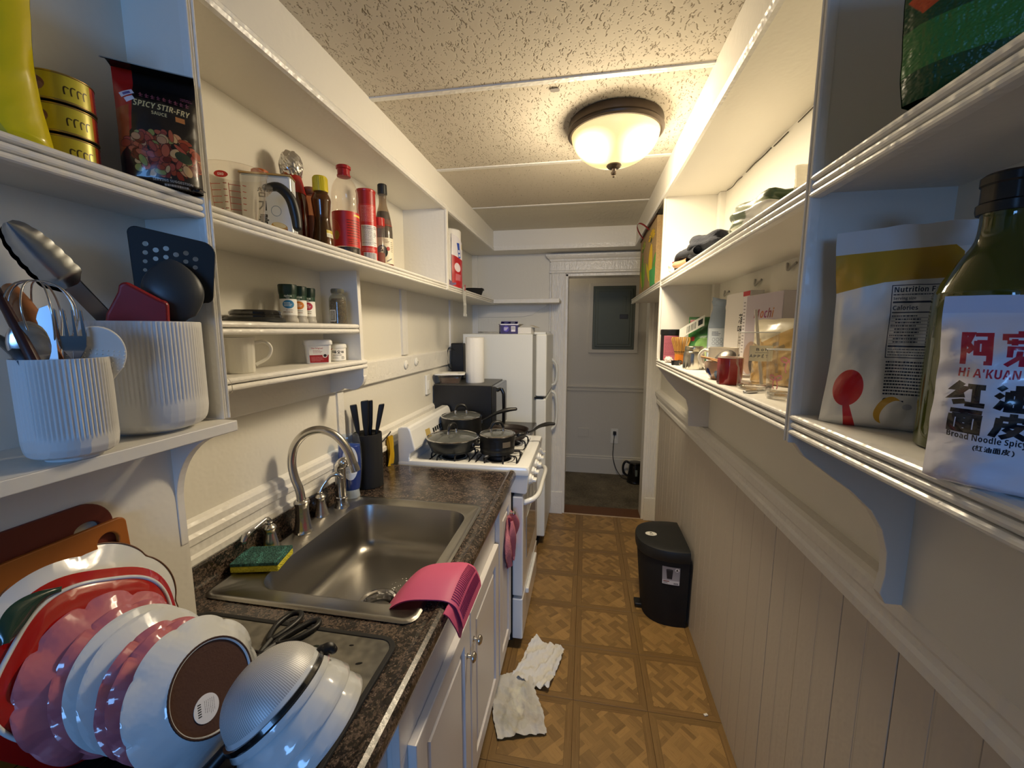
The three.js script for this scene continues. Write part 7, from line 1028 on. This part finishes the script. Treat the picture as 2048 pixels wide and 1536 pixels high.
// ---------------------------------------------------------------- right, lower shelf beyond the partition
{
  const a = thing('tea_tin', 'black lidded tin with pink printed label at the far shelf corner', 'tin', [0.392, SL, -2.035]);
  mesh('tin_body', lathe([[0, 0], [0.043, 0], [0.044, 0.003], [0.044, 0.125], [0, 0.125]], 40), std(0x1b1416, 0.4), a); mesh('lid', creased(lathe([[0, 0.12], [0.0455, 0.12], [0.046, 0.124], [0.046, 0.142], [0.043, 0.145], [0, 0.145]], 40)), M.blackPlastic, a);
  mesh('label', label(0.0445, 0.112, 0.004, faceCam(0.392, -2.035) + 0.25, 1.9), std(0xffffff, 0.5, { map: tex(192, 256, (k, w, h) => { k.fillStyle = '#a35a68'; k.fillRect(0, 0, w, h); bars(k, 14, 20, 160, 12, 15, 5, '#5a2430'); k.fillStyle = '#5a2430'; k.fillRect(10, 196, 170, 4); k.fillRect(10, 80, 170, 3); }) }), a);
  const w = thing('bamboo_whisk', 'bamboo tea whisk standing on its handle beside the pink labelled tin', 'whisk', [0.40, SL, -1.86]);
  mesh('handle', creased(lathe([[0, 0], [0.022, 0], [0.0225, 0.035], [0.021, 0.04], [0, 0.04]], 28)), std(0xb5691c, 0.4), w);
  const tn = []; for (let r = 0; r < 2; r++) for (let i = 0; i < 26; i++) { const q = i / 26 * Math.PI * 2 + r * 0.1, c = Math.cos(q), s = Math.sin(q), R = r ? 0.6 : 1; tn.push(tube([[c * 0.0195 * R, 0.036, s * 0.0195 * R], [c * 0.028 * R, 0.07, s * 0.028 * R], [c * 0.037 * R, 0.1, s * 0.037 * R], [c * 0.034 * R, 0.112, s * 0.034 * R]], 0.0014, 8, 4)); }
  mesh('tines', tn, std(0xc99a50, 0.6), w).userData.kind = 'stuff'; mesh('black_thread', new THREE.TorusGeometry(0.0235, 0.0015, 6, 30).rotateX(Math.PI / 2).translate(0, 0.05, 0), M.gap, w);
  const g = thing('snack_bag', 'green leafy printed bag with a white barcode flap behind the bamboo whisk', 'bag', [0.515, SL, -1.93], faceCam(0.515, -1.93) - 0.2);
  mesh('bag_body', pouch(0.15, 0.2, 0.07, { sd: 17, crumple: 0.2, waist: 0.05, lean: -0.02 }), std(0xffffff, 0.35, { map: tex(256, 320, (k, W, H) => { k.fillStyle = '#2f6b33'; k.fillRect(0, 0, W, H); k.fillStyle = '#7fae62'; k.beginPath(); k.ellipse(160, 220, 100, 70, 0.4, 0, 7); k.fill(); k.fillStyle = '#c4d39a'; k.beginPath(); k.ellipse(180, 250, 60, 40, 0.4, 0, 7); k.fill(); k.fillStyle = '#a5262e'; k.fillRect(10, 20, 50, 26); k.fillRect(30, 140, 26, 30); k.fillStyle = '#1f4f26'; k.fillRect(90, 60, 120, 60); }) }), g);
  mesh('barcode_flap', sheet(6, 4, (u, v) => [-0.1 + u * 0.1, 0.1 + v * 0.045 + u * 0.062, 0.036 + 0.004 * Math.sin(u * 4)], 0.001), std(0xffffff, 0.4, { map: tex(192, 96, (k, W, H) => { k.fillStyle = '#d8d9d0'; k.fillRect(0, 0, W, H); k.fillStyle = '#4a4f48'; for (let i = 0; i < 9; i++) k.fillRect(60 + i * 8, 20, 3 + (i % 3), 60); k.fillStyle = '#1d2420'; k.fillRect(146, 22, 34, 50); }) }), g);
  const wr = thing('wrapper', 'crumpled white candy wrapper at the shelf edge in front of the pink tin', 'wrapper', [0.362, SL, -1.90]);
  const cg = new THREE.SphereGeometry(1, 24, 16), cp = cg.attributes.position; for (let i = 0; i < cp.count; i++) { const n = 0.75 + 0.6 * fbm(cp.getX(i) * 4 + 5, cp.getY(i) * 4 + cp.getZ(i) * 3, 5); cp.setXYZ(i, cp.getX(i) * 0.016 * n, 0.013 + cp.getY(i) * 0.013 * n, cp.getZ(i) * 0.034 * n); } mesh('film', toCreasedNormals(cg.toNonIndexed(), 0.3), std(0xd9d2cc, 0.35), wr);
  const sp = thing('measuring_spoon', 'small black plastic scoop lying in front of the bamboo whisk', 'scoop', [0.363, SL, -1.765]);
  mesh('bowl', creased(lathe([[0, 0.002], [0.013, 0.002], [0.0165, 0.018], [0.0175, 0.018], [0.0145, 0], [0, 0]], 24)), M.blackPlastic, sp); mesh('handle', taperTube([[0.01, 0.015, -0.012], [0.025, 0.013, -0.04], [0.036, 0.008, -0.07]], [0.004, 0.005, 0.006], 12, 8), M.blackPlastic, sp);
  const j = thing('metal_canister', 'small brushed metal canister with screw lid beside the white mug', 'canister', [0.392, SL, -1.60]);
  mesh('canister_body', creased(lathe([[0, 0], [0.036, 0], [0.0375, 0.002], [0.035, 0.055], [0.032, 0.064], [0.029, 0.067], [0, 0.067]], 40), 0.7), std(0xc9c6bd, 0.22, { metalness: 1 }), j); mesh('lid', creased(mg([lathe([[0, 0.064], [0.0305, 0.064], [0.0315, 0.067], [0.0315, 0.08], [0.0295, 0.083], [0.026, 0.0825], [0, 0.083]], 40), new THREE.TorusGeometry(0.0315, 0.001, 6, 40).rotateX(Math.PI / 2).translate(0, 0.073, 0)])), std(0xb7b09c, 0.3, { metalness: 1 }), j);
  const m = thing('mug', 'cream white mug with its handle toward the metal canister on the shelf', 'mug', [0.43, SL, -1.40]);
  mesh('mug_body', creased(lathe([[0, 0], [0.039, 0], [0.041, 0.002], [0.043, 0.085], [0.0445, 0.087], [0.0415, 0.087], [0.039, 0.006], [0, 0.005]], 44), 0.8), std(0xebe4d6, 0.25), m); mesh('handle', tube([[-0.03, 0.072, -0.03], [-0.044, 0.076, -0.045], [-0.056, 0.058, -0.054], [-0.05, 0.032, -0.048], [-0.032, 0.018, -0.03]], 0.0055, 30, 10), std(0xebe4d6, 0.25), m);
  const bl = thing('painted_bowl', 'small beige bowl painted with blue shapes, tipped forward, chopsticks inside', 'bowl', [0.382, SL, -1.275]);
  const bp = smoothPts([[0, 0.001], [0.017, 0.001], [0.021, 0.006], [0.031, 0.022], [0.0345, 0.042], [0.0345, 0.05]], 24), bi = [[0.0345, 0.0505], [0.032, 0.05], [0.031, 0.04], [0.026, 0.02], [0.012, 0.008], [0, 0.007]];
  mesh('bowl_body', creased(lathe(bp.concat(bi), 44), 1).scale(1.1, 1, 1.1), phy(0xffffff, 0.2, { clearcoat: 0.6, map: tex(512, 128, (k, W, H) => { k.fillStyle = '#c9a98c'; k.fillRect(0, 0, W, H); for (let i = 0; i < 8; i++) { k.fillStyle = ['#22307c', '#6f94b8', '#4a64a0'][i % 3]; k.beginPath(); k.ellipse(30 + i * 64, 74 + 8 * Math.sin(i), 20, 16, i, 0, 7); k.fill(); } }) }), bl);
  mesh('metal_lid', lathe(smoothPts([[0.034, 0], [0.03, 0.01], [0.016, 0.018], [0, 0.02]], 14), 32).rotateX(0.35).rotateZ(0.85).translate(0.018, 0.055, -0.008), std(0x8d8984, 0.3, { metalness: 0.9 }), bl);
  [['upper bamboo chopstick resting across the painted bowl', 0.0575, 0], ['lower bamboo chopstick resting across the painted bowl', 0.0545, 0.008]].forEach(([l, y, o]) => { const c = thing('chopstick', l, 'chopstick', [0.382, SL, -1.275]); mesh('stick', rod([-0.034 + o, y + 0.004, -0.055], [-0.01 - o, y, 0.05], 0.0028, 0.002, 8), std(0xb98a56, 0.6), c); });
  const r = thing('red_cup', 'plain dark red cup beside the glass with the handwritten note', 'cup', [0.377, SL, -1.165]);
  mesh('cup_body', creased(lathe([[0, 0], [0.028, 0], [0.03, 0.003], [0.0305, 0.068], [0.0295, 0.0705], [0.0275, 0.07], [0.0265, 0.005], [0, 0.005]], 40), 0.8), phy(0x9a1d1a, 0.25, { clearcoat: 0.5 }), r); mesh('pale_rim', new THREE.TorusGeometry(0.029, 0.0016, 8, 44).rotateX(Math.PI / 2).translate(0, 0.0698, 0), std(0xd9c3ae, 0.3), r);
  const p = thing('glass_pitcher', 'clear stepped glass holding straws, with a handwritten BON APPETIT note', 'glass', [0.405, SL, -1.072]);
  p.userData.label = 'clear stepped glass with a handwritten paper note stuck on it';
  mesh('glass_body', creased(lathe([[0, 0.0005], [0.036, 0.0005], [0.0385, 0.004], [0.039, 0.052], [0.043, 0.06], [0.043, 0.135], [0.042, 0.137], [0.0415, 0.135]], 48), 0.6), phy(0xfaf9f7, 0.02, { transmission: 0.98, thickness: 0, ior: 1.45 }), p);
  const th = faceCam(0.405, -1.072);
  mesh('paper_note', label(0.0436, 0.036, 0.07, th + 0.2, 1.15), std(0xffffff, 0.8, { map: tex(320, 256, (k, W, H) => { k.fillStyle = '#ece3c4'; k.fillRect(0, 0, W, H); const q = (s, x, y, c = 44) => glyph(k, s, x, y, c, 7, '#3d4552'); q([[[1, 0], [1, 10]], [[1, 0], [7, 1.5], [6, 4], [1.5, 5], [8, 6.5], [7, 9.5], [1, 10]]], 90, 40); q([[[5, 3], [2, 4], [1, 7], [3, 10], [7, 9], [8, 5], [5, 3]]], 150, 44, 40); q([[[1, 10], [1, 2], [7, 10], [7, 2]]], 206, 40); k.fillStyle = '#3d4552'; k.fillRect(76, 112, 180, 5); q([[[0, 10], [4, 0], [8, 10]], [[1.6, 6.4], [6.4, 6.4]]], 10, 150); q([[[1, 10], [1, 0], [7, 1], [7, 4], [1, 5]]], 62, 156, 40); q([[[1, 10], [1, 0], [7, 1], [7, 4], [1, 5]]], 112, 154, 40); q([[[7, 0], [1, 0], [1, 10], [7, 10]], [[1, 5], [6, 5]], [[3, -1.5], [6, -4]]], 164, 154, 40); q([[[0, 0], [8, 0]], [[4, 0], [4, 10]]], 214, 152, 44); }) }), p, 'cream paper note with handwritten letters');
  mesh('thick_base', lathe([[0, 0.002], [0.035, 0.002], [0.0365, 0.012], [0, 0.012]], 36), phy(0xffffff, 0.05, { transmission: 1, thickness: 0.01, ior: 1.45 }), p);
  mesh('rim', new THREE.TorusGeometry(0.0423, 0.0012, 8, 48).rotateX(Math.PI / 2).translate(0, 0.136, 0), std(0xd8d8d4, 0.15), p);
  mesh('straw', [rod([0.01, 0.013, 0.012], [-0.006, 0.19, -0.012], 0.0035, 0.0035, 10)], phy(0xd9d6cf, 0.2, { transmission: 0.5, thickness: 0 }), p);
  const b = thing('bow_glass', 'clear drinking glass printed with pink ribbon bows next to the partition', 'glass', [0.402, SL, -0.93]);
  mesh('glass_body', creased(lathe([[0, 0.0005], [0.025, 0.0005], [0.0265, 0.003], [0.0305, 0.1], [0.0315, 0.102], [0.03, 0.103], [0.0296, 0.1]], 44), 0.7), phy(0xfaf9f7, 0.02, { transmission: 0.98, thickness: 0, ior: 1.45 }), b);
  mesh('rim', new THREE.TorusGeometry(0.0306, 0.0011, 8, 44).rotateX(Math.PI / 2).translate(0, 0.102, 0), std(0xd8d8d4, 0.15), b);
  mesh('pink_bows', label(0.0275, 0.085, 0.01, faceCam(0.402, -0.93), 3.0, 0.0306), std(0xffffff, 0.5, { transparent: true, alphaTest: 0.5, map: tex(384, 256, (k, W, H) => { k.clearRect(0, 0, W, H); k.strokeStyle = '#d98d94'; k.lineWidth = 9; k.lineJoin = 'round'; const bow = (x, y, s) => { k.beginPath(); k.ellipse(x - 26 * s, y, 24 * s, 13 * s, 0.3, 0, 7); k.stroke(); k.beginPath(); k.ellipse(x + 26 * s, y, 24 * s, 13 * s, -0.3, 0, 7); k.stroke(); k.beginPath(); k.moveTo(x, y); k.quadraticCurveTo(x - 30 * s, y + 40 * s, x - 10 * s, y + 70 * s); k.moveTo(x, y); k.quadraticCurveTo(x + 30 * s, y + 40 * s, x + 16 * s, y + 70 * s); k.stroke(); }; bow(230, 40, 1.1); bow(140, 150, 1); bow(320, 160, 0.9); }) }), b);
  mesh('thick_base', lathe([[0, 0.002], [0.024, 0.002], [0.0245, 0.013], [0, 0.013]], 36), phy(0xffffff, 0.05, { transmission: 1, thickness: 0.01, ior: 1.45 }), b);
  const s = thing('spray_bottle', 'pale blue and white shrink wrapped bottle standing at the rear of the shelf', 'bottle', [0.535, SL, -1.83], faceCam(0.535, -1.83));
  mesh('bottle_body', lathe(smoothPts([[0, 0], [0.03, 0], [0.033, 0.006], [0.033, 0.13], [0.032, 0.165], [0.026, 0.205], [0.0215, 0.225], [0.021, 0.24], [0.024, 0.262], [0, 0.268]], 50), 36).scale(1.12, 1, 0.85), std(0x93a3b8, 0.4), s);
  mesh('trigger_cap', loft([[[-0.024, 0.24, -0.018], [0.024, 0.24, -0.018], [0.024, 0.24, 0.018], [-0.024, 0.24, 0.018]], [[-0.026, 0.275, -0.017], [0.02, 0.262, -0.017], [0.02, 0.262, 0.017], [-0.026, 0.275, 0.017]]]), std(0x93a3b8, 0.4), s);
  mesh('label', label(0.0336, 0.135, 0.014, 0, 2.2).scale(1.12, 1, 0.86), std(0xffffff, 0.45, { map: tex(256, 384, (k, W, H) => { k.fillStyle = '#c6d2e2'; k.fillRect(0, 0, W, H); k.fillStyle = '#26365e'; bars(k, 60, 40, 110, 3, 17, 8, '#26365e'); k.strokeStyle = '#4a5a80'; k.lineWidth = 3; for (let j = 0; j < 2; j++) for (let i = 0; i < 3; i++) { k.beginPath(); k.arc(86 + i * 46, 130 + j * 44, 17, 0, 7); k.stroke(); } bars(k, 50, 214, 160, 4, 18, 7, '#26365e'); k.fillStyle = '#1f2c58'; k.fillRect(40, 300, 34, 60); bars(k, 90, 300, 120, 4, 16, 5, '#5a6a8a'); }) }), s);
  const d = thing('black_lid', 'small domed black plastic lid behind the cream mug', 'lid', [0.53, SL, -1.5]);
  mesh('lid_body', creased(lathe(smoothPts([[0, 0.05], [0.02, 0.049], [0.036, 0.04], [0.044, 0.02], [0.045, 0]], 20), 36)), M.blackMatte, d); mesh('knob', rb(-0.02, 0.02, 0.045, 0.062, -0.012, 0.012, 0.006), M.blackPlastic, d);
  const c1 = thing('tea_carton', 'tall white carton with black brush lettering and red corner at the shelf rear', 'box', [0.555, SL, -1.62], -Math.PI / 2 + 0.06);
  const cg1 = tex(320, 512, (k, W, H) => { k.fillStyle = '#dcd8d4'; k.fillRect(0, 0, W, H); glyph(k, G.luo, 196, 140, 62, 8, '#17161a'); glyph(k, G.wei, 190, 212, 60, 7, '#17161a'); bars(k, 214, 290, 40, 3, 20, 8, '#2a2a2c'); k.fillStyle = '#b3202a'; k.fillRect(236, 0, 84, 30); k.fillStyle = '#b7aaa2'; k.fillRect(40, 390, 200, 122); });
  mesh('carton_body', rb(-0.1, 0.1, 0, 0.275, -0.022, 0.022, 0.002), std(0xd8d4cf, 0.6), c1); mesh('front_print', new THREE.PlaneGeometry(0.198, 0.272).translate(0, 0.137, 0.0226), std(0xffffff, 0.5, { map: cg1 }), c1);
  const c2 = thing('mochi_box', 'greyish lilac snack carton printed Mochi beside the tall white carton', 'box', [0.538, SL, -1.37], -Math.PI / 2 + 0.1);
  mesh('carton_body', rb(-0.115, 0.115, 0, 0.25, -0.02, 0.02, 0.002), std(0xc9c3c8, 0.6), c2);
  mesh('front_print', new THREE.PlaneGeometry(0.228, 0.248).translate(0, 0.125, 0.0206), std(0xffffff, 0.45, { map: tex(384, 420, (k, W, H) => { k.fillStyle = '#b9b0bb'; k.fillRect(0, 0, W, H); k.fillStyle = '#e2dfe4'; k.fillRect(0, 0, 40, H); for (let i = 0; i < 16; i++) { k.fillStyle = '#8f8a92'; k.fillRect(8, 30 + i * 18, 22, 6); } k.font = 'italic bold 62px sans-serif'; 'Mochi'.split('').forEach((c, i) => { k.fillStyle = ['#7c2a30', '#b3581f', '#8a2f6a', '#7c2a30', '#a8641f'][i]; k.fillText(c, 120 + [0, 62, 100, 132, 170][i], 120); }); bars(k, 150, 146, 150, 2, 20, 7, '#4a4246'); bars(k, 200, 190, 80, 1, 20, 7, '#4a4246'); k.fillStyle = '#a88c7c'; k.beginPath(); k.ellipse(110, 330, 70, 90, 0.3, 0, 7); k.fill(); k.fillStyle = '#3a2c2a'; k.beginPath(); k.ellipse(170, 360, 66, 60, 0.4, 0, 7); k.fill(); k.fillStyle = '#d8d0c8'; k.beginPath(); k.ellipse(290, 380, 90, 40, 0, 0, 7); k.fill(); }) }), c2);
  const y = thing('pasta_bag', 'clear bag of yellowish pasta leaning in front of the mochi carton', 'bag', [0.495, SL, -1.16], -1.1);
  mesh('bag_body', pouch(0.17, 0.17, 0.05, { sd: 21, crumple: 0.2, waist: 0.02, seal: 0.05, flat: 0.5 }), phy(0xffffff, 0.25, { clearcoat: 0.4, map: tex(192, 192, (k, W, H) => { k.fillStyle = '#b8985c'; k.fillRect(0, 0, W, H); k.fillStyle = '#d8cfb4'; k.beginPath(); k.moveTo(0, 90); k.lineTo(W, 0); k.lineTo(0, 0); k.fill(); for (let i = 0; i < 60; i++) { k.fillStyle = ['#9c7c40', '#c8aa70', '#8a7a5c'][i % 3]; k.save(); k.translate(hash(i, 1) * W, 70 + hash(i, 2) * 120); k.rotate(hash(i, 3) * 3); k.fillRect(-14, -5, 28, 10); k.restore(); } }) }), y);
  const cl = thing('clip', 'small silver metal clip lying between the two glasses', 'clip', [0.37, SL, -1.0], 0.5);
  mesh('clip_body', [rb(-0.018, 0.018, 0, 0.006, -0.005, 0.005, 0.002), tube([[0.018, 0.004, -0.004], [0.04, 0.004, -0.004], [0.044, 0.004, 0], [0.04, 0.004, 0.004], [0.018, 0.004, 0.004]], 0.0012, 20, 6)], M.chrome, cl);
}
scene.traverse((o) => { if (o.isMesh) o.castShadow = o.receiveShadow = true; });
renderer.render(scene, camera);
